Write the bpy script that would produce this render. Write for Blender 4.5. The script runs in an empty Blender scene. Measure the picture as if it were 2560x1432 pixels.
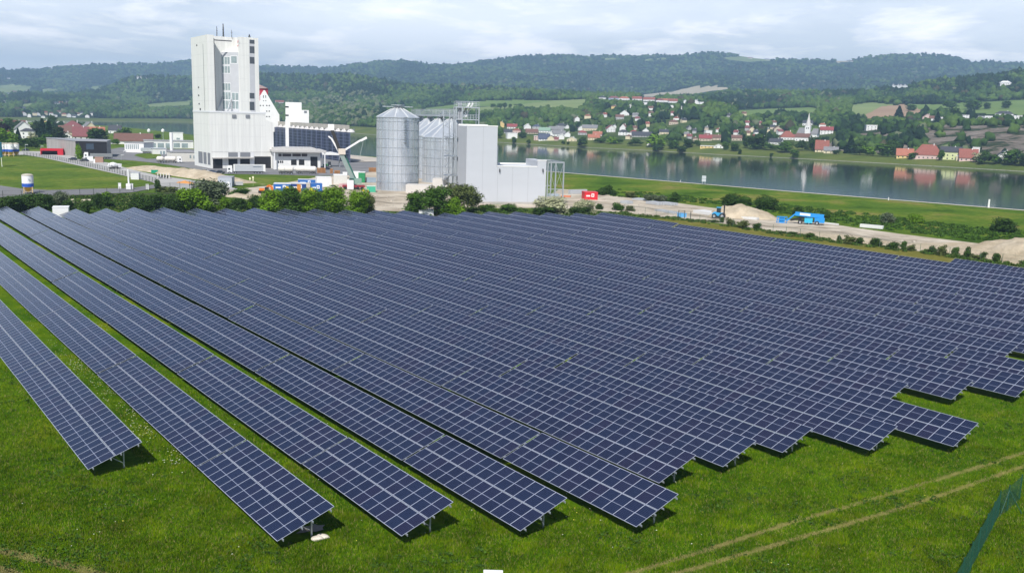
import bpy, math, random
import numpy as np
from mathutils import Vector, Matrix, noise as mnoise
random.seed(7); NR = np.random.default_rng(7)
SC = bpy.context.scene; COL = SC.collection
rad = math.radians
# ---------------------------------------------------------------- camera
CZ = 27.463
FPX = 2330.62                      # focal length in pixels of the 2560 px wide photograph
PITCH, ROLL = rad(10.1602), rad(1.58877)
_f = np.array([0, math.cos(PITCH), -math.sin(PITCH)])
_r0 = np.array([1., 0, 0]); _u0 = np.cross(_r0, _f)
_r = math.cos(ROLL)*_r0 + math.sin(ROLL)*_u0
_u = -math.sin(ROLL)*_r0 + math.cos(ROLL)*_u0
cam = bpy.data.objects.new('camera', bpy.data.cameras.new('camera')); COL.objects.link(cam)
cam.data.sensor_width = 36; cam.data.lens = FPX/2560*36
cam.data.clip_start = 1; cam.data.clip_end = 40000
cam.matrix_world = Matrix([[_r[0], _u[0], -_f[0], 0], [_r[1], _u[1], -_f[1], 0], [_r[2], _u[2], -_f[2], CZ], [0, 0, 0, 1]])
SC.camera = cam
# ---------------------------------------------------------------- light
SUN_EL, SUN_AZ = rad(48), rad(180+11)      # azimuth clockwise from +Y: behind the camera, a little to its left
sd = Vector((math.sin(SUN_AZ)*math.cos(SUN_EL), math.cos(SUN_AZ)*math.cos(SUN_EL), math.sin(SUN_EL)))
sun = bpy.data.objects.new('sun', bpy.data.lights.new('sun', 'SUN')); COL.objects.link(sun)
sun.data.energy = 4.7; sun.data.angle = rad(0.5); sun.data.color = (1, .96, .9)
sun.rotation_euler = (-sd).to_track_quat('-Z', 'Y').to_euler(); sun.location = (0, -50, 200)
W = bpy.data.worlds.new('World'); SC.world = W; W.use_nodes = True
nt = W.node_tree; nt.nodes.clear()
def nd(t, **k):
    n = nt.nodes.new(t)
    for a, b in k.items(): setattr(n, a, b)
    return n
wo = nd('ShaderNodeOutputWorld'); bg = nd('ShaderNodeBackground'); bg.inputs['Strength'].default_value = .1
sky = nd('ShaderNodeTexSky', sky_type='NISHITA', sun_disc=False, sun_elevation=SUN_EL, sun_rotation=SUN_AZ, altitude=250, air_density=1.0, dust_density=.8, ozone_density=1.2)
tc = nd('ShaderNodeTexCoord'); sep = nd('ShaderNodeSeparateXYZ'); nt.links.new(tc.outputs['Generated'], sep.inputs[0])
zz = nd('ShaderNodeMath', operation='MAXIMUM'); zz.inputs[1].default_value = 0.0; nt.links.new(sep.outputs[2], zz.inputs[0])
za = nd('ShaderNodeMath', operation='ADD'); za.inputs[1].default_value = .10; nt.links.new(zz.outputs[0], za.inputs[0])
dv = nd('ShaderNodeVectorMath', operation='DIVIDE'); cmb = nd('ShaderNodeCombineXYZ')
nt.links.new(tc.outputs['Generated'], dv.inputs[0])
for i in range(3): nt.links.new(za.outputs[0], cmb.inputs[i])
nt.links.new(cmb.outputs[0], dv.inputs[1])
def wnoise(scale, det, rough, off, dist=0.0):
    mp = nd('ShaderNodeMapping'); mp.inputs['Location'].default_value = off; nt.links.new(dv.outputs[0], mp.inputs[0])
    mp.inputs['Scale'].default_value = (1.0, .8, 0)
    n = nd('ShaderNodeTexNoise'); n.inputs['Scale'].default_value = scale; n.inputs['Detail'].default_value = det
    n.inputs['Roughness'].default_value = rough; n.inputs['Distortion'].default_value = dist; nt.links.new(mp.outputs[0], n.inputs['Vector'])
    return n
def wramp(src, stops):
    r = nd('ShaderNodeValToRGB'); e = r.color_ramp.elements
    while len(e) < len(stops): e.new(.5)
    for el, (p, c) in zip(e, stops): el.position = p; el.color = (*c, 1)
    nt.links.new(src, r.inputs[0]); return r
def wmix(fac, a, b, mode='MIX'):
    m = nd('ShaderNodeMix', data_type='RGBA', blend_type=mode)
    if hasattr(fac, 'is_linked') or hasattr(fac, 'links'): nt.links.new(fac, m.inputs[0])
    else: m.inputs[0].default_value = fac
    for s, i in ((a, 6), (b, 7)):
        if isinstance(s, tuple): m.inputs[i].default_value = (*s, 1)
        else: nt.links.new(s, m.inputs[i])
    return m.outputs[2]
# thin grey veil, with brighter heaps of cumulus in it and a few blue gaps
n1 = wnoise(.55, 8, .58, (3.1, 1.7, 0), .3); n2 = wnoise(1.5, 9, .6, (7.7, 2.2, 0), .2)
veil = wramp(n1.outputs[0], [(.40, (0, 0, 0)), (.58, (1, 1, 1))])
heap = wramp(n2.outputs[0], [(.49, (0, 0, 0)), (.66, (1, 1, 1))])
vs = nd('ShaderNodeMath', operation='MULTIPLY'); vs.inputs[1].default_value = .30; nt.links.new(veil.outputs[0], vs.inputs[0])
va = nd('ShaderNodeMath', operation='ADD'); va.inputs[1].default_value = .68; nt.links.new(vs.outputs[0], va.inputs[0])
zf = nd('ShaderNodeMapRange'); zf.inputs['From Min'].default_value = .10; zf.inputs['From Max'].default_value = .27; zf.inputs['To Min'].default_value = 1; zf.inputs['To Max'].default_value = .05; nt.links.new(zz.outputs[0], zf.inputs[0])
vm = nd('ShaderNodeMath', operation='MULTIPLY'); nt.links.new(va.outputs[0], vm.inputs[0]); nt.links.new(zf.outputs[0], vm.inputs[1])
skd = wmix(1.0, sky.outputs[0], (.62, .66, .78), 'MULTIPLY')
c1 = wmix(vm.outputs[0], skd, (11.9, 12.5, 13.4))
hs0 = nd('ShaderNodeMath', operation='MULTIPLY'); hs0.inputs[1].default_value = .8; nt.links.new(heap.outputs[0], hs0.inputs[0])
hs = nd('ShaderNodeMath', operation='MULTIPLY'); nt.links.new(hs0.outputs[0], hs.inputs[0]); nt.links.new(zf.outputs[0], hs.inputs[1])
c2 = wmix(hs.outputs[0], c1, (16.4, 15.9, 16.0))
nt.links.new(c2, bg.inputs['Color']); nt.links.new(bg.outputs[0], wo.inputs['Surface'])
SC.view_settings.view_transform = 'Standard'; SC.view_settings.look = 'None'; SC.view_settings.gamma = 1
SC.view_settings.exposure = 0.26
SC.render.engine = 'CYCLES'; SC.cycles.use_denoising = True; SC.cycles.sample_clamp_indirect = 2.5; SC.cycles.caustics_reflective = False; SC.cycles.caustics_refractive = False
SC.cycles.max_bounces = 6; SC.cycles.transparent_max_bounces = 16; SC.cycles.volume_bounces = 0
# ---------------------------------------------------------------- picture <-> world helpers
def ray(x, y): return _f + _r*((x-1280)/FPX) - _u*((y-716)/FPX)
def G(x, y, z=0.):
    d = ray(x, y); t = (z-CZ)/d[2]; return Vector((d[0]*t, d[1]*t, z))
def at(x, y, dist):                 # point on the ray at horizontal distance dist
    d = ray(x, y); t = dist/math.hypot(d[0], d[1]); return Vector((d[0]*t, d[1]*t, CZ+d[2]*t))
def proj(P):
    P = np.asarray(P, float) - np.array([0, 0, CZ]); z = P@_f
    return 1280+FPX*(P@_r)/z, 716-FPX*(P@_u)/z
def azim(x, y=400): d = ray(x, y); return math.atan2(d[0], d[1])
class Fr:                           # a frame standing on the ground: x along the front, y away, z up
    def __init__(s, o, ang): s.o = Vector(o); s.a = ang; s.x = Vector((math.cos(ang), math.sin(ang), 0)); s.y = Vector((-math.sin(ang), math.cos(ang), 0))
    def _hit(s, px, py, n, off):
        d = Vector(ray(px, py)); o = Vector((0, 0, CZ)); t = ((s.o-o).dot(n)+off)/d.dot(n); return o+d*t-s.o
    def front(s, px, py, y=0.): p = s._hit(px, py, s.y, y); return p.dot(s.x), p.z
    def side(s, px, py, x=0.): p = s._hit(px, py, s.x, x); return p.dot(s.y), p.z
    def w(s, x, y, z=0.): return s.o + s.x*x + s.y*y + Vector((0, 0, z))
def face(px, py, turn=0., z=0.): return Fr(G(px, py, z), -azim(px, py)+rad(turn))
# ---------------------------------------------------------------- mesh helpers
class MB:
    def __init__(s): s.v = []; s.f = []; s.m = []; s.uv = {}
    def add(s, vs, fs, mi=0):
        n = len(s.v); s.v += [tuple(v) for v in vs]; s.f += [[n+i for i in f] for f in fs]; s.m += [mi]*len(fs); return s
    def box(s, x0, x1, y0, y1, z0, z1, mi=0, M=None):
        vs = [(x, y, z) for z in (z0, z1) for y in (y0, y1) for x in (x0, x1)]
        if M is not None: vs = [M@Vector(v) for v in vs]
        return s.add(vs, [(0, 2, 3, 1), (4, 5, 7, 6), (0, 1, 5, 4), (1, 3, 7, 5), (3, 2, 6, 7), (2, 0, 4, 6)], mi)
    def prism(s, poly, z0, z1, mi=0, mt=None):
        n = len(poly); vs = [(p[0], p[1], z0) for p in poly]+[(p[0], p[1], z1) for p in poly]
        s.add(vs, [(i, (i+1) % n, n+(i+1) % n, n+i) for i in range(n)]+[tuple(range(n))[::-1]], mi)
        k = len(s.v)-n; s.f.append(list(range(k, k+n))); s.m.append(mi if mt is None else mt); return s
    def gable(s, prof, y0, y1, mi=0):          # profile in x,z pushed along y
        n = len(prof); vs = [(p[0], y0, p[1]) for p in prof]+[(p[0], y1, p[1]) for p in prof]
        return s.add(vs, [(i, (i+1) % n, n+(i+1) % n, n+i) for i in range(n)]+[tuple(range(n))[::-1], tuple(range(n, 2*n))], mi)
    def cyl(s, p0, p1, r0, r1=None, n=10, mi=0, cap=True):
        p0 = Vector(p0); p1 = Vector(p1); r1 = r0 if r1 is None else r1; a = (p1-p0).normalized()
        b = a.orthogonal().normalized(); c = a.cross(b); vs = []
        for p, r in ((p0, r0), (p1, r1)):
            vs += [p+(b*math.cos(2*math.pi*i/n)+c*math.sin(2*math.pi*i/n))*r for i in range(n)]
        fs = [(i, (i+1) % n, n+(i+1) % n, n+i) for i in range(n)]
        if cap: fs += [tuple(range(n))[::-1], tuple(range(n, 2*n))]
        return s.add(vs, fs, mi)
    def lathe(s, c, prof, n=24, mi=0, axis=None):   # prof: (radius, height) about vertical axis at c
        vs = []; k = len(prof)
        for r, z in prof: vs += [(c[0]+r*math.cos(2*math.pi*i/n), c[1]+r*math.sin(2*math.pi*i/n), c[2]+z) for i in range(n)]
        fs = [(j*n+i, j*n+(i+1) % n, (j+1)*n+(i+1) % n, (j+1)*n+i) for j in range(k-1) for i in range(n)]
        fs += [tuple(range(n))[::-1], tuple((k-1)*n+i for i in range(n))]
        return s.add(vs, fs, mi)
    def bar(s, p0, p1, w, h=None, mi=0):
        p0 = Vector(p0); p1 = Vector(p1); h = h or w; a = (p1-p0).normalized()
        up = Vector((0, 0, 1)) if abs(a.z) < .95 else Vector((1, 0, 0)); b = a.cross(up).normalized(); c = b.cross(a)
        vs = [p+b*(sx*w/2)+c*(sz*h/2) for p in (p0, p1) for sx, sz in ((-1, -1), (1, -1), (1, 1), (-1, 1))]
        return s.add(vs, [(0, 1, 5, 4), (1, 2, 6, 5), (2, 3, 7, 6), (3, 0, 4, 7), (3, 2, 1, 0), (4, 5, 6, 7)], mi)
    def quad(s, *p, mi=0): return s.add(p, [tuple(range(len(p)))], mi)
    def build(s, name, mats, parent=None, smooth=False, mesh=False):
        me = bpy.data.meshes.new(name); me.from_pydata(s.v, [], s.f)
        mats = mats if isinstance(mats, (list, tuple)) else [mats]
        for m in mats: me.materials.append(m)
        me.polygons.foreach_set('material_index', s.m)
        if smooth: me.polygons.foreach_set('use_smooth', [True]*len(s.f))
        me.update()
        if mesh: return me
        return put(name, me, parent)
def put(name, me, parent=None, loc=None, rot=None, scale=None):
    o = bpy.data.objects.new(name, me); COL.objects.link(o)
    if parent: o.parent = parent
    if loc is not None: o.location = loc
    if rot is not None: o.rotation_euler = rot
    if scale is not None: o.scale = scale if hasattr(scale, '__len__') else (scale,)*3
    return o
def tag(o, label, cat, group=None, kind=None):
    if label: o['label'] = label
    if cat: o['category'] = cat
    if group: o['group'] = group
    if kind: o['kind'] = kind
    return o
def thing(name, label, cat, loc=(0, 0, 0), rz=0., group=None):
    o = bpy.data.objects.new(name, None); COL.objects.link(o); o.location = loc; o.rotation_euler = (0, 0, rz); o.empty_display_size = .5
    return tag(o, label, cat, group)
def fthing(name, label, cat, fr, group=None): return thing(name, label, cat, fr.o, fr.a, group)
def copy_tree(o, parent=None):
    c = o.copy(); COL.objects.link(c)
    if parent: c.parent = parent
    for ch in list(o.children): copy_tree(ch, c)
    return c
def npmesh(name, V, F, mats, midx=None, smooth=False):
    me = bpy.data.meshes.new(name); V = np.asarray(V, np.float32); F = np.asarray(F, np.int32); k = F.shape[1]
    me.vertices.add(len(V)); me.vertices.foreach_set('co', V.ravel())
    me.loops.add(F.size); me.loops.foreach_set('vertex_index', F.ravel())
    me.polygons.add(len(F)); me.polygons.foreach_set('loop_start', np.arange(len(F), dtype=np.int32)*k)
    me.polygons.foreach_set('loop_total', np.full(len(F), k, np.int32))
    for m in (mats if isinstance(mats, (list, tuple)) else [mats]): me.materials.append(m)
    if midx is not None: me.polygons.foreach_set('material_index', np.asarray(midx, np.int32))
    if smooth: me.polygons.foreach_set('use_smooth', np.ones(len(F), bool))
    me.update(calc_edges=True); me.validate(); return me
# ---------------------------------------------------------------- materials
_M = {}
def lin(c):      # sRGB 0..255 -> linear
    return tuple(((v/255)/12.92 if v/255 <= .04045 else ((v/255+.055)/1.055)**2.4) for v in c)
def mat(name, col, rough=.7, metal=0., var=.15, scale=3., bump=0., bscale=20., spec=.4, detail=4, stretch=None, alpha=None):
    if name in _M: return _M[name]
    m = bpy.data.materials.new(name); m.use_nodes = True; t = m.node_tree; b = t.nodes['Principled BSDF']
    b.inputs['Roughness'].default_value = rough; b.inputs['Metallic'].default_value = metal; b.inputs['Specular IOR Level'].default_value = spec
    b.inputs['Base Color'].default_value = (*col, 1)
    if var or bump:
        c = t.nodes.new('ShaderNodeTexCoord'); mp = t.nodes.new('ShaderNodeMapping'); t.links.new(c.outputs['Object'], mp.inputs[0])
        if stretch: mp.inputs['Scale'].default_value = stretch
    if var:
        n = t.nodes.new('ShaderNodeTexNoise'); n.inputs['Scale'].default_value = scale; n.inputs['Detail'].default_value = detail; n.inputs['Roughness'].default_value = .65
        t.links.new(mp.outputs[0], n.inputs['Vector']); r = t.nodes.new('ShaderNodeValToRGB'); e = r.color_ramp.elements
        e[0].position = .3; e[1].position = .7
        e[0].color = (*[max(0, v*(1-var)) for v in col], 1); e[1].color = (*[min(1, v*(1+var)) for v in col], 1)
        t.links.new(n.outputs[0], r.inputs[0]); t.links.new(r.outputs[0], b.inputs['Base Color'])
    if bump:
        n2 = t.nodes.new('ShaderNodeTexNoise'); n2.inputs['Scale'].default_value = bscale; n2.inputs['Detail'].default_value = 5; t.links.new(mp.outputs[0], n2.inputs['Vector'])
        bp = t.nodes.new('ShaderNodeBump'); bp.inputs['Strength'].default_value = bump; t.links.new(n2.outputs[0], bp.inputs['Height']); t.links.new(bp.outputs[0], b.inputs['Normal'])
    if alpha is not None: b.inputs['Alpha'].default_value = alpha
    _M[name] = m; return m
def mixmat(name, stops, scale, rough=.9, bump=.5, bscale=1.5, scale2=None, stops2=None, dist=.4, coord='Object', attr=None, attrcol=None, trans=0.):
    """ground-like material: two octave sets of noise through colour ramps, optional attribute mask"""
    if name in _M: return _M[name]
    m = bpy.data.materials.new(name); m.use_nodes = True; t = m.node_tree; b = t.nodes['Principled BSDF']
    b.inputs['Roughness'].default_value = rough; b.inputs['Specular IOR Level'].default_value = .04
    c = t.nodes.new('ShaderNodeTexCoord')
    def rp(sc, st, det=8):
        n = t.nodes.new('ShaderNodeTexNoise'); n.inputs['Scale'].default_value = sc; n.inputs['Detail'].default_value = det; n.inputs['Roughness'].default_value = .62; n.inputs['Distortion'].default_value = dist
        t.links.new(c.outputs[coord], n.inputs['Vector']); r = t.nodes.new('ShaderNodeValToRGB'); e = r.color_ramp.elements
        while len(e) < len(st): e.new(.5)
        for el, (p, cc) in zip(e, st): el.position = p; el.color = (*cc, 1)
        t.links.new(n.outputs[0], r.inputs[0]); return r.outputs[0]
    out = rp(scale, stops)
    if stops2:
        o2 = rp(scale2, stops2); mx = t.nodes.new('ShaderNodeMix'); mx.data_type = 'RGBA'; mx.blend_type = 'MULTIPLY'; mx.inputs[0].default_value = 1
        t.links.new(out, mx.inputs[6]); t.links.new(o2, mx.inputs[7]); out = mx.outputs[2]
    if attr:
        a = t.nodes.new('ShaderNodeAttribute'); a.attribute_name = attr; mx = t.nodes.new('ShaderNodeMix'); mx.data_type = 'RGBA'
        t.links.new(a.outputs['Fac'], mx.inputs[0]); t.links.new(out, mx.inputs[6]); mx.inputs[7].default_value = (*attrcol, 1); out = mx.outputs[2]
    t.links.new(out, b.inputs['Base Color'])
    if bump:
        n2 = t.nodes.new('ShaderNodeTexNoise'); n2.inputs['Scale'].default_value = bscale; n2.inputs['Detail'].default_value = 8; n2.inputs['Roughness'].default_value = .7; t.links.new(c.outputs[coord], n2.inputs['Vector'])
        bp = t.nodes.new('ShaderNodeBump'); bp.inputs['Strength'].default_value = bump; bp.inputs['Distance'].default_value = .6/bscale; t.links.new(n2.outputs[0], bp.inputs['Height']); t.links.new(bp.outputs[0], b.inputs['Normal'])
    _M[name] = m; return m
white = mat('white_paint', (.80, .80, .78), .6, var=.05, scale=.3)
white2 = mat('white_render', (.74, .74, .72), .8, var=.06, scale=.5)
steel = mat('galvanised_steel', (.52, .55, .58), .42, .7, .08, 2)
dsteel = mat('dark_steel', (.07, .075, .08), .5, .4)
tyre = mat('tyre_rubber', (.02, .02, .02), .8)
glass = mat('window_glass', (.03, .04, .05), .12, 0, .3, 1, spec=.8)
blackm = mat('black_plastic', (.012, .012, .014), .6)
concrete = mat('concrete', (.42, .40, .37), .9, var=.12, scale=.6)
# ---------------------------------------------------------------- ground, river, hills
WZ = -4.0
def pip(px, py, poly):
    x = np.asarray(px); y = np.asarray(py); ins = np.zeros(x.shape, bool); n = len(poly); j = n-1
    for i in range(n):
        xi, yi = poly[i]; xj, yj = poly[j]
        c = ((yi > y) != (yj > y)) & (x < (xj-xi)*(y-yi)/((yj-yi) or 1e-9)+xi); ins ^= c; j = i
    return ins
g_lawn = [(.30, (.026, .072, .002)), (.42, (.050, .120, .002)), (.54, (.088, .158, .003)), (.68, (.150, .190, .006))]
g_det = [(.30, (.62, .66, .6)), (.5, (.98, 1, .95)), (.70, (1.35, 1.28, 1.2))]
M_LAWN = mixmat('lawn_grass', g_lawn, .11, bump=.9, bscale=2.6, scale2=1.7, stops2=g_det, attr='dry', attrcol=(.26, .235, .072))
M_MEAD = mixmat('meadow_grass', [(.32, (.060, .115, .014)), (.5, (.105, .165, .020)), (.66, (.160, .195, .032)), (.78, (.21, .21, .06))], .035, bump=.7, bscale=.5, scale2=.35, stops2=g_det)
M_LEVEE = mixmat('levee_grass', [(.34, (.046, .100, .009)), (.46, (.090, .165, .014)), (.56, (.150, .195, .024)), (.64, (.25, .21, .07)), (.70, (.12, .17, .02))], .035, bump=1, bscale=.6, scale2=.5, stops2=g_det)
M_DRY = mixmat('dry_grass', [(.3, (.115, .120, .022)), (.55, (.165, .155, .034)), (.75, (.21, .175, .055))], .12, bump=.6, bscale=1.2, scale2=.8, stops2=g_det)
M_SCRUB = mixmat('scrub_ground', [(.32, (.034, .072, .010)), (.5, (.066, .118, .014)), (.66, (.11, .145, .028)), (.8, (.22, .19, .09))], .09, bump=1, bscale=.8, scale2=.5, stops2=g_det)
M_SAND = mixmat('construction_sand', [(.28, (.36, .30, .22)), (.5, (.50, .44, .35)), (.7, (.62, .56, .46))], .08, bump=.6, bscale=.7, scale2=.16, stops2=[(.36, (.70, .68, .66)), (.5, (.97, .96, .95)), (.7, (1.08, 1.08, 1.07))])
M_PILE = mixmat('gravel_heap', [(.28, (.40, .33, .23)), (.5, (.54, .46, .34)), (.72, (.64, .56, .43))], .25, bump=1, bscale=1.3, scale2=.35, stops2=[(.3, (.8, .8, .78)), (.7, (1.08, 1.06, 1.05))])
M_ASPH = mixmat('asphalt', [(.3, (.17, .17, .175)), (.6, (.23, .23, .235)), (.8, (.28, .275, .27))], .06, bump=.2, bscale=2)
M_CONC = mixmat('concrete_road', [(.3, (.36, .355, .34)), (.6, (.44, .43, .41)), (.8, (.50, .49, .46))], .1, bump=.2, bscale=2)
M_PATH = mixmat('gravel_path', [(.3, (.42, .40, .33)), (.7, (.58, .55, .46))], .3, bump=.3, bscale=2)
# waterline of the far bank and edge of the near bank, measured in the photograph
FAR_W = [(-700, 296), (-200, 299), (0, 301), (245, 303.5), (480, 306), (700, 320), (885, 334), (1000, 341), (1250, 356.5), (1453, 368.5), (1645, 377.5), (1780, 386), (1963, 395), (2206, 408.5), (2560, 429), (3100, 462)]
NEAR_W = [(-900, 303), (-300, 303), (120, 306), (300, 317), (480, 337), (700, 366), (880, 388), (1000, 397), (1245, 417.5), (1420, 432), (1700, 455), (2000, 480), (2560, 525), (3200, 577)]
near_edge = [G(x, y, 0) for x, y in NEAR_W]
# base ground sheet: everything on the near side of the river
gp = [(p.x, p.y) for p in near_edge]
gp = gp + [(1500, 100), (1200, -1500), (-1800, -1500), (-5200, 1500)]
gv = [(x, y, 0) for x, y in gp]
from mathutils.geometry import tessellate_polygon
tri = tessellate_polygon([[Vector(v) for v in gv]])
o = put('ground', npmesh('ground', gv, [t for t in tri], M_MEAD)); tag(o, None, None, kind='structure')
mb = MB()                                              # river bank falling to the water
for a, b in zip(near_edge, near_edge[1:]):
    n = (b-a).cross(Vector((0, 0, 1))).normalized(); n = n if n.y > 0 else -n
    mb.quad(a, b, b+n*12+Vector((0, 0, WZ-1)), a+n*12+Vector((0, 0, WZ-1)))
o = mb.build('river_bank', M_CONC); tag(o, None, None, kind='structure')
_lay = [0]
def patch(name, pts, m, z=None, kind='structure'):
    _lay[0] += 1; z = .03+.012*_lay[0] if z is None else z
    vs = [G(x, y, z) for x, y in pts]; tri = tessellate_polygon([vs])
    o = put(name, npmesh(name, vs, tri, m)); return tag(o, None, None, kind=kind)
def strip(name, pts, w, m, z=None, kind='structure', off=0.):
    """flat strip of width w metres along picture points"""
    _lay[0] += 1; z = .03+.012*_lay[0] if z is None else z; P = [G(x, y, z) for x, y in pts]; mb = MB(); L = []
    for i, p in enumerate(P):
        t = (P[min(i+1, len(P)-1)]-P[max(i-1, 0)]).normalized(); n = Vector((-t.y, t.x, 0)); L.append((p+n*(off-w/2), p+n*(off+w/2)))
    for (a, b), (c, d) in zip(L, L[1:]): mb.quad(a, c, d, b)
    o = mb.build(name, m); return tag(o, None, None, kind=kind) if kind else o
patch('levee', [(1380, 440), (1420, 433), (1700, 456), (2000, 481), (2560, 526), (3200, 578), (3200, 700), (2560, 622), (2330, 592), (2100, 560), (1950, 545), (1850, 520), (1700, 505), (1500, 487), (1400, 470), (1372, 455)], M_LEVEE)
patch('dry_grass', [(1500, 541), (1600, 540), (1700, 548), (1800, 562), (1900, 577), (2100, 602), (2300, 628), (2560, 668), (3000, 735), (3000, 790), (2560, 700), (2380, 672), (2000, 600), (1700, 570), (1500, 545)], M_DRY)
patch('scrub', [(-200, 495), (0, 494), (100, 491), (200, 489), (330, 484), (430, 478), (520, 478), (560, 487), (650, 500), (760, 500), (900, 515), (1000, 528), (1050, 527), (1200, 519), (1400, 522), (1560, 530), (1660, 545), (1500, 575), (1000, 575), (500, 560), (0, 560), (-200, 560)], M_SCRUB)
patch('sand', [(520, 478), (600, 472), (690, 462), (780, 444), (830, 440), (900, 436), (940, 425), (1140, 428), (1160, 470), (1165, 495), (1240, 512), (1340, 507), (1372, 490), (1400, 472), (1450, 477), (1560, 493), (1640, 500), (1760, 517), (1850, 528), (1950, 548), (2050, 556), (2150, 571), (2260, 586), (2350, 597), (2560, 622), (2700, 640), (2700, 690), (2560, 664), (2400, 640), (2250, 622), (2100, 603), (1950, 580), (1800, 558), (1700, 546), (1640, 541), (1560, 532), (1440, 524), (1350, 520), (1180, 520), (1010, 529), (940, 527), (900, 518), (760, 505), (640, 503), (580, 492)], M_SAND)
patch('asphalt_yard', [(255, 377), (300, 369), (470, 373), (700, 392), (900, 394), (946, 398), (950, 408), (943, 428), (880, 438), (800, 440), (700, 437), (560, 435), (500, 425), (470, 420), (400, 409), (330, 401.5), (262, 398), (225, 391)], M_ASPH)
patch('grass_island', [(335, 389), (343, 385), (372, 383), (400, 384), (404, 393), (392, 397), (365, 397)], M_MEAD)
patch('sloping_lawn', [(283, 400), (330, 402), (400, 410), (470, 421), (560, 436), (700, 439), (800, 441), (770, 447), (690, 461), (600, 471), (545, 462), (500, 450), (440, 434), (360, 417), (300, 408)], M_MEAD)
patch('concrete_road', [(-120, 384), (60, 378), (125, 379), (190, 388), (262, 405), (330, 424), (400, 440), (470, 449), (520, 457), (600, 473), (520, 479), (450, 478), (405, 470), (380, 455), (300, 437), (200, 415), (110, 395), (60, 387), (-120, 392)], M_CONC)
patch('service_road', [(-300, 462), (0, 464), (50, 471), (120, 475), (330, 470), (390, 461), (400, 468), (330, 481), (200, 488), (100, 490), (0, 493), (-300, 494)], M_ASPH)
strip('railway_track', [(-60, 488), (150, 487.5), (300, 486.5), (480, 481.5)], 1.6, mat('rail_ballast', (.10, .085, .07), .9, var=.3))
strip('riverside_path', [(x, y+.6) for x, y in NEAR_W[7:]], 3.4, M_PATH)
rutm = mat('rut_earth', (.34, .29, .22), .95, var=.3, scale=.5)
for o_ in (-.9, .9): strip('wheel_rut', [(1390, 505), (1460, 506), (1560, 513), (1680, 527), (1800, 548), (1930, 566), (2080, 577), (2240, 603), (2400, 628)], .45, rutm, off=o_); strip('wheel_rut', [(930, 500), (980, 508), (1100, 509), (1180, 503)], .5, rutm, off=o_); strip('wheel_rut', [(700, 488), (800, 492), (900, 497), (990, 492)], .5, rutm, off=o_)
strip('quay_apron', [(700, 378), (880, 398), (950, 404)], 42, mat('quay_concrete', (.50, .45, .38), .9, var=.14, scale=.05), off=6)
# water
def water_mat():
    m = bpy.data.materials.new('river_water'); m.use_nodes = True; t = m.node_tree; b = t.nodes['Principled BSDF']
    b.inputs['Base Color'].default_value = (.022, .038, .034, 1); b.inputs['Roughness'].default_value = .06; b.inputs['Specular IOR Level'].default_value = .5; b.inputs['IOR'].default_value = 1.33
    c = t.nodes.new('ShaderNodeTexCoord'); mp = t.nodes.new('ShaderNodeMapping'); mp.inputs['Scale'].default_value = (.12, .12, .12); t.links.new(c.outputs['Object'], mp.inputs[0])
    n = t.nodes.new('ShaderNodeTexNoise'); n.inputs['Scale'].default_value = 1.0; n.inputs['Detail'].default_value = 6; n.inputs['Roughness'].default_value = .6; t.links.new(mp.outputs[0], n.inputs['Vector'])
    bp = t.nodes.new('ShaderNodeBump'); bp.inputs['Strength'].default_value = .5; bp.inputs['Distance'].default_value = .06; t.links.new(n.outputs[0], bp.inputs['Height']); t.links.new(bp.outputs[0], b.inputs['Normal']); return m
mb = MB(); mb.quad((-9000, 200, WZ), (4000, 200, WZ), (4000, 9000, WZ), (-9000, 9000, WZ)); o = mb.build('river', water_mat()); tag(o, None, None, kind='structure')
# far terrain from picture contours: (x, y) of the bare ground, with horizontal distances
NA = 760
AZ = np.linspace(azim(-640), azim(3040), NA)
wd = []; wa = []
for x, y in FAR_W: p = G(x, y, WZ); wa.append(math.atan2(p.x, p.y)); wd.append(math.hypot(p.x, p.y))
wo_ = np.argsort(wa); D0 = np.interp(AZ, np.array(wa)[wo_], np.array(wd)[wo_])
D0 = np.convolve(np.pad(D0, 12, 'edge'), np.ones(25)/25, 'valid')
def contour(pts, dist):
    """pts: picture points; dist: distance array over AZ -> height array over AZ"""
    a = []; zz_ = []
    for x, y in pts:
        d = ray(x, y); az = math.atan2(d[0], d[1]); dd = np.interp(az, AZ, dist); a.append(az); zz_.append(CZ+d[2]/math.hypot(d[0], d[1])*dd)
    return np.interp(AZ, a, zz_)
xs_ = lambda *k: list(k)
DC = [D0-6, D0, D0+34, D0+130, D0+360, D0+720, D0+1200, D0+1900, D0+2700, np.maximum(D0+3300, 4400), np.maximum(D0+4500, 5900), np.maximum(D0+5300, 6800)]
L0 = [(-640, 270), (0, 279), (480, 292)]
C2 = [(-640, 292), (0, 297), (245, 300), (480, 302.5), (700, 316), (885, 327), (1000, 334), (1250, 347), (1453, 357), (1645, 366), (1780, 371), (1963, 383), (2206, 393), (2560, 409.5), (3040, 436)]
C3 = [(-640, 288), (0, 293), (245, 296), (480, 298), (700, 310), (885, 316), (1000, 322), (1250, 334), (1453, 346), (1645, 353), (1780, 358), (1963, 362), (2060, 372), (2110, 378), (2206, 384), (2400, 393), (2560, 400), (3040, 424)]
C4 = [(-640, 282), (0, 286), (245, 285), (480, 285), (700, 290), (885, 296), (1000, 302), (1250, 318), (1453, 326), (1645, 330), (1780, 330), (1963, 340), (2060, 338), (2110, 334), (2206, 326), (2400, 318), (2560, 318), (3040, 330)]
C5 = [(-640, 268), (0, 272), (245, 270), (480, 264), (700, 268), (885, 278), (1050, 290), (1250, 286), (1453, 284), (1540, 274), (1645, 268), (1770, 268), (1900, 292), (1963, 300), (2060, 298), (2110, 296), (2206, 298), (2400, 298), (2560, 298), (3040, 300)]
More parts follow.
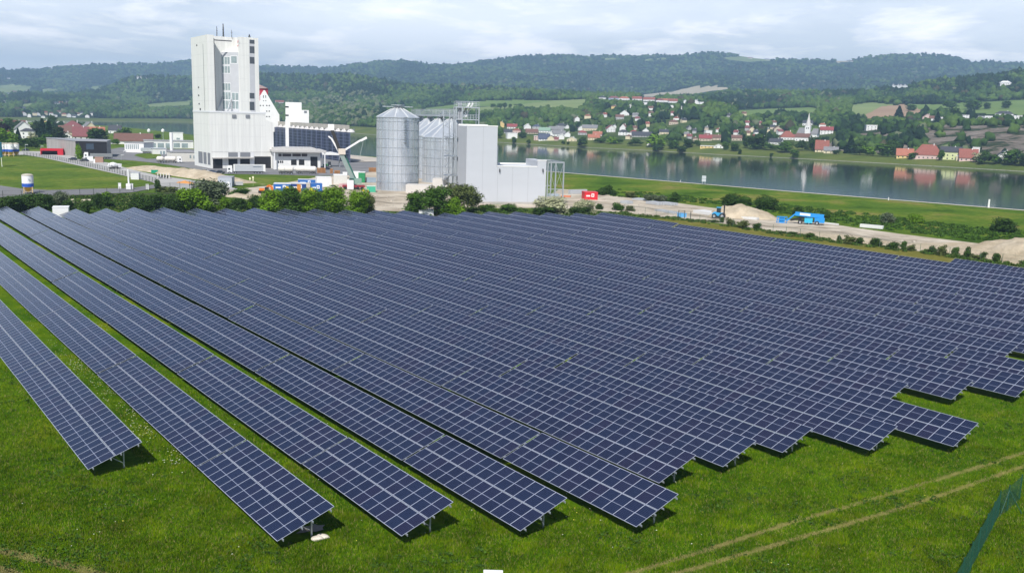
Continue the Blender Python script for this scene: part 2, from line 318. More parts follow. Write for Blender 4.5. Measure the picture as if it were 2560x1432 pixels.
C6 = [(-640, 250), (0, 255), (245, 256), (400, 258), (480, 252), (640, 240), (885, 256), (1050, 272), (1200, 255), (1465, 249), (1520, 250), (1645, 250), (1770, 256), (1840, 275), (2040, 272), (2125, 264), (2250, 264), (2400, 259), (2560, 254), (3040, 250)]
C7 = [(-640, 226), (0, 236), (180, 240), (260, 226), (330, 199), (400, 196), (480, 199), (640, 190), (800, 198), (880, 194), (950, 206), (1050, 219), (1160, 224), (1300, 233), (1480, 242), (1600, 246), (1700, 247), (1760, 238), (1900, 235), (2000, 240), (2150, 240), (2240, 224), (2330, 209), (2420, 198), (2500, 188), (2560, 178), (3040, 130)]
C8 = [(x, y+24) for x, y in C7]
C9 = [(-640, 236), (0, 240), (480, 238), (900, 225), (1300, 226), (1500, 236), (1620, 238), (1815, 224), (1900, 226), (2100, 236), (2300, 232), (2560, 226), (3040, 220)]
C10 = [(-640, 205), (0, 208), (240, 204), (480, 200), (800, 196), (1000, 180), (1100, 186), (1250, 182), (1400, 182), (1600, 186), (1800, 176), (1900, 180), (2100, 186), (2300, 190), (2560, 196), (3040, 200)]
C11 = [(-640, 188), (-200, 184), (0, 180), (70, 179), (170, 170), (240, 164), (300, 163), (360, 161), (440, 158), (478, 153), (540, 156), (650, 169), (800, 175), (880, 164), (960, 156), (1020, 157), (1060, 163), (1120, 167), (1180, 160), (1250, 151), (1300, 143.5), (1400, 140.5), (1450, 145), (1530, 142), (1600, 146), (1680, 140), (1750, 133), (1800, 131), (1860, 141), (1950, 151), (2050, 155), (2120, 153), (2170, 144), (2250, 139), (2350, 140), (2420, 153), (2480, 159), (2560, 163), (3040, 175)]
ZC = [np.full(NA, WZ-2.5), np.full(NA, WZ+.3)]+[contour(c, d) for c, d in zip((C2, C3, C4, C5, C6, C7, C8, C9, C10, C11), DC[2:])]
SEG = [1, 8, 6, 10, 16, 18, 24, 8, 8, 26, 22]
DC = np.array(DC); ZC = np.array(ZC)
k_ = np.ones(9)/9
for i in range(2, len(ZC)): ZC[i] = np.convolve(np.pad(ZC[i], 4, 'edge'), k_, 'valid')
def fbm(x, y, s, o=4, seed=0.):
    return np.array([mnoise.fractal(Vector((a/s+seed, b/s-seed, seed*.3)), .9, 2.1, o) for a, b in zip(np.ravel(x), np.ravel(y))]).reshape(np.shape(x))
DD = [DC[0]]; ZZ = [ZC[0]]; AMP = [0.]
amps = [0, 0, .3, .6, 3, 5, 6, 8, 12, 30, 48, 8]
for i, n in enumerate(SEG):
    for j in range(1, n+1):
        t = j/n; DD.append(DC[i]*(1-t)+DC[i+1]*t); ts = t
        ZZ.append(ZC[i]*(1-ts)+ZC[i+1]*ts); AMP.append(amps[i]*(1-t)+amps[i+1]*t)
DD = np.array(DD); ZZ = np.array(ZZ); AMP = np.array(AMP)[:, None]
PX = DD*np.sin(AZ)[None]; PY = DD*np.cos(AZ)[None]
nz = fbm(PX, PY, 420., 5, 3.3); ZZ = ZZ+AMP*nz
NRr = len(DD)
def Zt(az, d):
    az = np.atleast_1d(az); d = np.atleast_1d(d); fi = np.clip(np.interp(az, AZ, np.arange(NA)), 0, NA-1.001); i = fi.astype(int); t = fi-i; out = np.empty(len(az))
    for k in range(len(az)):
        a = np.interp(d[k], DD[:, i[k]], ZZ[:, i[k]]); b = np.interp(d[k], DD[:, i[k]+1], ZZ[:, i[k]+1]); out[k] = a*(1-t[k])+b*t[k]
    return out
def hit(px, py):
    """where the sight line of a picture point first meets the far terrain"""
    r = ray(px, py); az = math.atan2(r[0], r[1]); s = r[2]/math.hypot(r[0], r[1]); fi = min(max(np.interp(az, AZ, np.arange(NA)), 0), NA-2); i = int(fi); t = fi-i
    d = DD[:, i]*(1-t)+DD[:, i+1]*t; z = ZZ[:, i]*(1-t)+ZZ[:, i+1]*t; ds = np.concatenate([np.linspace(d[1], d[-1], 6000)]); zs = np.interp(ds, d, z); rz = CZ+s*ds
    k = np.argmax(rz <= zs); k = k if rz[k] <= zs[k] else len(ds)-1
    dd = ds[k]; return Vector((dd*math.sin(az), dd*math.cos(az), zs[k]))
V = np.stack([PX, PY, ZZ], -1).reshape(-1, 3)
ii, jj = np.meshgrid(np.arange(NRr-1), np.arange(NA-1), indexing='ij'); a_ = (ii*NA+jj).ravel()
F = np.stack([a_, a_+NA, a_+NA+1, a_+1], -1)[:, ::-1]
FC = V[F].mean(1); fpx, fpy = proj(FC)
M_FLOOR = mixmat('forest_floor', [(.3, (.018, .034, .012)), (.5, (.030, .052, .016)), (.7, (.050, .075, .024))], .012, bump=1, bscale=.05, scale2=.05, stops2=g_det)
M_BANK = mixmat('bank_grass', [(.3, (.070, .105, .022)), (.5, (.105, .135, .030)), (.72, (.150, .160, .045))], .02, bump=.3, bscale=.2)
M_FIELD = mixmat('field_green', [(.3, (.12, .19, .05)), (.7, (.17, .24, .075))], .008, bump=0)
M_FIELD2 = mixmat('field_pale', [(.3, (.17, .23, .08)), (.7, (.23, .28, .11))], .008, bump=0)
M_BROWN = mixmat('field_ploughed', [(.3, (.30, .20, .13)), (.7, (.38, .27, .18))], .01, bump=0)
M_BEIGE = mixmat('field_beige', [(.3, (.38, .34, .24)), (.7, (.46, .41, .30))], .01, bump=0)
M_ROCK = mixmat('cliff_rock', [(.34, (.022, .040, .013)), (.43, (.05, .065, .03)), (.49, (.20, .165, .14)), (.70, (.33, .29, .265))], .028, bump=1, bscale=.12, scale2=.12, stops2=g_det)
M_VILL = mixmat('village_gardens', [(.3, (.035, .065, .016)), (.55, (.07, .105, .026)), (.75, (.13, .15, .05))], .03, bump=.6, bscale=.15)
M_STONE = mixmat('bank_stones', [(.3, (.12, .13, .09)), (.7, (.34, .33, .30))], .6, bump=.6, bscale=1.5)
ring = np.repeat(np.arange(NRr-1), NA-1); cum = np.cumsum([0]+SEG)
mi = np.zeros(len(F), int)
mi[ring < cum[3]] = 1                                     # grassy bank
mi[ring < cum[1]] = 7
mi[(ring >= cum[3]) & (ring < cum[5]) & (fpx > 1180) & (fpx < 2090)] = 6
FIELDS = [
    (2, [(1050, 272), (1200, 253), (1300, 250), (1375, 252), (1372, 258), (1290, 262), (1180, 268), (1060, 277)]),
    (3, [(1045, 278), (1180, 269), (1290, 263), (1375, 252), (1467, 248), (1470, 262), (1440, 272), (1330, 268), (1240, 275), (1120, 284), (1055, 286)]),
    (5, [(1595, 238), (1680, 231), (1725, 219), (1775, 216), (1822, 218), (1815, 226), (1712, 238), (1610, 243)]),
    (2, [(1835, 276), (1900, 273), (2042, 269), (2048, 284), (1960, 283), (1850, 289)]),
    (3, [(2118, 264), (2180, 256), (2235, 262), (2150, 294), (2130, 290)]),
    (4, [(2152, 294), (2205, 266), (2262, 261), (2275, 268), (2325, 276), (2300, 284), (2240, 296), (2180, 298)]),
    (2, [(2262, 260), (2330, 262), (2420, 256), (2560, 250), (3040, 245), (3040, 292), (2560, 288), (2440, 284), (2330, 276), (2280, 270)]),
    (3, [(350, 262), (480, 252), (484, 262), (380, 270)]), (3, [(-60, 214), (40, 212), (85, 218), (60, 228), (-60, 240)]),
    (3, [(1785, 145), (1870, 141), (1945, 152), (1870, 155)]), (3, [(1505, 147), (1540, 145), (1545, 150), (1510, 152)]), (3, [(1610, 149), (1668, 144), (1668, 149), (1615, 153)]),
    (5, [(2090, 152), (2122, 148), (2118, 156), (2092, 157)]), (3, [(50, 262), (82, 258), (86, 266), (55, 272)]), (3, [(100, 224), (145, 220), (145, 226), (105, 230)]), (3, [(225, 216), (256, 213), (252, 223), (228, 223)])]
for k, poly in FIELDS: mi[pip(fpx, fpy, poly) & (ring >= cum[3])] = k
cliff = [(2060, 372), (2090, 345), (2200, 330), (2330, 312), (2560, 306), (3040, 310), (3040, 425), (2560, 398), (2250, 385), (2130, 380)]
mi[pip(fpx, fpy, cliff) & (ring >= cum[2]) & (ring < cum[5])] = 8
far_mats = [M_FLOOR, M_BANK, M_FIELD, M_FIELD2, M_BROWN, M_BEIGE, M_VILL, M_STONE, M_ROCK]
o = put('hills', npmesh('hills', V, F, far_mats, mi, smooth=True)); tag(o, None, None, kind='structure')
# ---------------------------------------------------------------- woods that read as one mass
def ico(sub=1):
    import bmesh
    bm = bmesh.new(); bmesh.ops.create_icosphere(bm, subdivisions=sub, radius=1); v = np.array([x.co[:] for x in bm.verts]); f = np.array([[x.index for x in q.verts] for q in bm.faces]); bm.free(); return v, f
IC1 = ico(1); IC2 = ico(2)
def leafmat(name, c, v=.35, tr=.0, sc=.9): return mixmat(name, [(.3, tuple(x*(1-v) for x in c)), (.5, c), (.7, tuple(x*(1+v) for x in c))], sc, bump=0)
F1 = leafmat('foliage_deep_green', (.025, .054, .014), sc=.08); F2 = leafmat('foliage_mid_green', (.042, .082, .019), sc=.08); F3 = leafmat('foliage_light_green', (.070, .118, .026), sc=.08)
F4 = leafmat('foliage_conifer', (.013, .028, .012), sc=.08); F5 = leafmat('foliage_blossom', (.115, .135, .075), sc=.08); F6 = leafmat('foliage_brown', (.06, .055, .03), sc=.08)
WOODM = [F1, F2, F3, F4, F5, F6]
def clumps(C, Rr, Hs, mi_, base, jit=.28, flat=.0):
    """C centres (n,3); Rr radii; Hs height factor -> merged mesh arrays"""
    bv, bf = base; n = len(C); m = len(bv)
    sc_ = NR.normal(1, jit, (n, m, 1)).clip(.5, 1.6)
    v = bv[None]*sc_*Rr[:, None, None]; v[:, :, 2] *= Hs[:, None]; v += C[:, None, :]
    f = bf[None]+(np.arange(n)*m)[:, None, None]
    return v.reshape(-1, 3), f.reshape(-1, 3), np.repeat(mi_, len(bf))
def wood_points(n, dlo, dhi, pmin, pmax, keep):
    """random points, uniform over the picture, on the terrain"""
    ci = NR.integers(0, NA-1, n); a = AZ[ci]+(AZ[1]-AZ[0])*NR.random(n)
    rr = NR.random(n)*(pmax-pmin)+pmin; k = rr.astype(int); t = rr-k
    d = DD[k, ci]*(1-t)+DD[np.minimum(k+1, NRr-1), ci]*t; z = ZZ[k, ci]*(1-t)+ZZ[np.minimum(k+1, NRr-1), ci]*t
    P = np.stack([d*np.sin(a), d*np.cos(a), z], -1); px, py = proj(P); ok = keep(px, py, k, d); return P[ok], px[ok], py[ok], d[ok], k[ok]
HOUSEPX = []; HOUSES = []            # (x, y, r) kept clear of wood; filled by the house list
# ---------------------------------------------------------------- solar field
PSI = rad(-37.1016); BETA = rad(19.386); PITCH_R = 6.8559; OFF = 14.834; LOWZ = .9
DV = Vector((math.sin(PSI), math.cos(PSI), 0)); NV = Vector((math.cos(PSI), -math.sin(PSI), 0))
MW, ML = 1.148, 2.075                     # module across the row / up the slope
MPW = 1.160
def panel_material():
    m = bpy.data.materials.new('solar_glass'); m.use_nodes = True; t = m.node_tree; b = t.nodes['Principled BSDF']
    b.inputs['Roughness'].default_value = .13; b.inputs['Specular IOR Level'].default_value = .30
    uv = t.nodes.new('ShaderNodeUVMap'); sp = t.nodes.new('ShaderNodeSeparateXYZ'); t.links.new(uv.outputs[0], sp.inputs[0])
    def M(op, a, bb=None, c=None):
        n = t.nodes.new('ShaderNodeMath'); n.operation = op
        for i, s in enumerate((a, bb, c)):
            if s is None: continue
            if isinstance(s, (int, float)): n.inputs[i].default_value = s
            else: t.links.new(s, n.inputs[i])
        return n.outputs[0]
    fu = M('FRACT', sp.outputs[0]); fv = M('FRACT', sp.outputs[1])
    def line(x, n, w):                    # bright thin line at each cell border
        a = M('FRACT', M('MULTIPLY', x, n)); d = M('MINIMUM', a, M('SUBTRACT', 1., a)); return M('LESS_THAN', d, w)
    g = M('MAXIMUM', line(fu, 24, .055), line(fv, 6, .03))
    mid = M('LESS_THAN', M('ABSOLUTE', M('SUBTRACT', fu, .5)), .0085)
    fl = t.nodes.new('ShaderNodeVectorMath'); fl.operation = 'FLOOR'; t.links.new(uv.outputs[0], fl.inputs[0])
    oi = t.nodes.new('ShaderNodeObjectInfo'); ad = t.nodes.new('ShaderNodeVectorMath'); ad.operation = 'ADD'; t.links.new(fl.outputs[0], ad.inputs[0])
    cb = t.nodes.new('ShaderNodeCombineXYZ'); rr = M('MULTIPLY', oi.outputs['Random'], 917.); t.links.new(rr, cb.inputs[0]); t.links.new(rr, cb.inputs[1]); t.links.new(cb.outputs[0], ad.inputs[1])
    wn = t.nodes.new('ShaderNodeTexWhiteNoise'); wn.noise_dimensions = '2D'; t.links.new(ad.outputs[0], wn.inputs['Vector'])
    r = t.nodes.new('ShaderNodeValToRGB'); e = r.color_ramp.elements; e[0].color = (.006, .010, .029, 1); e[1].color = (.011, .011, .031, 1); e.new(.5).color = (.007, .014, .038, 1)
    t.links.new(wn.outputs['Value'], r.inputs[0])
    m1 = t.nodes.new('ShaderNodeMix'); m1.data_type = 'RGBA'; t.links.new(g, m1.inputs[0]); t.links.new(r.outputs[0], m1.inputs[6]); m1.inputs[7].default_value = (.055, .068, .14, 1)
    m2 = t.nodes.new('ShaderNodeMix'); m2.data_type = 'RGBA'; t.links.new(mid, m2.inputs[0]); t.links.new(m1.outputs[2], m2.inputs[6]); m2.inputs[7].default_value = (.30, .33, .44, 1)
    t.links.new(m2.outputs[2], b.inputs['Base Color']); return m
PGLASS = panel_material()
PFRAME = mat('panel_frame', (.47, .50, .60), .38, .25, .04, 1)
PBACK = mat('panel_backsheet', (.30, .31, .33), .8, 0, .05)
def module_geo(mb, u0, v0, ui, vi, uvs):
    a, e, h = .022, .037, .035; x0, x1, y0, y1 = u0, u0+ML, v0, v0+MW
    vs = [(x0, y0, 0), (x1, y0, 0), (x1, y1, 0), (x0, y1, 0), (x0+e, y0+a, -.004), (x1-e, y0+a, -.004), (x1-e, y1-a, -.004), (x0+e, y1-a, -.004),
          (x0, y0, -h), (x1, y0, -h), (x1, y1, -h), (x0, y1, -h)]
    n = len(mb.f)
    mb.add(vs, [(4, 5, 6, 7)], 0)
    uvs[n] = [(ui+.001, vi+.001), (ui+.999, vi+.001), (ui+.999, vi+.999), (ui+.001, vi+.999)]
    k = len(mb.v)-12
    for f, mi in (((0, 1, 5, 4), 1), ((1, 2, 6, 5), 1), ((2, 3, 7, 6), 1), ((3, 0, 4, 7), 1), ((0, 8, 9, 1), 1), ((1, 9, 10, 2), 1), ((2, 10, 11, 3), 1), ((3, 11, 8, 0), 1), ((11, 10, 9, 8), 2)):
        mb.f.append([k+i for i in f]); mb.m.append(mi)
def set_uv(me, uvs):
    l = me.uv_layers.new(name='UVMap').data
    for fi, c in uvs.items():
        p = me.polygons[fi]
        for j, li in enumerate(p.loop_indices): l[li].uv = c[j]
def module_mesh():
    mb = MB(); uvs = {}; module_geo(mb, 0, 0, 0, 0, uvs); me = mb.build('solar_panel', [PGLASS, PFRAME, PBACK], mesh=True); set_uv(me, uvs); return me
MODULE = module_mesh()
U2 = ML+.05
_arr = {}
def array_mesh(n):
    if n not in _arr:
        mb = MB(); uvs = {}
        for i in range(n):
            for j in (0, 1): module_geo(mb, j*U2, i*MPW, j, i, uvs)
        me = mb.build('panel_array', [PGLASS, PFRAME, PBACK], mesh=True); set_uv(me, uvs); _arr[n] = me
    return _arr[n]
def sl(u, drop=0.): return (u*math.cos(BETA)+drop*math.sin(BETA), LOWZ+u*math.sin(BETA)-drop*math.cos(BETA))
_sup = {}
def support_meshes(n):
    if n in _sup: return _sup[n]
    Lg = n*MPW-.012; out = []
    for u in (.35, 1.72, 2.50, 3.86):
        x, z = sl(u, .085); mb = MB(); mb.box(x-.04, x+.04, -.17, Lg+.17, z-.05, z+.05); mb.box(x-.02, x+.02, -.2, -.17, z-.09, z+.02); out.append(('purlin', mb.build('purlin', steel, mesh=True)))
    nf = max(2, round(Lg/3.6)+1); fr = []
    for i in range(nf):
        y = 1.1+(Lg-2.2)*i/(nf-1); p, br, rf = MB(), MB(), MB()
        x, z = sl(2.95, .2); p.box(x-.05, x+.05, y-.05, y+.05, -.3, z)
        a = sl(.2, .18); b = sl(4.0, .18); rf.bar((a[0], y, a[1]), (b[0], y, b[1]), .07, .1)
        c = sl(1.7, .2); br.bar((x, y+.06, .45), (c[0], y+.06, c[1]), .045)
        fr += [('post', p.build('post', steel, mesh=True)), ('rafter', rf.build('rafter', steel, mesh=True)), ('brace', br.build('brace', steel, mesh=True))]
    allm = MB()
    for nm, me in fr:
        o = len(allm.v); allm.v += [tuple(v.co) for v in me.vertices]; allm.f += [[o+i for i in pp.vertices] for pp in me.polygons]; allm.m += [0]*len(me.polygons)
    _sup[n] = (out, fr, allm.build('support_frame', steel, mesh=True)); return _sup[n]
def ordn(i): return {1: 'first', 2: 'second', 3: 'third', 4: 'fourth', 5: 'fifth', 6: 'sixth', 7: 'seventh', 8: 'eighth', 9: 'ninth', 10: 'tenth', 11: 'eleventh', 12: 'twelfth', 13: 'thirteenth', 14: 'fourteenth', 15: 'fifteenth', 16: 'sixteenth', 17: 'seventeenth', 18: 'eighteenth', 19: 'nineteenth', 20: 'twentieth', 21: 'twenty-first', 22: 'twenty-second', 23: 'twenty-third', 24: 'twenty-fourth', 25: 'twenty-fifth', 26: 'twenty-sixth'}.get(i) or f'{i}th'
# row: (near end s, short first table?, far end s)
ROWS = {1: (71.5, 0, 268), 2: (52.5, 1, 268), 3: (48.8, 1, 267), 4: (45.2, 1, 266), 5: (41.4, 1, 263.5), 6: (46.0, 0, 253.3), 7: (45.7, 0, 252), 8: (45.2, 0, 252.9),
        9: (41.4, 0, 249.6), 10: (37.9, 0, 245.7), 11: (48.4, 1, 242.4), 12: (45.4, 1, 239.7), 13: (42.3, 1, 236), 14: (39, 1, 232.7), 15: (50.6, 0, 227.5), 16: (42, 0, 223.3),
        17: (40, 0, 220.8), 18: (44, 0, 210.5), 19: (41, 0, 210.9), 20: (45, 0, 209.8), 21: (42, 0, 206.2), 22: (40, 0, 200.8), 23: (44, 0, 197.2), 24: (42, 0, 193.2), 25: (40, 0, 95.0)}
ROWOFF = {11: -1.2*.2, 9: -.15}
NEAR_SPOTS = []
for rw, (s0, short, s1) in ROWS.items():
    s = s0; k = 0; tabs = []
    while s < s1-4:
        n = 13 if (short and k == 0) else 26
        n = min(n, int((s1-s)/MPW)); 
        if n < 3: break
        tabs.append((s, n)); s += n*MPW+.27; k += 1
    for k, (s, n) in enumerate(tabs):
        o = NV*(OFF+PITCH_R*(rw-1)+ROWOFF.get(rw, 0)) + DV*s; c = o+DV*(n*MPW/2); dist = math.hypot(c.x, c.y)
        px, py = proj((o+DV*n*MPW)); px2, py2 = proj(o+NV*4)
        if px2 < -150 or px > 2760: continue
        where = 'nearest' if k == 0 else ('farthest' if k == len(tabs)-1 else ordn(k+1)+' from the near end')
        zo = .25 if (rw == 24 and k == len(tabs)-1) else random.uniform(-.04, .04)
        root = thing('solar_table', f'{where} solar table of the {ordn(rw)} row from the left', 'solar table', o+Vector((0, 0, zo)), -PSI, 'long tilted solar tables standing in parallel rows on the grass')
        rt = (0, -BETA+random.uniform(-.006, .006), 0)
        pur, frs, sup = support_meshes(n)
        if dist < 112:
            for i in range(n):
                for j in (0, 1):
                    x, z = sl(j*U2); put('solar_panel', MODULE, root, (x, i*MPW, z), (random.uniform(-.003, .003), rt[1]+random.uniform(-.003, .003), 0))
            for nm, me in frs: put(nm, me, root)
        else:
            put('panel_array', array_mesh(n), root, (0, 0, LOWZ), rt); put('support_frame', sup, root)
        for nm, me in pur: put(nm, me, root)
        NEAR_SPOTS.append((o, n*MPW))
# ---------------------------------------------------------------- mill tower
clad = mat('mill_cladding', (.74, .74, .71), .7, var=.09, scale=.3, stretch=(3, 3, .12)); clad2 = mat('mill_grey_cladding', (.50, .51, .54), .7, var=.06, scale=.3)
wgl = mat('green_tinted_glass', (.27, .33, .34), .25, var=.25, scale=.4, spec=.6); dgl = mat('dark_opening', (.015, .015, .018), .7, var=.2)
slat = mat('grey_louvres', (.20, .21, .23), .6, var=.1, stretch=(1, 1, 8)); fram = mat('white_window_frame', (.72, .73, .74), .6, var=0)
line = mat('dark_joint', (.12, .12, .13), .8, var=0)
T = Fr(G(527, 421.8), 0); T = Fr(T.o, math.atan2(.55, .835))
Lz = lambda px, py, y=0.: T.front(px, py, y)
mill = fthing('mill_tower', 'tall white stepped mill tower with glazed strips above a broad base block', 'tower', T)
def vx(px, py, y=0.): return T.front(px, py, y)[0]
H1 = T.front(600, 281)[1]; HB = T.front(600, 131)[1]; HT_ = T.front(600, 92.5)[1]
X36 = vx(664, 300); X40 = vx(683, 300); X3 = vx(535.5, 120); XS = vx(597, 120); XT = vx(647, 160); D = T.side(479.5, 180)[0]; DB = T.side(484.5, 340)[0]
WL = 6.5; XV = 16.2
m = MB(); m.box(0, X36, 0, DB, 0, H1); m.add([(X36, 0, 0), (X40, 0, 0), (X40, 20, 0), (X36, 20, 0), (X36, 0, vx and T.front(664, 300)[1]), (X40, 0, T.front(683, 308)[1]), (X40, 20, T.front(683, 308)[1]), (X36, 20, T.front(664, 300)[1])], [(0, 1, 5, 4), (1, 2, 6, 5), (2, 3, 7, 6), (4, 5, 6, 7)])
base = m.build('base_block', clad, mill)
m = MB(); m.box(-.15, X36+.15, -.15, DB+.15, H1-.5, H1+.35); m.box(vx(563, 330)-.07, vx(563, 330)+.07, -.05, 0, 10, H1-.5); m.build('parapet', fram, base)
xw0, xw1 = XS-2.0, XS-.2                        # oblique window bay
zone = [(0, 0), (X3, 0), (X3, WL), (8.4, WL), (xw1, .4), (XS, 0), (XT, 0), (XT, D), (0, D)]
m = MB(); m.prism(zone, H1, HB); m.build('shaft', clad, mill)
m = MB(); m.prism([(0, 0), (X3, 0), (X3, WL), (XV, WL), (XS, 0), (XT, 0), (XT, D), (0, D)], HB, HT_); top = m.build('head', clad, mill)
# oblique bay face: grey panel with window grids
A0 = Vector((8.4, WL)); A1 = Vector((xw1, .4)); dirb = (A1-A0); Lb = dirb.length; dirb.normalize(); nb = Vector((dirb.y, -dirb.x)); nb = nb if nb.dot(Vector((-1, -.2))) > 0 else -nb
def bayq(mb, s0, s1, z0, z1, off=.05, mi=0):
    a = A0+dirb*(s0*Lb)+nb*off; b = A0+dirb*(s1*Lb)+nb*off; mb.quad((a.x, a.y, z0), (b.x, b.y, z0), (b.x, b.y, z1), (a.x, a.y, z1), mi=mi)
Zy = lambda py: T.front(565, py, 5)[1]
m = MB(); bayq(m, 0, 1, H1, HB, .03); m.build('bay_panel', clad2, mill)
def grid(px_rows, s0, s1, cols, name='window'):
    for y0, y1 in px_rows:
        for c in range(cols):
            a = s0+(s1-s0)*(c+.08)/cols; b = s0+(s1-s0)*(c+.92)/cols; q = MB(); bayq(q, a, b, Zy(y1), Zy(y0), .08); w = q.build(name, wgl, mill)
        fr_ = MB(); bayq(fr_, s0-.01, s1+.01, Zy(y1)-.3, Zy(y0)+.3, .055); fr_.build('window_frame', fram, mill)
grid([(143, 161), (166, 183), (209, 226), (231, 249), (252, 273)], .02, .50, 3); grid([(232, 250), (253, 272)], .56, .96, 2); grid([(141, 158)], .54, .94, 1)
# recess head wall strut, side windows, glazed strip
m = MB(); m.box(X3-.2, X3+.15, -.03, .3, H1, HT_-1.5); m.box(X3, XS-3, 1.0, 1.5, T.front(560, 101)[1]-.4, T.front(560, 101)[1]+.1); m.build('corner_rail', line, mill)
for y0, y1 in ((100, 110), (116.5, 134), (143, 160), (233, 247), (255, 276)):
    q = MB(); a, b = vx(624, y0), vx(636, y0); q.box(a, b, -.06, 0, T.front(630, y1)[1], T.front(630, y0)[1]); q.build('window', mat('dark_glass', (.07, .08, .095), .2, var=.3, scale=.5), mill)
m = MB(); m.box(vx(623.5, 150), vx(636.5, 150), -.04, 0, H1, HT_-1); m.build('stair_strip', clad2, mill)
m = MB(); yg = T.side(510, 200)[0]; m.box(-.05, 0, yg-.2, yg+.2, H1, HT_-4); m.build('groove', line, mill)
for px, y0, y1 in ((492, 112, 116), (496.5, 217, 221), (497, 237, 241), (498, 258, 262), (501, 271, 277)):
    q = MB(); y, z0 = T.side(px, y1); _, z1 = T.side(px, y0); q.box(-.06, 0, y-.9, y+.9, z0, z1); q.build('window', dgl, mill)
for px in (585, 619):
    q = MB(); x, z = T.front(px, 291); q.box(x-1, x+1, -.35, 0, z-.8, z+.8); q.build('vent', slat, mill)
m = MB()
for i in range(1, 10): m.box(X36*i/10-.05, X36*i/10+.05, -.03, 0, 10, H1-.5)
for z in (15.5, 21., 26.): m.box(.2, X36, -.025, 0, z-.04, z+.04); m.box(-.025, 0, .2, DB-.2, z-.04, z+.04)
for z in np.arange(H1+5, HT_-2, 5.5): m.box(-.025, 0, .2, D-.2, z-.04, z+.04); m.box(XS+.1, vx(623, 150)-.1, -.025, 0, z-.04, z+.04); m.box(.1, X3-.3, -.025, 0, z-.04, z+.04)
m.build('cladding_seams', mat('cladding_seam', (.60, .60, .59), .8, var=0), mill)
# ground floor
for px0, px1 in ((489, 496.5), (499, 506.8), (509, 516.5), (519.5, 526)):
    q = MB(); y1, _ = T.side(px0, 395); y0, _ = T.side(px1, 395); q.box(-.07, 0, max(y0, .3), min(y1, 19.5), T.side(507, 409)[1], T.side(507, 380)[1]); q.build('louvre_window', slat, mill)
def fq(name, x0, y0, x1, y1, m_, d0=-.07, d1=0., parent=mill, fr=T):
    q = MB(); a, z1 = fr.front(x0, y0); b, z0 = fr.front(x1, y1); q.box(a, b, d0, d1, max(z0, .0), z1); return q.build(name, m_, parent)
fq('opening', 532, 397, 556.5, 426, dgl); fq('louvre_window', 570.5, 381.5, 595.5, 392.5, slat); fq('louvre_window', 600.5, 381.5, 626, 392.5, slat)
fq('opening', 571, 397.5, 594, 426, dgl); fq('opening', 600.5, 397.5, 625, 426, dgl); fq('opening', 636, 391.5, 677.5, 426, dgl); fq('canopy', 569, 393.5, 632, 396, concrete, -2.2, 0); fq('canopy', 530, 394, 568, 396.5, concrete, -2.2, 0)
fq('plinth_line', 529, 380, 683, 381, line, -.05)
fq('pillar', 594.5, 381, 600, 426, fram, -.2); fq('pillar', 626, 381, 635.5, 426, fram, -.2)
# raking struts in front of the bay, on the base roof
for a, b in (((545, 282, 2.), (560, 236, 7.)), ((543, 282, 1.), (556, 240, 7.)), ((569, 281, .5), (580, 236, 4.)), ((568, 281, .3), (585, 246, 3.))):
    q = MB(); x0, _ = T.front(a[0], a[1], a[2]); x1, z1 = T.front(b[0], b[1], b[2]); q.bar((x0, a[2], H1), (x1, b[2], z1), .35); q.build('strut', steel, mill)
# faded red lettering of the head
def text(s, size, loc, rot, m_, parent, name='lettering', align='CENTER', ext=.02):
    c = bpy.data.curves.new(name, 'FONT'); c.body = s; c.size = size; c.align_x = align; c.extrude = ext; c.materials.append(m_); t0 = bpy.data.objects.new('tmp', c); me = bpy.data.meshes.new_from_object(t0); bpy.data.objects.remove(t0); bpy.data.curves.remove(c); o = bpy.data.objects.new(name, me); COL.objects.link(o); o.parent = parent; o.location = loc; o.rotation_euler = rot; return o
signm = mat('faded_red_letters', (.70, .46, .46), .8, var=.05)
sdx, sdy = XS-XV, -WL; sl_ = math.hypot(sdx, sdy); sdx /= sl_; sdy /= sl_; sang = math.atan2(sdy, sdx)
for body, t_, py_, sz in (('GARANT', .66, 107.5, 1.7), ('TIERNAHRUNG', .52, 116, 1.05)):
    lx, ly = XV+sdx*sl_*t_+sdy*.06, WL+sdy*sl_*t_-sdx*.06; text(body, sz, (lx, ly, T.front(590, py_, 3)[1]), (math.pi/2, 0, sang), signm, mill)
def mast(px, y0, y1, w, label, name='antenna_mast', yy=4.):
    x, z0 = T.front(px, y0, yy); _, z1 = T.front(px, y1, yy); p = T.w(x, yy, HT_-.2); r = thing(name, label, 'antenna', p, T.a, 'antennas on the mill roof'); q = MB(); q.cyl((0, 0, 0), (0, 0, z1-HT_), w, w*.5, 6); q.build('pole', dsteel, r)
    q = MB(); q.bar((-.5, 0, (z1-HT_)*.6), (.5, 0, (z1-HT_)*.6), .12); q.bar((0, -.4, (z1-HT_)*.8), (0, .4, (z1-HT_)*.8), .12); q.build('crossarm', dsteel, r)
mast(542.5, 94, 65, .22, 'thin antenna mast left of the thick one', yy=12); mast(558.5, 94, 59, .45, 'thick tall antenna mast on the mill roof', yy=14); mast(579.5, 94, 74, .15, 'short thin antenna mast right of the thick one', yy=6); mast(623.5, 94, 86, .55, 'stubby dark flue on the right of the mill roof', 'roof_flue', yy=3)
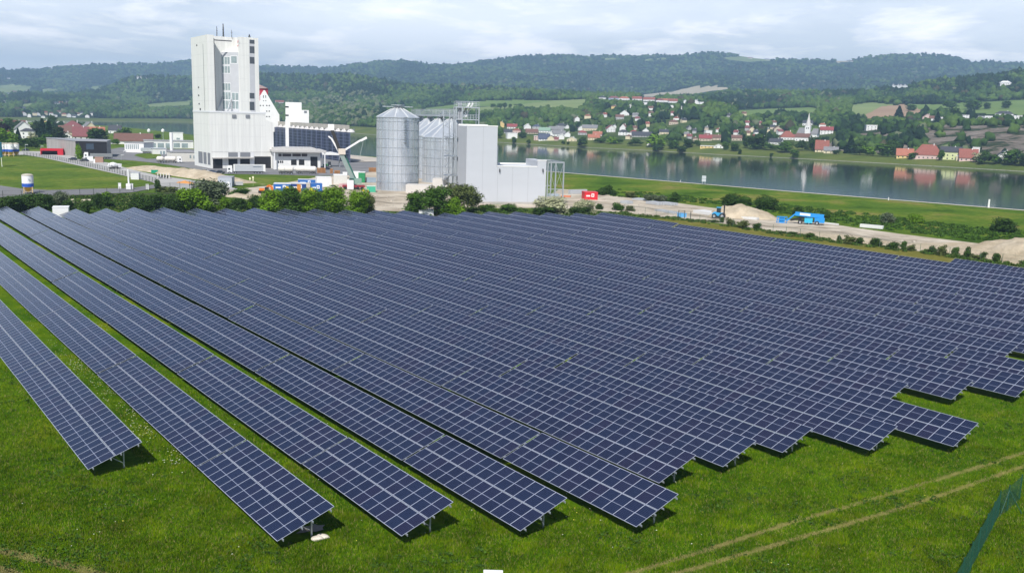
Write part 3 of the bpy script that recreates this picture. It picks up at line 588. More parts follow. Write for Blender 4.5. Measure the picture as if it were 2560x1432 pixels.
# ---------------------------------------------------------------- old granary with white gable, red upper storey
Q = Fr(at(655, 300, 700), -azim(655)+rad(4)); Q.o.z = 0
gr = fthing('granary', 'old granary with a white stepped gable, small paired windows and a red raised roof storey', 'building', Q)
pts = [(600, 300), (600, 262), (652.5, 252), (652.5, 240), (661.8, 225.5), (698.5, 287.5), (698.5, 330), (600, 330)]
prof = [Q.front(*p) for p in pts]; m = MB(); m.gable(prof, 0, 24); m.build('wall', white, gr)
for px, py, w, h in [(658.5, 242, 1.6, 6), (664.3, 242, 1.6, 6), (659, 252.3, 2, 2), (664.5, 252.3, 2, 2), (651, 264.3, 2.6, 2.6), (658, 264.3, 2.6, 2.6), (667, 264.3, 2.6, 2.6), (673.2, 264.3, 2.6, 2.6), (667, 278.4, 2.6, 2.6), (673.2, 278.4, 2.6, 2.6), (667, 292, 2.6, 2.6), (673.2, 292, 2.6, 2.6)]:
    q = MB(); x, z = Q.front(px, py); k = 700/FPX; q.box(x-w*k/2, x+w*k/2, -.06, 0, z-h*k/2, z+h*k/2); q.build('window', dgl, gr)
m = MB(); a = Q.front(635, 221, 12); b = Q.front(669.7, 221, 12); c = Q.front(669.7, 236, 12); m.box(a[0], b[0], 12, 26, c[1]-8, a[1]); m.build('upper_storey', mat('red_paint', (.36, .03, .05), .7), gr)
m = MB(); e0 = Q.front(625, 221.5, 11); e1 = Q.front(670, 221.5, 11); tp = Q.front(640, 208, 19); m.add([(e0[0], 11, e0[1]), (e1[0], 11, e1[1]), (e1[0], 27, e1[1]), (e0[0], 27, e0[1]), (tp[0]-6, 19, tp[1]), (tp[0], 19, tp[1])], [(0, 1, 5, 4), (1, 2, 5), (2, 3, 4, 5), (3, 0, 4), (3, 2, 1, 0)]); m.build('roof', mat('brown_sheet_roof', (.30, .22, .20), .7), gr)
# white stair tower behind the dark bins
Q = Fr(at(718, 330, 672), -azim(718)+rad(0)); Q.o.z = 0
st = fthing('stair_tower', 'white windowless elevator block with a lower right part, standing behind the dark blue bins', 'tower', Q)
x0, x1, x2 = Q.front(714, 300)[0], Q.front(754.5, 300)[0], Q.front(772.5, 300)[0]; z1, z2 = Q.front(730, 256)[1], Q.front(760, 275.5)[1]
m = MB(); m.box(x0, x1, 0, 12, 0, z1); m.box(x1, x2, 0, 12, 0, z2); m.build('wall', white, st); ya_ = -62.; xs0 = Q.front(713.5, 330, ya_)[0]; xs = Q.front(722, 330, ya_)[0]
m = MB(); m.box(xs0, xs, ya_, ya_+3, 0, Q.front(718, 300, ya_)[1]); m.build('stairwell', white, st)
for py in (267.8, 288.8): q = MB(); x, z = Q.front(717.5, py); q.box(x-1.1, x+1.1, -.06, 0, z-.5, z+.5); q.build('window', dgl, st)
q = MB(); x, z = Q.front(763.5, 280); q.box(x-.9, x+.9, -.3, 0, z-.7, z+.7); q.build('vent', slat, st)
# ---------------------------------------------------------------- dark blue bin row
br = G(875.5, 407.5); wdir = Vector((-.50, .866, 0)); LB = 172.
B = Fr(br, math.atan2(-.866, .50))          # x runs from the far left end toward the near right end
B.o = br - B.x*LB
nav = mat('navy_bin_steel', (.016, .024, .066), .45, .3, .35, .15, stretch=(1, 1, .3)); dn = mat('navy_bin_ribs', (.17, .20, .30), .5, .3, var=.1)
bn = fthing('grain_bin_row', 'long row of navy square grain bins under a beige conveyor gallery', 'grain bins', B)
zt = B.front(860, 331)[1]; zg0 = B.front(860, 325)[1]; zg1 = B.front(860, 313.5)[1]
m = MB(); m.prism([(0, 0), (LB, 0), (LB-15, 5.6), (0, 5.6)], 0, zt); m.build('bin_wall', nav, bn)
NB = 17; m = MB()
for i in range(NB+1): x = LB*i/NB; m.box(x-.22, x+.22, -.3, 0, 0, zt)
for i in range(NB*2): x = LB*(i+.5)/(NB*2); m.box(x-.06, x+.06, -.12, 0, 0, zt)
for k in range(9): z = zt*(k+.6)/9; m.box(0, LB, -.18, 0, z-.11, z+.11)
m.build('rib_grid', dn, bn)
for i in range(NB):
    q = MB(); q.lathe((LB*(i+.5)/NB-1.5, 2.8, zt), [(2.7, 0), (2.4, .6), (1.4, 1.5), (.3, 2.0)], 12); q.build('bin_dome', mat('pale_dome', (.62, .60, .58), .6), bn, smooth=True)
    q = MB(); q.bar((LB*(i+.5)/NB, 1.5, zt+1), (LB*(i+.1)/NB, 6, zg0+.5), .5); q.build('feed_pipe', steel, bn)
m = MB(); m.prism([(-2, 2.5), (LB-8, 2.5), (LB-16, 5.5), (-2, 5.5)], zg0, zg1); m.build('conveyor_gallery', mat('beige_sheet', (.44, .41, .36), .7, var=.12, scale=.2), bn)
m = MB(); [m.box(LB*i/NB-.15, LB*i/NB+.15, 2.6, 2.9, zt, zg0) for i in range(NB)]; m.build('gallery_posts', steel, bn)
# logistics hall between tower and bins
Hh = Fr(G(690, 424), T.a-rad(14)); hl = fthing('loading_hall', 'low white loading hall with a wide flat canopy and dark dock doors beside the mill', 'hall', Hh)
xa, xb = Hh.front(684, 400)[0], Hh.front(801, 400)[0]; zc = Hh.front(740, 380.5)[1]; zc2 = Hh.front(740, 375.5)[1]; zt2 = Hh.front(760, 371)[1]
m = MB(); m.box(xa, xb, 0, 22, 0, zc+.2); m.build('wall', white2, hl); m = MB(); m.box(xa-1, xb+2.6, -3.2, 23, zc, zc2); m.box(xa, xb-2, .5, 22, zc2, zt2); m.build('canopy_roof', mat('pale_roof_sheet', (.50, .49, .47), .7), hl)
for a in ((696, 384.5, 704, 391.5), (706, 384.5, 728, 391.5), (731, 384.5, 752, 391.5), (754, 384.5, 768, 391.5)): fq('window', *a, mat('dark_glass2', (.06, .045, .05), .3), parent=hl, fr=Hh)
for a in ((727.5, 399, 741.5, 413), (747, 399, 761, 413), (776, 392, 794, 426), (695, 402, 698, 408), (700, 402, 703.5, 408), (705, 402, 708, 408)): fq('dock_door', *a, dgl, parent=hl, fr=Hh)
m = MB(); [m.box(x-.25, x+.25, -2.9, -2.4, 0, zc) for x in (xb+1.8, xa+.2)]; m.build('canopy_post', fram, hl)
Sh = Fr(G(806, 418), T.a-rad(20)); sh = fthing('open_shelter', 'open machine shelter with a white curved roof right of the loading hall', 'shelter', Sh)
x0, x1 = 0, Sh.front(851, 395)[0]; z = Sh.front(828, 388)[1]; m = MB(); m.gable([(x0, z), (x1, z), (x1, z+.5), ((x0+x1)/2, z+1.4), (x0, z+.9)], 0, 9); m.build('roof', white, sh)
for x in (x0+.3, x1-.3):
    for y in (.3, 8.7): q = MB(); q.box(x-.15, x+.15, y-.15, y+.15, 0, z); q.build('post', steel, sh)
# office buildings at the left of the mill
def block(px, py, turn, name, label, cat, x1px, topy, dp, wmat, rmat, wins=(), z0=0., extra=None, group=None):
    fr = Fr(G(px, py), -azim(px)+rad(turn)); r = fthing(name, label, cat, fr, group); xb_ = fr.front(x1px, py)[0]; zt_ = fr.front((px+x1px)/2, topy)[1]
    q = MB(); q.box(0, xb_, 0, dp, z0, zt_); q.build('wall', wmat, r); q = MB(); q.box(-.3, xb_+.3, -.3, dp+.3, zt_, zt_+.35); q.build('roof', rmat, r)
    for a in wins: fq('window', *a, wgl if len(a) < 5 else dgl, parent=r, fr=fr) if len(a) == 4 else fq('window', *a[:4], dgl, parent=r, fr=fr)
    return r, fr, xb_, zt_
roofg = mat('grey_roof_membrane', (.33, .33, .34), .8, var=.15, scale=.2)
block(312, 381, -26, 'office_building', 'white office building with seven tall strip windows', 'office', 360, 358, 14, white, roofg, [(314+i*5, 361, 317.2+i*5, 373) for i in range(7)])
block(360, 370, 0, 'workshop_hall', 'white workshop hall with broad grey bays behind the tank trailer', 'hall', 484, 353.5, 22, white2, roofg, [(363, 358, 369, 370), (373, 358, 390, 368.5), (394, 358, 410, 370), (414, 358.5, 428, 370.5), (434, 358, 450, 369), (454, 358.5, 470, 370)])
block(432, 352.5, 0, 'roof_lift_house', 'white cube with a small window and a grey cyclone on the workshop roof', 'building', 458, 332.5, 9, white, white, [(441, 345, 450, 349.5)])
block(430, 405, 12, 'gate_house', 'low pale side building with a long eave next to the mill base', 'building', 488, 381, 12, mat('wall_pale', (.66, .64, .58), .8), roofg, [(474, 388, 478, 396), (483, 389, 487, 397)])
block(382, 386, 6, 'weigh_house', 'small glazed weigh house under a grey canopy', 'building', 416, 372.5, 8, white2, mat('silver_roof', (.50, .53, .56), .5), [(400, 378, 405, 387), (407, 378, 413, 387)])
q = G(429.5, 386); r = thing('flue_pipe', 'slim white chimney flue in front of the workshop hall', 'chimney', q); m = MB(); m.cyl((0, 0, 0), (0, 0, Fr(q, -azim(429)).front(428.5, 331.5)[1]), 1.0, 1.0, 12); m.build('pipe', white, r); m = MB(); m.cyl((0, 0, 0), (0, 0, 1.2), 1.6, 1.6, 12); m.build('footing', concrete, r)
for px, lb in ((373, 'left white spherical level sensor mast behind the offices'), (408, 'right white aerial mast behind the offices')):
    q = G(px, 352); fr = Fr(q, -azim(px)); r = thing('aerial_mast', lb, 'mast', q); zt_ = fr.front(px, 331)[1]; m = MB(); m.cyl((0, 0, 0), (0, 0, zt_), .3, .2, 6); m.build('pole', steel, r); m = MB(); m.lathe((0, 0, zt_-.5), [(.2, 0), (1.3, .8), (1.5, 2.2), (.3, 3.6)], 10); m.build('head', white, r)
# black timber hall with the red box
Hf = Fr(G(190.5, 393), -azim(190)+rad(-2)); bh = fthing('black_hall', 'flat black front hall with weathered grey timber side wall', 'hall', Hf)
xr = Hf.front(268, 385)[0]; zt3 = Hf.front(191, 353)[1]; zr = Hf.front(268, 354.8)[1]; zl3 = Fr(G(117.5, 381), Hf.a).front(117.5, 345.5)[1]; tim = mat('weathered_timber', (.34, .32, .30), .85, var=.4, scale=.8, stretch=(4, 4, .12)); blk = mat('black_cladding', (.013, .012, .016), .75, var=.3, scale=1, stretch=(3, 3, .1))
pl = G(118, 381); lp = Vector(((pl-Hf.o).dot(Hf.x), (pl-Hf.o).dot(Hf.y))); zl = 7.2
m = MB(); m.add([(0, 0, 0), (xr, 0, 0), (xr+2, lp.y*.5, 0), (lp.x, lp.y, 0), (0, 0, zt3), (xr, 0, zr), (xr+2, lp.y*.5, zr), (lp.x, lp.y, zl3)], [(0, 1, 5, 4)], 0); m.add([(0, 0, 0), (lp.x, lp.y, 0), (lp.x, lp.y, zl3), (0, 0, zt3)], [(1, 0, 3, 2)], 1); m.add([(xr, 0, 0), (xr+2, lp.y*.5, 0), (xr+2, lp.y*.5, zr), (xr, 0, zr), (lp.x, lp.y, 0), (lp.x, lp.y, zl3)], [(0, 1, 2, 3), (1, 4, 5, 2)], 1)
m.build('wall', [blk, tim], bh); m = MB(); m.add([(-.2, -.3, zt3), (xr+.2, -.3, zr), (xr+2.2, lp.y*.5+.3, zr), (lp.x-.3, lp.y+.3, zl3), (-.2, -.3, zt3+.4), (xr+.2, -.3, zr+.4), (xr+2.2, lp.y*.5+.3, zr+.4), (lp.x-.3, lp.y+.3, zl3+.4)], [(0, 1, 5, 4), (1, 2, 6, 5), (2, 3, 7, 6), (3, 0, 4, 7), (4, 5, 6, 7), (3, 2, 1, 0)]); m.build('roof', mat('hall_roof', (.30, .31, .33), .8), bh)
fq('window', 215, 359, 235, 374, mat('blue_glass', (.05, .07, .11), .1, spec=.9), parent=bh, fr=Hf)
Rf = Fr(G(144, 388.5), -azim(150)+rad(-8)); rb = fthing('red_entrance_box', 'bright red entrance box leaning on the grey timber wall', 'porch', Rf); xq = Rf.front(158, 388)[0]; zq = Rf.front(150, 372.5)[1]
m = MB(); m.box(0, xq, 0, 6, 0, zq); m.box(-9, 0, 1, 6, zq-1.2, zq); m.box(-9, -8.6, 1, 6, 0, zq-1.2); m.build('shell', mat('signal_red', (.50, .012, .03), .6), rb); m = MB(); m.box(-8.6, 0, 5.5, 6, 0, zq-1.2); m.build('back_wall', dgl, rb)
# ---------------------------------------------------------------- new steel silos
def silo_mat(name, r=.27):
    m = bpy.data.materials.new(name); m.use_nodes = True; t = m.node_tree; b = t.nodes['Principled BSDF']; b.inputs['Base Color'].default_value = (.78, .81, .84, 1); b.inputs['Metallic'].default_value = .78; b.inputs['Roughness'].default_value = r
    c = t.nodes.new('ShaderNodeTexCoord'); w = t.nodes.new('ShaderNodeTexWave'); w.bands_direction = 'Z'; w.inputs['Scale'].default_value = 3.2; t.links.new(c.outputs['Object'], w.inputs['Vector'])
    n = t.nodes.new('ShaderNodeTexNoise'); n.inputs['Scale'].default_value = .35; mp = t.nodes.new('ShaderNodeMapping'); mp.inputs['Scale'].default_value = (1, 1, .25); t.links.new(c.outputs['Object'], mp.inputs[0]); t.links.new(mp.outputs[0], n.inputs['Vector'])
    r_ = t.nodes.new('ShaderNodeValToRGB'); e = r_.color_ramp.elements; e[0].position = .35; e[1].position = .65; e[0].color = (.66, .69, .72, 1); e[1].color = (.80, .83, .86, 1); t.links.new(n.outputs[0], r_.inputs[0]); t.links.new(r_.outputs[0], b.inputs['Base Color'])
    bp = t.nodes.new('ShaderNodeBump'); bp.inputs['Strength'].default_value = 1.; bp.inputs['Distance'].default_value = .013; t.links.new(w.outputs[0], bp.inputs['Height']); t.links.new(bp.outputs[0], b.inputs['Normal']); return m
galv = silo_mat('silo_sheet'); galvr = mat('silo_roof_sheet', (.66, .70, .73), .38, .6, .06, .3); ribm = mat('silo_ribs', (.42, .45, .48), .5, .6, .05)
def silo(cx, cy, R, eave, peak, label, bands=7):
    r = thing('grain_silo', label, 'silo', (cx, cy, 0), 0, 'new galvanised grain silos')
    m = MB(); n = 72; vs = [(R*math.cos(2*math.pi*i/n), R*math.sin(2*math.pi*i/n), z) for z in (0, eave) for i in range(n)]; m.add(vs, [(i, (i+1) % n, n+(i+1) % n, n+i) for i in range(n)]); m.build('shell', galv, r, smooth=True)
    m = MB(); m.lathe((0, 0, 0), [(R+.35, eave-.15), (R+.35, eave), (1.0, peak), (.9, peak+.1)], 48); rf = m.build('roof', galvr, r)
    m = MB(); nv = 30
    for i in range(nv): a = 2*math.pi*i/nv; m.bar((R*1.008*math.cos(a), R*1.008*math.sin(a), 0), (R*1.008*math.cos(a), R*1.008*math.sin(a), eave), .09, .12)
    for k in range(1, bands+1):
        z = eave*k/(bands+.5); m.lathe((0, 0, z), [(R+.02, 0), (R+.14, .02), (R+.14, .14), (R+.02, .16)], 72)
    m.build('stiffeners', ribm, r); m = MB()
    for i in range(10): a = 2*math.pi*i/10+.3; m.bar((R*1.02*math.cos(a), R*1.02*math.sin(a), eave+.12), (1.*math.cos(a), 1.*math.sin(a), peak+.1), .16, .14)
    m.build('roof_ribs', white, rf); m = MB(); m.lathe((0, 0, peak), [(1.3, 0), (1.3, .5), (2.6, .5), (2.6, .75)], 14); m.build('top_platform', steel, r)
    m = MB(); m.lathe((0, 0, -.3), [(R+.9, 0), (R+.9, .55), (R, .55)], 48); m.build('footing', concrete, r)
    return r
k = math.hypot(*G(995, 479)[:2]); R1 = 51/FPX*k*1.022; ctr = at(994.3, 400, k+R1); fr = Fr(ctr, -azim(995)); fr.o.z = 0
ev = fr.front(995, 293.5, -R1)[1]; pk = fr.front(995, 267.5)[1]
S1 = silo(ctr.x, ctr.y, R1, ev, pk, 'tallest new galvanised silo with a bright sun streak, standing alone at the left', 8)
m = MB()
for i in range(24):
    a0 = -1.3+i*.03; z = ev-.5-i*.0
pl_ = MB(); a = math.atan2(-ctr.y, -ctr.x)+.35
for z in np.arange(ev-9, ev+.5, .9): pl_.box(-.6, .6, -1.3, 0, z, z+.08, M=Matrix.Rotation(a+math.pi/2, 4, 'Z')@Matrix.Translation((0, -R1*-0-R1, 0)))
pl_.build('ladder_platforms', steel, S1)
for sgn in (-1, 1):
    a = azim(995); p_ = Vector((sgn*3.2*math.cos(-a)*1, sgn*3.2*math.sin(-a), pk)); q = MB(); q.box(p_.x-2.4, p_.x+2.4, p_.y-1, p_.y+1, pk-.1, pk+.15); q.build('roof_gangway', steel, S1)
P1 = at(1128, 400, 405); P1.z = 0; sc1 = 405/FPX; R2 = 70.5*sc1; SV = Vector((-7.0, 25.4, 0))
lbs = ['front silo of the four lower galvanised silos, brightly lit', 'second silo of the row of four, behind the front one', 'third silo of the row of four', 'last silo of the row of four, farthest back']
for i in range(4):
    c = P1+SV*i; fr = Fr(Vector((c.x, c.y, 0)), -azim(1128)); e2 = Fr(Vector((P1.x, P1.y, 0)), -azim(1128)).front(1110, 345, -R2)[1]; silo(c.x, c.y, R2, e2, 27.3, lbs[i], 5)
# gangway along the silo tops
a = P1+Vector((6, -14, 0)); b = P1+SV*3.4+Vector((-2, 0, 0)); d_ = (b-a).normalized(); n_ = Vector((-d_.y, d_.x, 0)); gw = thing('silo_gangway', 'long grated gangway with railings crossing the silo tops', 'gangway', (0, 0, 0))
m = MB(); m.bar(a+Vector((0, 0, 28.2)), b+Vector((0, 0, 28.2)), 2.6, .9); m.build('conveyor_trough', steel, gw); m = MB(); L = (b-a).length
for s in (-1.3, 1.3):
    for h in (29.4, 30.2, 31.0): m.bar(a+n_*s+Vector((0, 0, h)), b+n_*s+Vector((0, 0, h)), .16)
    for i in range(int(L/3)+1): q = a+d_*i*3+n_*s; m.bar(q+Vector((0, 0, 28.6)), q+Vector((0, 0, 31.0)), .16)
m.build('railing', steel, gw)
for i in range(4):
    c = P1+SV*i; q = MB(); [q.bar((c.x+dx, c.y+dy, 26.5), (c.x+dx*.4, c.y+dy*.4, 28.2), .3) for dx in (-1.5, 1.5) for dy in (-1.5, 1.5)]; q.build('support_trestle', steel, gw)
# grey clad process building
Bx = Fr(G(1165, 510), 0); pr = G(1363, 511.5); Bx = Fr(Bx.o, math.atan2((pr-Bx.o).y, (pr-Bx.o).x)); gclad = mat('grey_sandwich_panels', (.53, .55, .585), .5, .1, .04, .08, stretch=(.3, .3, 3))
pb = fthing('process_building', 'new L shaped building clad in pale grey panels with a tall left part', 'building', Bx)
f = lambda px, py, y=0.: Bx.front(px, py, y)
xa, xt, xe, xr = f(1166, 400)[0], f(1243, 380)[0], f(1343, 440)[0], f(1365, 440)[0]; zA, zB, zC = f(1205, 316.5)[1], f(1300, 417.5)[1], f(1354, 402.5)[1]
m = MB(); m.box(xa, xt, 0, 17, .8, zA); m.box(xt, xr, 0, 17, .8, zB); m.box(xe, xr, 0, 17, zB, zC); m.build('wall', gclad, pb)
m = MB(); m.box(xa-.1, xt+.1, -.1, .3, zA, zA+.35); m.box(xt+.1, xe-.1, -.1, .3, zB, zB+.35); m.box(xe-.1, xr+.1, -.1, .3, zC, zC+.3); m.box(xa, xt, 16.8, 17.1, zA, zA+.5); m.box(xt+.5, xe, 16.8, 17.1, zB, zB+.5); m.build('parapet', white, pb); m = MB(); m.box(xa-.3, xr+.3, -.3, 17.3, -.3, .8); m.build('plinth', concrete, pb)
m = MB()
for px in (1206, 1244, 1281, 1320): x = f(px, 450)[0]; m.box(x-.03, x+.03, -.025, 0, .8, zB if px > 1230 else zA)
m.build('panel_joints', mat('panel_joint', (.32, .33, .35), .6, var=0), pb)
m = MB(); m.box(xt, xt+.5, 1, 2, zB, zA-6); m.build('downpipe', steel, pb)
for px in (1249, 1357): q = MB(); x, z = f(px, 426); q.box(x-.15, x+.15, -.5, 0, z-.6, z+.5); q.build('wall_lamp', dsteel, pb)
# open steel frame at its right end
fr_ = fthing('open_structure', 'open galvanised steel frame with cross bracing at the right end of the grey building', 'steel frame', Bx); xz = f(1409, 450)[0]; zF = f(1388, 405)[1]; m = MB()
cols_ = [(xr+.6, .3), (xz, .3), (xr+.6, 16.5), (xz, 16.5), ((xr+xz)/2+.3, .3), ((xr+xz)/2+.3, 16.5)]
for x, y in cols_: q = MB(); q.box(x-.2, x+.2, y-.2, y+.2, 0, zF); q.build('column', steel, fr_)
for y in (.3, 16.5):
    q = MB(); q.bar((xr+.6, y, zF-.2), (xz, y, zF-.2), .35, .5); q.build('beam', steel, fr_); q = MB(); q.bar((xr+.6, y, zF*.36), (xz, y, zF*.36), .25); q.build('beam', steel, fr_)
for x in (xr+.6, xz): q = MB(); q.bar((x, .3, zF-.2), (x, 16.5, zF-.2), .35, .5); q.build('beam', steel, fr_)
q = MB(); xm = (xr+xz)/2+.3
for u0, u1 in ((xr+.6, xm), (xm, xz)): q.bar((u0, .3, .3), (u1, .3, zF*.36), .09); q.bar((u1, .3, .3), (u0, .3, zF*.36), .09); q.bar((u0, .3, zF*.36), (u1, .3, zF-.3), .09); q.bar((u1, .3, zF*.36), (u0, .3, zF-.3), .09)
q.build('bracing', steel, fr_)
# bucket elevator tower
Ev = Fr(G(1137, 495), -azim(1150)+rad(6)); Ev.o = Vector((at(1138, 300, 345).x, at(1138, 300, 345).y, 0)); et = fthing('elevator_tower', 'open steel elevator tower with platforms, railings and stairs between silos and grey building', 'steel tower', Ev)
e = lambda px, py, y=0.: Ev.front(px, py, y)
x0, xm, x1 = e(1140, 300)[0], e(1155, 300)[0], e(1197, 300)[0]; zt1, zt0, zp = e(1165, 261)[1], e(1165, 267.5)[1], e(1165, 298)[1]
for x in (x0, xm, x1):
    for y in (0, 8): q = MB(); q.box(x-.2, x+.2, y-.2, y+.2, 0, zt0); q.build('column', steel, et)
for z, xs0 in ((zt0, x0), (zp, xm-2)): q = MB(); q.box(xs0, x1, 0, 8, z-.4, z); q.build('platform', steel, et)
for z, xs0, h in ((zt0, x0, zt1-zt0+1.), (zp, xm, 1.6)):
    q = MB()
    for y in (0, 8):
        for t_ in (.35, .7, 1.): q.bar((xs0, y, z+h*t_), (x1, y, z+h*t_), .11)
        for i in range(7): x = xs0+(x1-xs0)*i/6; q.bar((x, y, z), (x, y, z+h), .12)
    for x in (xs0, x1):
        for t_ in (.5, 1.): q.bar((x, 0, z+h*t_), (x, 8, z+h*t_), .11)
    q.build('railing', steel, et)
q = MB(); q.bar((xm, 4, zp+.5), (xm+3.2, 4, zt0+1.5), .9, .6); q.bar((xm+1.5, 2.5, zp+.8), (xm+4.2, 2.5, zt0+1.5), .7, .5); q.build('chute', white, et)
nl = 11; sw = x0-3.8
for k in range(nl):
    z0 = (zp)*k/nl; z1 = zp*(k+1)/nl; q = MB(); xa_, xb_ = (sw, x0) if k % 2 == 0 else (x0, sw); q.bar((xa_, 1.2, z0), (xb_, 1.2, z1), .9, .16); q.bar((xa_, .7, z0+1.1), (xb_, .7, z1+1.1), .1); q.bar((xa_, .7, z0+.6), (xb_, .7, z1+.6), .1); q.box(min(xa_, xb_)-.8, min(xa_, xb_)+.3, .3, 2.6, z1-.1, z1); q.build('stair_flight', steel, et)
for x in (sw-.6, sw+1.6, x0-.5): q = MB(); [q.bar((x, y, 0), (x, y, zp+3), .2) for y in (.3, 2.6)]; q.build('stair_column', steel, et)
for x in (x0+1.0, x0+1.9): q = MB(); q.box(x-.35, x+.35, 1.2, 1.9, 0, zt0+1.2); q.build('bucket_elevator_leg', mat('elevator_sheet', (.45, .47, .50), .5, .5), et)
for z in (zp*.24, zp*.5, zp*.76): q = MB(); q.box(sw, xm+3, -.2, 8, z-.2, z); q.bar((sw, -.2, z+1.1), (xm+3, -.2, z+1.1), .12); q.build('landing', steel, et)
for i, (px0, px1, y0, y1, lb) in enumerate([(1014, 1077, 483, 462.5, 'long low precast concrete wall before the silos'), (1081, 1118, 481, 447.5, 'higher concrete block right of the long low wall')]):
    w = Fr(G(px0, y0), -azim(px0)+rad(-6)); r = fthing('concrete_wall', lb, 'wall', w, 'concrete walls at the silo foot'); q = MB(); q.box(0, w.front(px1, y0)[0], 0, 7, 0, w.front(px0+10, y1)[1]); q.build('wall', mat('precast', (.60, .57, .53), .85), r)
# ---------------------------------------------------------------- mobile crane
grn = mat('crane_green', (.03, .13, .10), .45); grb = mat('crane_boom', (.24, .30, .28), .5); wht = mat('crane_white', (.80, .80, .80), .45, var=.03); rdm = mat('crane_red', (.30, .03, .04), .5); dk = mat('crane_dark', (.03, .027, .025), .6)
Cr = Fr(G(884, 475), -azim(884)); crn = fthing('mobile_crane', 'green mobile crane with a steep boom and two white arms spread like a V', 'crane', Cr); c = lambda px, py, y=0.: Cr.front(px, py, y)
def arm(pts, w0, w1, m_, name, y=2., h=None):
    for (a, b) in zip(pts, pts[1:]):
        A = c(*a, y); Bb = c(*b, y); q = MB(); q.bar((A[0], y, A[1]), (Bb[0], y, Bb[1]), w0, h or w1); q.build(name, m_, crn)
x0, _ = c(856, 470); x1, _ = c(912, 470); q = MB(); q.box(x0, x1, 0, 3, .9, 1.7); q.build('chassis', rdm, crn); q = MB(); q.box(c(868, 470)[0], c(884, 470)[0], -.4, 3.2, .3, 3.6); q.build('carrier_cab', wht, crn)
for i in range(5):
    for y in (0, 2.9): q = MB(); x = x0+1+(x1-x0-2)*i/4; q.cyl((x, y-.25, .65), (x, y+.25, .65), .65, n=14); q.build('wheel', tyre, crn)
q = MB(); a_, z_ = c(873, 461); b_, z2 = c(886, 446.5); q.box(a_, b_, .2, 2.8, z_, z2); q.build('operator_cab', grn, crn); q = MB(); q.box(a_+.15, b_-.6, .15, .2, z_+.6, z2-.15); q.build('window', glass, crn)
q = MB(); a_, z_ = c(886, 460); b_, z2 = c(904, 447); q.box(a_, b_, .2, 2.8, z_, z2); q.build('engine_housing', mat('crane_grey_green', (.22, .33, .28), .5), crn)
arm([(883, 449), (852, 383)], 1.2, 1.5, grb, 'main_boom'); arm([(889, 449), (857, 378)], .7, .8, grn, 'luffing_cylinder', 2.6); arm([(851, 382), (829, 322)], 1.0, 1.2, dk, 'boom_extension'); arm([(847, 379), (829, 347)], .5, .6, wht, 'left_arm', 2.5); arm([(829, 347), (821, 341)], .5, .5, wht, 'left_arm_tip', 2.5)
arm([(856, 379), (902, 350.5)], .55, .65, wht, 'right_arm', 1.5); arm([(902, 352), (917, 344)], .7, .8, wht, 'right_arm_tip', 1.5); arm([(908, 354), (899, 394)], .12, .12, steel, 'hoist_rope', 1.5)
q = MB(); a_, z_ = c(827.5, 320); q.box(a_-1.1, a_+1.1, 1.2, 3., z_-.9, z_+1.3); q.build('boom_head', wht, crn); q = MB(); a_, z_ = c(854, 380); q.box(a_-1.2, a_+1.4, 1., 3.2, z_-1, z_+1.1); q.build('boom_joint', mat('joint_beige', (.62, .55, .47), .6), crn); arm([(848, 408), (855, 381)], .25, .25, dk, 'stay', 3.)
for xx in (c(850, 470)[0], c(922, 470)[0]):
    q = MB(); q.bar((xx, -2.2, .5), (xx, 5, .5), .4); q.bar((xx, -2.2, 0), (xx, -2.2, .6), .5); q.build('outrigger', rdm, crn)
# ---------------------------------------------------------------- containers, cabins, sheds
def cont(px0, y0, px1, y1, dp, m_, name, label, cat, turn=0., group=None, roof=None, doors=0, logo=False, z0=0., rib=True):
    w = Fr(G(px0, y0), -azim(px0)+rad(turn)); r = fthing(name, label, cat, w, group); X = w.front(px1, y0)[0]; Z = w.front((px0+px1)/2, y1)[1]
    q = MB(); q.box(0, X, 0, dp, z0, Z-.12); q.build('body', m_, r); q = MB(); q.box(-.06, X+.06, -.06, dp+.06, Z-.12, Z); q.build('roof', roof or m_, r)
    if rib:
        q = MB(); n = max(4, int(X/.6)); [q.box(X*i/n+.12, X*i/n+.3, -.05, 0, z0+.15, Z-.3) for i in range(n)]; q.build('corrugation', m_, r)
    for i in range(doors): q = MB(); x = X*(i+.5)/doors; q.box(x-.45, x+.45, -.1, -.05, z0+.1, z0+2.0); q.build('door', fram, r)
    if logo:
        q = MB(); x = X*.62; q.box(x-.5, x+.5, -.1, -.06, Z-1.7, Z-.5); q.box(X*.12, X*.42, -.1, -.06, Z-1.6, Z-1.1); lg = q.build('white_marking', white, r); q = MB(); q.box(x-.22, x+.22, -.13, -.1, Z-1.4, Z-.8); q.build('marking_centre', m_, lg)
    return r
blu = mat('container_blue', (.025, .13, .42), .5, var=.08, scale=.6); blu2 = mat('container_navy', (.02, .06, .22), .5, var=.08); rw = mat('container_roof', (.62, .63, .64), .6)
cg = 'site containers of the silo construction'
cont(684, 479, 727, 459.5, 6, blu, 'site_container', 'long blue container nearest to the excavator', 'container', -4, cg, rw, logo=True); cont(727, 478, 766, 459, 6, blu2, 'site_container', 'navy container with an orange door next to the long blue one', 'container', 0, cg, rw, logo=True)
cont(745, 457, 790, 448.5, 3, blu, 'site_container', 'blue container behind with a white round mark', 'container', -2, cg, rw, logo=True); cont(778, 480, 806, 460, 5, blu, 'site_container', 'blue container at the right end of the container group', 'container', 4, cg, blu, logo=True)
q = G(744, 480); cont(742.5, 480, 752, 461, .6, mat('rust_orange', (.52, .21, .03), .7), 'sheet_pile', 'upright orange brown steel panel between the blue containers', 'panel', 0, None, rib=False)
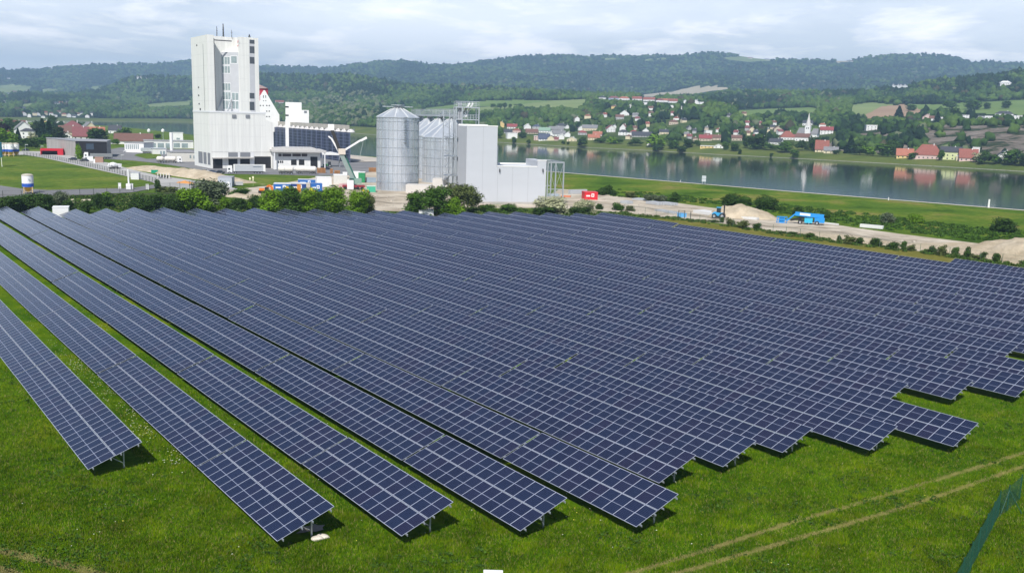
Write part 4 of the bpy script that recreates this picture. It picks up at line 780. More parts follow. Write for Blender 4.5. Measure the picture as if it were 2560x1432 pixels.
cont(793, 467, 829, 443.5, 6, wht, 'site_cabin', 'white site cabin behind the blue containers', 'cabin', 6, cg, white, doors=2, rib=False); cont(834, 461, 868, 438, 7, mat('cabin_beige', (.62, .61, .57), .7), 'site_cabin', 'beige flat cabin left of the crane', 'cabin', 0, cg, white, rib=False)
cont(857, 446, 868, 431.5, 4, wht, 'site_cabin', 'small white cabin top beside the crane boom', 'cabin', 0, cg, white, rib=False); cont(883, 452, 900, 429.5, 4, wht, 'site_cabin', 'white cabin behind the green container', 'cabin', 0, cg, white, rib=False)
cont(896, 457, 912, 431, 5, mat('container_green', (.03, .26, .10), .5), 'site_container', 'tall green container right of the crane', 'container', -4, cg, white)
cont(917, 481, 939, 465.5, 4, mat('skip_green', (.06, .42, .26), .55), 'skip', 'mint green waste skip at the silo foot', 'skip', 0, None, mat('skip_lid', (.55, .66, .58), .6)); cont(917, 457, 940, 445, 3, mat('blue_grey_sheets', (.30, .38, .45), .5), 'sheet_stack', 'stack of bluish steel sheets beside the tall silo', 'stack', 8)
cont(1461, 500, 1494, 480.5, 5, mat('container_red', (.60, .02, .03), .5), 'red_container', 'bright red container on the storage yard', 'container', 12, None, mat('container_red_roof', (.66, .05, .06), .5), logo=True)
cont(132, 543, 172, 518.5, 4.5, wht, 'transformer_station', 'white transformer box between the first table peaks', 'transformer', -4, 'white transformer boxes behind the tables', wht, rib=False); cont(1047, 541, 1084, 525.5, 4, wht, 'transformer_station', 'white transformer box half hidden by the tree clump', 'transformer', 2, 'white transformer boxes behind the tables', wht, rib=False)
cont(545, 468, 580, 443, 8, mat('substation_grey', (.40, .43, .47), .7), 'substation_shed', 'grey substation shed with two white doors', 'shed', -8, None, mat('shed_roof', (.36, .37, .40), .7), doors=2, rib=False)
cont(588, 467, 608, 455.5, 2.2, mat('trailer_grey', (.45, .45, .46), .7), 'box_trailer', 'small grey box trailer beside the substation shed', 'trailer', 0, None, z0=.6, rib=False)
cont(327, 449, 347, 432, 4, mat('meter_white', (.70, .70, .70), .7), 'meter_house', 'white metering hut behind the fence', 'hut', -10, None, mat('meter_roof', (.45, .46, .5), .6), rib=False); cont(378, 433, 395, 425, .25, mat('sign_green', (.01, .30, .17), .5), 'green_sign_board', 'green site board standing on the sand bank', 'sign', 0, None, rib=False)
cont(237, 407, 258, 393.5, 5, mat('brick_hut', (.36, .22, .17), .85), 'brick_hut', 'small brick hut beside the grey truck', 'hut', -4, None, rib=False); cont(218, 403, 233, 391.5, 4, wht, 'white_kiosk', 'white kiosk in front of the grey truck', 'kiosk', 0, None, rib=False); cont(234, 409, 238, 398, 1, wht, 'white_pillar_cabinet', 'white pillar cabinet left of the brick hut', 'cabinet', 0, None, rib=False)
for x0, x1, yb, yt, lb in [(296, 303, 473, 458, 'left white gate pillar of the gravel gate'), (327, 333, 474, 459.5, 'white cabinet behind the tall white pole'), (365, 372, 474.5, 461, 'right white gate pillar of the gravel gate')]: cont(x0, yb, x1, yt, .9, wht, 'gate_pillar', lb, 'pillar', 0, 'white pillars along the service road', rib=False)
q = G(322.5, 474); r = thing('white_pole', 'tall white pole at the gravel gate', 'pole', q); m = MB(); m.cyl((0, 0, 0), (0, 0, Fr(q, -azim(322)).front(322.5, 424)[1]), .3, .28, 10); m.build('pole', white, r); m = MB(); m.box(-.8, .8, -.5, .5, 0, 2.0); m.build('base_box', white, r)
for i, (px0, px1, yb, yt) in enumerate([(176, 186, 507, 498.5), (180, 190, 511.5, 504), (191, 197, 511, 505), (203, 214, 506, 499), (212, 228, 504, 499)]):
    w = Fr(G(px0, yb), -azim(px0)); r = fthing('stone_block', f'{ordn(i+1)} pale stone block from the left in the scrub behind the tables', 'stone', w, 'pale stone blocks in the scrub'); X = w.front(px1, yb)[0]; Z = w.front(px0, yt)[1]; q = MB(); q.add([(0, 0, -.1), (X, 0, -.1), (X, 1.6, -.1), (0, 1.6, -.1), (.1, .1, Z), (X*.92, .05, Z*.9), (X*.9, 1.4, Z), (.15, 1.5, Z*.85)], [(0, 1, 5, 4), (1, 2, 6, 5), (2, 3, 7, 6), (3, 0, 4, 7), (4, 5, 6, 7), (3, 2, 1, 0)]); q.build('block', mat('pale_limestone', (.62, .55, .42), .9, var=.15), r)
# ---------------------------------------------------------------- vehicles
def wheel(r, x, y, rr, w=.22, m_=tyre):
    q = MB(); q.cyl((x, y-w/2, rr), (x, y+w/2, rr), rr, n=14); o = q.build('wheel', m_, r); q = MB(); q.cyl((x, y-w/2-.01, rr), (x, y-w/2-.03, rr), rr*.5, n=10); q.build('hub', steel, o)
def car(px, py, turn, col, label, wpx=None):
    w = Fr(G(px, py), -azim(px)+rad(turn)); r = fthing('parked_car', label, 'car', w, 'parked cars'); pm = mat('car_paint_'+'_'.join(f'{int(v*100)}' for v in col), col, .25, .2, var=.02, spec=.6)
    prof = [(-2.15, .35), (-2.2, .75), (-2.0, .92), (-1.1, 1.0), (1.6, 1.02), (2.1, .9), (2.2, .6), (2.15, .35)]; m = MB(); m.gable(prof, -.88, .88); m.build('body', pm, r)
    m = MB(); m.add([(-1.15, -.84, .98), (1.7, -.84, .98), (1.7, .84, .98), (-1.15, .84, .98), (-.45, -.68, 1.46), (1.05, -.68, 1.46), (1.05, .68, 1.46), (-.45, .68, 1.46)], [(0, 1, 5, 4), (1, 2, 6, 5), (2, 3, 7, 6), (3, 0, 4, 7)]); m.build('windows', glass, r)
    m = MB(); m.box(-.5, 1.1, -.7, .7, 1.44, 1.5); m.build('roof', pm, r)
    for x in (-1.4, 1.35):
        for y in (-.82, .82): wheel(r, x, y, .33)
    for y in (-.65, .65): m = MB(); m.box(-2.22, -2.15, y-.18, y+.18, .62, .76); m.build('headlight', mat('lamp_glass', (.8, .8, .8), .1), r)
    return r
car(509, 431, 4, (.75, .75, .75), 'white car on the yard left of the dark pair'); car(531.5, 433.5, -30, (.10, .12, .20), 'bluish car in the middle of the three yard cars'); car(549.5, 434, -24, (.03, .035, .05), 'black car next to the white articulated truck'); car(183, 401, -40, (.03, .03, .05), 'dark blue car at the fence left of the white kiosk')
car(211, 404.5, -30, (.05, .05, .055), 'black and silver car right of the dark blue one'); car(64, 378, 4, (.03, .03, .04), 'black car parked behind the mortar silos'); car(318, 381, 0, (.75, .75, .75), 'white car in front of the office windows'); car(277, 361, 0, (.76, .76, .76), 'white van on the lawn behind the black hall')
def truck(px, py, px2, turn, label, body, bh=2.6, cabl=True, cabw=wht, text_=False, name='articulated_truck', cabh=3.4):
    """px,py: left wheel line; px2: right end; cab at the left when cabl"""
    w = Fr(G(px, py), -azim(px)+rad(turn)); r = fthing(name, label, 'truck', w, 'trucks on the yards'); X = w.front(px2, py)[0]
    if not cabl: flip = lambda x: X-x
    else: flip = lambda x: x
    def B_(x0, x1, *a): return min(flip(x0), flip(x1)), max(flip(x0), flip(x1)), *a
    m = MB(); m.box(*B_(0, 2.2, 0, 2.4, .7, cabh-.6)); m.box(*B_(.35, 2.2, .1, 2.3, cabh-.6, cabh+.2)); cb = m.build('cab', cabw, r); m = MB(); m.box(*B_(-.03, 0, .2, 2.2, 1.7, 2.6)); m.box(*B_(.5, 1.3, -.03, 0, 1.7, 2.5)); m.build('window', glass, cb)
    m = MB(); m.box(*B_(.2, X-.3, .5, 1.9, .75, 1.05)); m.build('chassis', dk, r)
    for x in (1.0, 3.6, X-4.4, X-3.1, X-1.8):
        for y in (.1, 2.3): wheel(r, flip(x), y, .5, .3)
    return r, w, X, B_
r, w, X, B_ = truck(568, 434.5, 663.5, 2, 'long white and grey curtain sided articulated truck before the mill doors', 'box'); m = MB(); m.box(*B_(2.9, X, 0, 2.5, 1.15, 4.0)); m.build('curtain_side', mat('curtain_grey', (.45, .47, .50), .6), r); m = MB(); m.box(*B_(2.85, X+.05, -.05, 2.55, 4.0, 4.12)); m.box(*B_(2.8, 3.3, -.04, 2.54, 1.1, 4.0)); m.box(*B_(X-.9, X+.05, -.04, 2.54, 1.1, 4.0)); m.build('frame_trim', white, r); m = MB(); m.box(*B_(X-5.3, X-1.6, -.06, -.04, 3.0, 3.3)); m.build('blurred_lettering', mat('letter_grey', (.12, .15, .2), .6), r)
r, w, X, B_ = truck(210, 398, 284, 3, 'white cab truck with a long grey tipper trailer beside the black hall', 'tip'); m = MB(); m.box(*B_(3.2, X-.5, 0, 2.5, 1.2, 3.0)); m.build('tipper_body', mat('tipper_grey', (.24, .25, .26), .6), r)
def tank(r, w, X, B_, x0, x1, z, R, m_):
    a, b = B_(x0, x1)[:2]; q = MB(); q.cyl((a+R*.5, 1.25, z), (b-R*.5, 1.25, z), R, n=16, cap=False); q.cyl((a+R*.5, 1.25, z), (a, 1.25, z), R, R*.45, 16); q.cyl((b-R*.5, 1.25, z), (b, 1.25, z), R, R*.45, 16)
    for i in range(2): c_x = a+(b-a)*(.3+.4*i); q.cyl((c_x, 1.25, z-R*.7), (c_x, 1.25, z-R-.55), R*.8, .2, 12)
    return q.build('tank', m_, r, smooth=False)
tkm = mat('tank_cream', (.74, .70, .64), .45, var=.08, scale=.5)
r, w, X, B_ = truck(390, 408, 455, -4, 'white silo tank truck with a dark windscreen on the yard left of the mill', 'tank', cabl=False, name='tank_truck'); tank(r, w, X, B_, 2.9, 8.6, 2.3, 1.25, tkm); tank(r, w, X, B_, 8.9, X-.2, 2.3, 1.2, tkm)
for (a, b, lb) in ((695, 735, 'left cream silo tank trailer before the loading hall'), (738, 792, 'right longer cream silo tank trailer before the loading hall')):
    w = Fr(G(a, 436.5), -azim(a)+rad(0)); r = fthing('tank_trailer', lb, 'trailer', w, 'cream tank trailers'); X = w.front(b, 436)[0]; B_ = lambda x0, x1, *k: (x0, x1, *k); tank(r, w, X, B_, 0, X, 2.5, 1.3, tkm); m = MB(); m.box(.3, X-.3, .5, 2., .8, 1.1); m.build('chassis', dk, r); [wheel(r, x, y, .5, .3) for x in (1.2, 2.6, X-2.6, X-1.2) for y in (.1, 2.4)]
    m = MB(); m.bar((1, .3, 0), (1, .3, 1.2), .15); m.box(X*.4, X*.4+.1, -.05, .1, 1.2, 3.5); m.build('support_leg', steel, r)
w = Fr(G(352, 384.5), -azim(352)); r = fthing('grey_trailer', 'long grey tipper trailer parked by the office building', 'trailer', w); X = w.front(393, 384)[0]; m = MB(); m.box(0, X, 0, 2.5, 1.3, 3.6); m.build('tipper_body', mat('trailer_silver', (.42, .45, .47), .5), r); m = MB(); m.box(1, X-.5, .5, 2, .9, 1.2); m.build('chassis', dk, r); [wheel(r, x, y, .5, .3) for x in (1.8, 3.2, 4.6, X-3) for y in (.1, 2.4)]
# concrete mixer at the fence
w = Fr(G(277, 424), -azim(277)+rad(30)); r = fthing('mixer_truck', 'white concrete mixer truck driving behind the fence', 'truck', w, 'trucks on the yards'); m = MB(); m.box(0, 6.5, 0, 2.4, .8, 1.2); m.build('chassis', dk, r); m = MB(); m.cyl((.4, 1.2, 2.9), (2.2, 1.2, 2.7), .9, 1.5, 16); m.cyl((2.2, 1.2, 2.7), (4.6, 1.2, 2.4), 1.5, 1.05, 16); m.build('drum', wht, r, smooth=False); m = MB(); m.box(5., 6.9, 0, 2.4, .9, 3.2); m.build('cab', wht, r); m = MB(); m.box(6.9, 6.93, .2, 2.2, 1.9, 2.8); m.build('window', glass, r); m = MB(); m.bar((-.2, 1.2, 3.6), (-.9, 1.2, 1.6), .5); m.build('chute', wht, r); r.scale = (.78,)*3; [wheel(r, x, y, .5, .3) for x in (1., 2.3, 5.6) for y in (.1, 2.3)]
# flatbed / roadworks trailer in the sand
w = Fr(G(392, 447), -azim(392)+rad(-14)); r = fthing('low_loader', 'dark low loader trailer with ribbed side on the concrete road', 'trailer', w); X = w.front(425, 449)[0]; m = MB(); m.box(0, X, 0, 2.6, 1., 1.3); m.build('deck', dk, r); m = MB(); [m.box(.3+i*1.1, .6+i*1.1, -.05, .05, .2, 2.2) for i in range(5)]; m.build('stakes', mat('stake_white', (.6, .58, .55), .6), r); [wheel(r, x, y, .45, .3) for x in (X-3, X-1.8, 1.2) for y in (.1, 2.4)]
# excavator, orange
org = mat('digger_orange', (.72, .19, .02), .5); w = Fr(G(652, 484), -azim(652)); r = fthing('excavator', 'orange excavator working at the sand heap', 'excavator', w); f2 = lambda px, py: w.front(px, py)
m = MB(); a, z0 = f2(648, 483.5); b, z1 = f2(661, 472); m.box(a, b, 0, 2.4, 1.0, z1); m.build('counterweight', org, r); m = MB(); a2, _ = f2(662, 478); b2, zz1 = f2(672, 468.5); m.box(a2, b2, 0, 1.2, 1.0, zz1); m.build('cab', dk, r)
for y in (0, 2.2): m = MB(); m.box(a-.3, a+4.0, y-.25, y+.25, 0, .85); m.build('track', blackm, r)
for i, (p_, q_) in enumerate((((664, 476), (671, 465)), ((671, 465), (679, 467)), ((679, 467), (681, 478)))): A_ = f2(*p_); C_ = f2(*q_); m = MB(); m.bar((A_[0], 1.4, A_[1]), (C_[0], 1.4, C_[1]), .6, .8); m.build('boom' if i < 2 else 'stick', org, r)
m = MB(); A_ = f2(682, 479); m.box(A_[0]-.5, A_[0]+.6, .9, 2., A_[1]-.8, A_[1]+.3); m.build('bucket', dk, r)
# small yellow loaders
for px0, px1, yb, yt, lb in ((710, 729, 480, 466, 'yellow wheel loader peeping over the trees before the long blue container'), (771, 789, 484, 470.5, 'yellow dumper before the right blue container'), (905, 911, 483, 473.5, 'small yellow roller left of the mint skip'), (917, 924, 485, 474, 'small yellow tank right in front of the mint skip')):
    w = Fr(G(px0, yb), -azim(px0)); r = fthing('yellow_machine', lb, 'machine', w, 'small yellow site machines'); X = w.front(px1, yb)[0]; Z = w.front(px0, yt)[1]; ym = mat('machine_yellow', (.78, .55, .03), .5); m = MB(); m.gable([(0, .5), (X, .5), (X, Z*.55), (X*.6, Z*.75), (X*.1, Z*.6)], 0, 1.8); m.build('body', ym, r); m = MB(); m.box(X*.25, X*.6, .2, 1.6, Z*.6, Z); m.build('canopy', ym, r); [wheel(r, x, y, .4, .3) for x in (X*.2, X*.8) for y in (0, 1.8)]
pk_ = mat('pallet_wood', (.42, .20, .07), .85, var=.25, scale=2)
for i, (px0, px1, yb, yt) in enumerate([(793, 814, 433, 419.5), (825, 832, 434, 422), (836, 850, 434.5, 426), (922, 940, 430, 419)]):
    w = Fr(G(px0, yb), -azim(px0)); r = fthing('pallet_stack', f'{ordn(i+1)} orange brown pallet stack from the left on the yard', 'pallets', w, 'pallet stacks on the yard'); X = w.front(px1, yb)[0]; Z = w.front(px0, yt)[1]; m = MB(); n = max(3, int(Z/.3)); [m.box(0, X, 0, 2, Z*k/n, Z*(k+.55)/n) for k in range(n)]; m.build('pallets', pk_, r); m = MB(); [m.box(X*j, X*j+.15, .05, 1.95, 0, Z*.97) for j in (.02, .48, .9)]; m.build('blocks', pk_, r)
w = Fr(G(803, 462), -azim(803)); w = Fr(G(848, 470), -azim(848)); r = fthing('rebar_pile', 'pile of pinkish precast parts left of the crane', 'pile', w); m = MB(); random.seed(3); [m.box(x, x+1.6, y, y+1.2, z, z+.5, M=Matrix.Rotation(random.uniform(-.3, .3), 4, 'Z')) for x in np.arange(0, 6, 1.3) for y in (0, 1.6) for z in (0, .55, 1.1)]; m.build('parts', mat('pink_precast', (.62, .42, .42), .8), r)
# green forage machine under the shelter
w = Fr(G(808, 418.5), -azim(808)); r = fthing('green_tractor', 'green farm tractor standing before the open shelter', 'tractor', w); m = MB(); m.gable([(0, .8), (2.4, .8), (2.4, 1.8), (0, 1.7)], 0, 1.2); m.build('bonnet', mat('tractor_green', (.09, .30, .12), .5), r); m = MB(); m.box(2.4, 4., -.1, 1.3, .9, 2.9); m.build('cab', glass, r); [wheel(r, x, y, rr, .4) for x, rr in ((.7, .5), (3.4, .85)) for y in (-.1, 1.3)]
# mortar silos
def msilo(px, yb, yt, wpx, label, name='mortar_silo', bot=None):
    w = Fr(G(px, yb), -azim(px)); r = fthing(name, label, 'silo', w, 'white and blue mortar silos'); k = math.hypot(w.o.x, w.o.y)/FPX; R = wpx*k/2; Z = w.front(px, yt)[1]; zl = Z*.34; zb = Z*.52
    m = MB(); m.lathe((0, 0, zb), [(R, 0), (R, Z*.93-zb)], 24); m.build('drum', wht, r, smooth=False); m = MB(); m.lathe((0, 0, zl), [(R*1.01, 0), (R*1.01, zb-zl)], 24); m.build('blue_band', mat('band_blue', (.02, .09, .42), .5), r)
    m = MB(); m.lathe((0, 0, Z*.93), [(R*1.03, -.15), (R*1.03, 0), (R*.8, Z*.05), (.2, Z*.08)], 24); m.build('lid', mat('lid_beige', (.45, .42, .34), .7), r); m = MB(); m.lathe((0, 0, Z*.08), [(.3, 0), (.5, .2), (R*.97, zl-Z*.08)], 20); m.build('hopper', mat('hopper_yellow', (.62, .38, .03), .5), r)
    for i in range(4): a = math.pi/4+i*math.pi/2; q = MB(); q.bar((R*1.05*math.cos(a), R*1.05*math.sin(a), 0), (R*.97*math.cos(a), R*.97*math.sin(a), zl+.1), .22); q.build('leg', mat('leg_yellow', (.66, .48, .22), .6), r)
    q = MB(); [q.bar((R*math.cos(math.pi/4+i*math.pi/2), R*math.sin(math.pi/4+i*math.pi/2), zl*.35), (R*math.cos(math.pi/4+(i+1)*math.pi/2), R*math.sin(math.pi/4+(i+1)*math.pi/2), zl*.35), .12) for i in range(4)]; q.build('brace_ring', mat('leg_yellow', (.66, .48, .22), .6), r)
    q = MB(); q.cyl((.25*R, -R*1.0, Z*.72), (.25*R, -R*1.04, Z*.72), R*.16, n=12); q.build('emblem', mat('emblem_grey', (.35, .4, .42), .6), r); return r
msilo(71, 484, 434.5, 23.5, 'single big white and blue mortar silo on yellow legs by the service road')
for px, lb in ((-1, 'left mortar silo of the row, cut by the picture edge'), (8, 'second mortar silo of the row'), (17, 'third mortar silo of the row'), (28, 'fourth and frontmost mortar silo of the row'), (41, 'right mortar silo of the row')): msilo(px, 390.5+(.8 if px == 28 else 0), 357.5, 13, lb)
w = Fr(G(-3, 417), -azim(-3)); r = fthing('blue_silo', 'teal blue silo on white legs cut by the left picture edge', 'silo', w); m = MB(); m.lathe((0, 0, 4.2), [(1.8, 0), (1.8, 6.5), (.4, 7.3)], 18); m.build('drum', mat('teal_blue', (.05, .25, .36), .5), r)
for i in range(4): a = math.pi/4+i*math.pi/2; q = MB(); q.bar((1.8*math.cos(a), 1.8*math.sin(a), 0), (1.7*math.cos(a), 1.7*math.sin(a), 4.3), .2); q.build('leg', wht, r)
# ---------------------------------------------------------------- storage yard and right side
def beam(px0, y0, px1, y1, h, d, m_, label, name='concrete_beam', group='concrete beams and precast parts on the yard', n=1):
    a = G(px0, y0); b = G(px1, y1); w = Fr(a, math.atan2((b-a).y, (b-a).x)); r = fthing(name, label, 'beam', w, group); L = (b-a).length
    for k in range(n): q = MB(); q.box(0, L, k*(d+.25), k*(d+.25)+d, .12, .12+h); q.build('beam', m_, r)
    for x in (L*.2, L*.8): q = MB(); q.box(x-.1, x+.1, -.2, n*(d+.25), 0, .12); q.build('timber_bearer', mat('bearer', (.2, .15, .1), .9), r)
pale = mat('pale_precast', (.66, .66, .64), .8, var=.05); grey_ = mat('grey_precast', (.42, .44, .46), .7, var=.08)
beam(2149, 569, 2206, 574, .9, 1.2, pale, 'long white concrete beam right of the boom lift'); beam(2059, 560, 2095, 564, .4, .5, pale, 'thin white beam touching the boom lift'); beam(1825, 545, 1891, 551, .6, .8, pale, 'long white beam right of the forklift', n=2); beam(1732, 533, 1783, 541, .9, 1.4, pale, 'stack of white beams left of the forklift', n=3)
beam(1636, 528, 1683, 536, .5, .5, grey_, 'row of grey steel profiles left of the blue generator', n=4); beam(1614, 510, 1643, 514, .9, 1., grey_, 'grey precast stack in the middle of the yard', n=3); beam(1645, 511, 1676, 515, .8, 1., grey_, 'second grey precast stack of the yard', n=3); beam(1580, 500, 1640, 505, .5, .7, grey_, 'flat grey precast rows behind the stacks', n=5); beam(1550, 509, 1568, 511, .9, 1.4, grey_, 'small dark grey stack of the yard', n=2); beam(1426, 486, 1468, 485, 1.6, .3, grey_, 'leaning grey frames left of the red container', n=3)
beam(1403, 493, 1426, 494, .5, 1.4, mat('orange_parts', (.60, .20, .10), .7), 'orange steel parts under the open frame'); beam(1372, 492, 1398, 492, .8, 1.2, mat('blue_parts', (.35, .42, .48), .6), 'bluish steel parts under the open frame', n=2)
cont(1694, 543.5, 1716, 533.5, 1.6, mat('generator_blue', (.10, .35, .66), .45), 'blue_generator', 'small light blue generator behind the fence', 'generator', 6, None, rib=False)
# forklift
sky_b = mat('machine_sky_blue', (.04, .32, .60), .4, var=.06); w = Fr(G(1779, 546), -azim(1779)+rad(-6)); r = fthing('telehandler', 'light blue heavy forklift with a dark mast facing right', 'forklift', w)
m = MB(); m.gable([(0, .9), (3.2, .8), (3.3, 1.6), (1.4, 1.9), (.5, 1.9), (0, 1.5)], 0, 2.); m.build('body', sky_b, r); m = MB(); m.box(1.3, 2.5, .2, 1.8, 1.7, 3.2); m.build('cab', glass, r); m = MB(); m.box(1.2, 2.6, .1, 1.9, 3.2, 3.35); m.build('cab_roof', sky_b, r); m = MB(); [m.box(3.3, 3.6, y, y+.2, .4, 4.2) for y in (.3, 1.5)]; m.build('mast', dk, r); m = MB(); [m.box(3.6, 5., y, y+.15, .4, .5) for y in (.4, 1.4)]; m.build('fork', dk, r)
[wheel(r, x, y, rr, .45) for x, rr in ((.7, .75), (3.0, .85)) for y in (0, 2.)]
# boom lift
w = Fr(G(1943, 557.5), -azim(1943)+rad(-3)); r = fthing('boom_lift', 'blue articulated boom lift folded beside the sand heap', 'aerial lift', w); b3 = lambda px, py, y=1.: w.front(px, py, y)
lb_ = mat('lift_blue', (.02, .26, .62), .45, var=.06)
def bb(name, pts, w_, h_, m_, y=1.):
    for a, b in zip(pts, pts[1:]): A_ = b3(*a, y); C_ = b3(*b, y); q = MB(); q.bar((A_[0], y, A_[1]), (C_[0], y, C_[1]), w_, h_); q.build(name, m_, r)
bb('main_boom', [(1988, 534), (2060, 541.5)], .7, 1.1, lb_); bb('white_boom_panel', [(2000, 534.6), (2026, 537.5)], .72, .6, white, 1.0); bb('jib', [(1966, 552), (1990, 533.5)], .35, .4, lb_); bb('lower_arm', [(1976, 550), (2018, 543)], .5, .55, blackm); 
q = MB(); a, z0 = b3(2011, 556); b, z1 = b3(2032, 545.5); q.box(a, b, -.2, 2.2, z0, z1); q.build('engine_cover', mat('lift_cyan', (.04, .42, .62), .45), r); q = MB(); a, z0 = b3(2036, 556); b, z1 = b3(2062, 546); q.box(a, b, -.1, 2.4, z0, z1); q.build('turret', lb_, r); q = MB(); a, _ = b3(1995, 560); b, _ = b3(2050, 560); q.box(a, b, .2, 2.2, .7, 1.15); q.build('chassis', dk, r)
q = MB(); a, z0 = b3(1942, 556); b, z1 = b3(1968, 543)
for z in (z0, (z0+z1)/2, z1):
    for y in (0, 2.): q.bar((a, y, z), (b, y, z), .14)
    for x in (a, b): q.bar((x, 0, z), (x, 2., z), .14)
for x in np.linspace(a, b, 5):
    for y in (0, 2.): q.bar((x, y, z0), (x, y, z1), .12)
q.box(a, b, 0, 2., z0-.15, z0); q.box(a+.6, b-.8, .2, .5, z0, z1-.1); q.build('work_basket', lb_, r)
for px in (2000, 2022, 2042):
    x, _ = b3(px, 560); [wheel(r, x, y, .62, .4) for y in (.1, 2.3)]
# levee sign and posts
w = face(1759, 462); r = fthing('river_sign', 'grey double board river sign on the path', 'sign', w); m = MB(); z1 = w.front(1759, 439.5)[1]; [m.box(x-.1, x+.1, 0, .2, 0, z1*.5) for x in (-.6, .6)]; m.build('posts', steel, r)
for k in (0, 1): m = MB(); m.box(-.95, .95, -.1, 0, z1*(.35+.34*k), z1*(.66+.34*k)); m.build('board', mat('sign_back', (.50, .53, .56), .6), r)
for px, py, h, lb in ((2471, 520, 3.2, 'thick white marker post on the path at the right'), (2221, 501, 1.2, 'small marker post in the middle of the path'), (1701, 454.5, .8, 'tiny marker post on the left of the path')):
    r = thing('marker_post', lb, 'post', G(px, py), 0, 'marker posts on the riverside path'); m = MB(); m.cyl((0, 0, 0), (0, 0, h), .09*h+.05, .08*h+.05, 10); m.build('post', white, r); m = MB(); m.cyl((0, 0, h), (0, 0, h+.1), .10*h+.06, .03, 10); m.build('cap', concrete, r)
for px, py, y1, lb in ((625, 454, 444, 'left yellow and white pipeline marker on the lawn'), (633, 466, 441, 'tall pipeline marker with three plates on the lawn'), (604, 524, 517, 'white plastic marker cap between the bushes'), (1544, 534, 528, 'white marker cap behind the last table peak')):
    w = face(px, py); r = fthing('pipeline_marker', lb, 'marker', w, 'pipeline markers'); z = w.front(px, y1)[1]; m = MB(); m.cyl((0, 0, 0), (0, 0, z), .06, .06, 6); m.build('pole', mat('marker_green', (.3, .4, .2), .6), r); m = MB(); m.box(-.3, .3, -.05, .05, z-.9, z); m.box(-.22, .22, -.05, .05, z-1.7, z-1.1) if z > 3 else None; m.build('plate', mat('marker_yellow', (.78, .74, .5), .6), r)
for i, (px, yb, yt) in enumerate([(64, 379, 362), (103, 381, 366), (192, 396, 367), (303, 401, 388)]):
    w = face(px, yb); r = fthing('street_lamp', f'{ordn(i+1)} street lamp from the left along the yard road', 'street lamp', w, 'street lamps of the yard road'); z = w.front(px, yt)[1]; m = MB(); m.cyl((0, 0, 0), (0, 0, z), .12, .08, 6); m.build('pole', steel, r); m = MB(); m.box(-.1, 1.5, -.15, .15, z-.05, z+.15); m.build('lamp_head', fram, r)
# ---------------------------------------------------------------- sand heaps
def heap(px0, y0, px1, y1, hpts, dp, label, name='sand_heap', m_=None, seed=1, group='sand and earth heaps'):
    """ridge of loose material between two ground points; hpts: (fraction, picture y of crest)"""
    a = G(px0, y0); b = G(px1, y1); w = Fr(a, math.atan2((b-a).y, (b-a).x)); L = (b-a).length; nx, ny = max(24, int(L/1.2)), 16; V_ = []
    hs = [w.front(px0+(px1-px0)*t, yy, dp*.5)[1] for t, yy in hpts]; ts = [t for t, _ in hpts]
    for i in range(nx+1):
        t = i/nx; H = max(0, np.interp(t, ts, hs))
        for j in range(ny+1):
            s = j/ny; prof = max(0, math.sin(math.pi*s))**.8; x = L*t; y = dp*s; n = mnoise.fractal(Vector((x*.22+seed, y*.22, seed)), 1., 2., 5)
            V_.append((x, y, H*prof*(1+.22*n)+.25*n*min(1, prof*3)-.1*(1-min(1, prof*4))))
    F_ = [(i*(ny+1)+j, (i+1)*(ny+1)+j, (i+1)*(ny+1)+j+1, i*(ny+1)+j+1) for i in range(nx) for j in range(ny)]
    o = put(name, npmesh(name, V_, F_, m_ or M_PILE, smooth=True), None, w.o, (0, 0, w.a)); tag(o, label, 'heap', group); return o
heap(1770, 545, 1958, 552, [(0, 545), (.1, 528), (.25, 516), (.5, 513), (.66, 520), (.85, 531), (1, 550)], 16, 'large gravel heap between forklift and boom lift', seed=2)
heap(2230, 617, 2660, 680, [(0, 600), (.1, 599), (.22, 603), (.35, 602), (.46, 598), (.56, 597), (.68, 586), (.76, 590), (1, 600)], 18, 'long pale sand bank rising at the right picture edge', seed=4)
heap(1925, 578, 2290, 628, [(0, 575), (.2, 577), (.42, 583), (.6, 592), (.8, 603), (1, 622)], 10, 'low sand bank behind the wire fence', seed=6)
heap(300, 420, 590, 464, [(0, 414), (.1, 409), (.3, 416), (.5, 419), (.62, 424), (.78, 435), (.9, 446), (1, 464)], 15, 'long earth bank between concrete road and sloping lawn', seed=8)
heap(556, 494, 665, 497, [(0, 488), (.2, 484), (.5, 485), (.7, 482), (1, 490)], 12, 'sand heap behind the bushes left of the excavator', seed=10); heap(880, 528, 960, 531, [(0, 527), (.4, 522), (1, 530)], 6, 'small earth mound before the tall silo', seed=11)
heap(438, 458, 478, 461, [(0, 455), (.4, 452), (.8, 454), (1, 461)], 3, 'orange earth strip and barriers on the road edge', m_=mat('orange_earth', (.62, .28, .08), .9), seed=12)
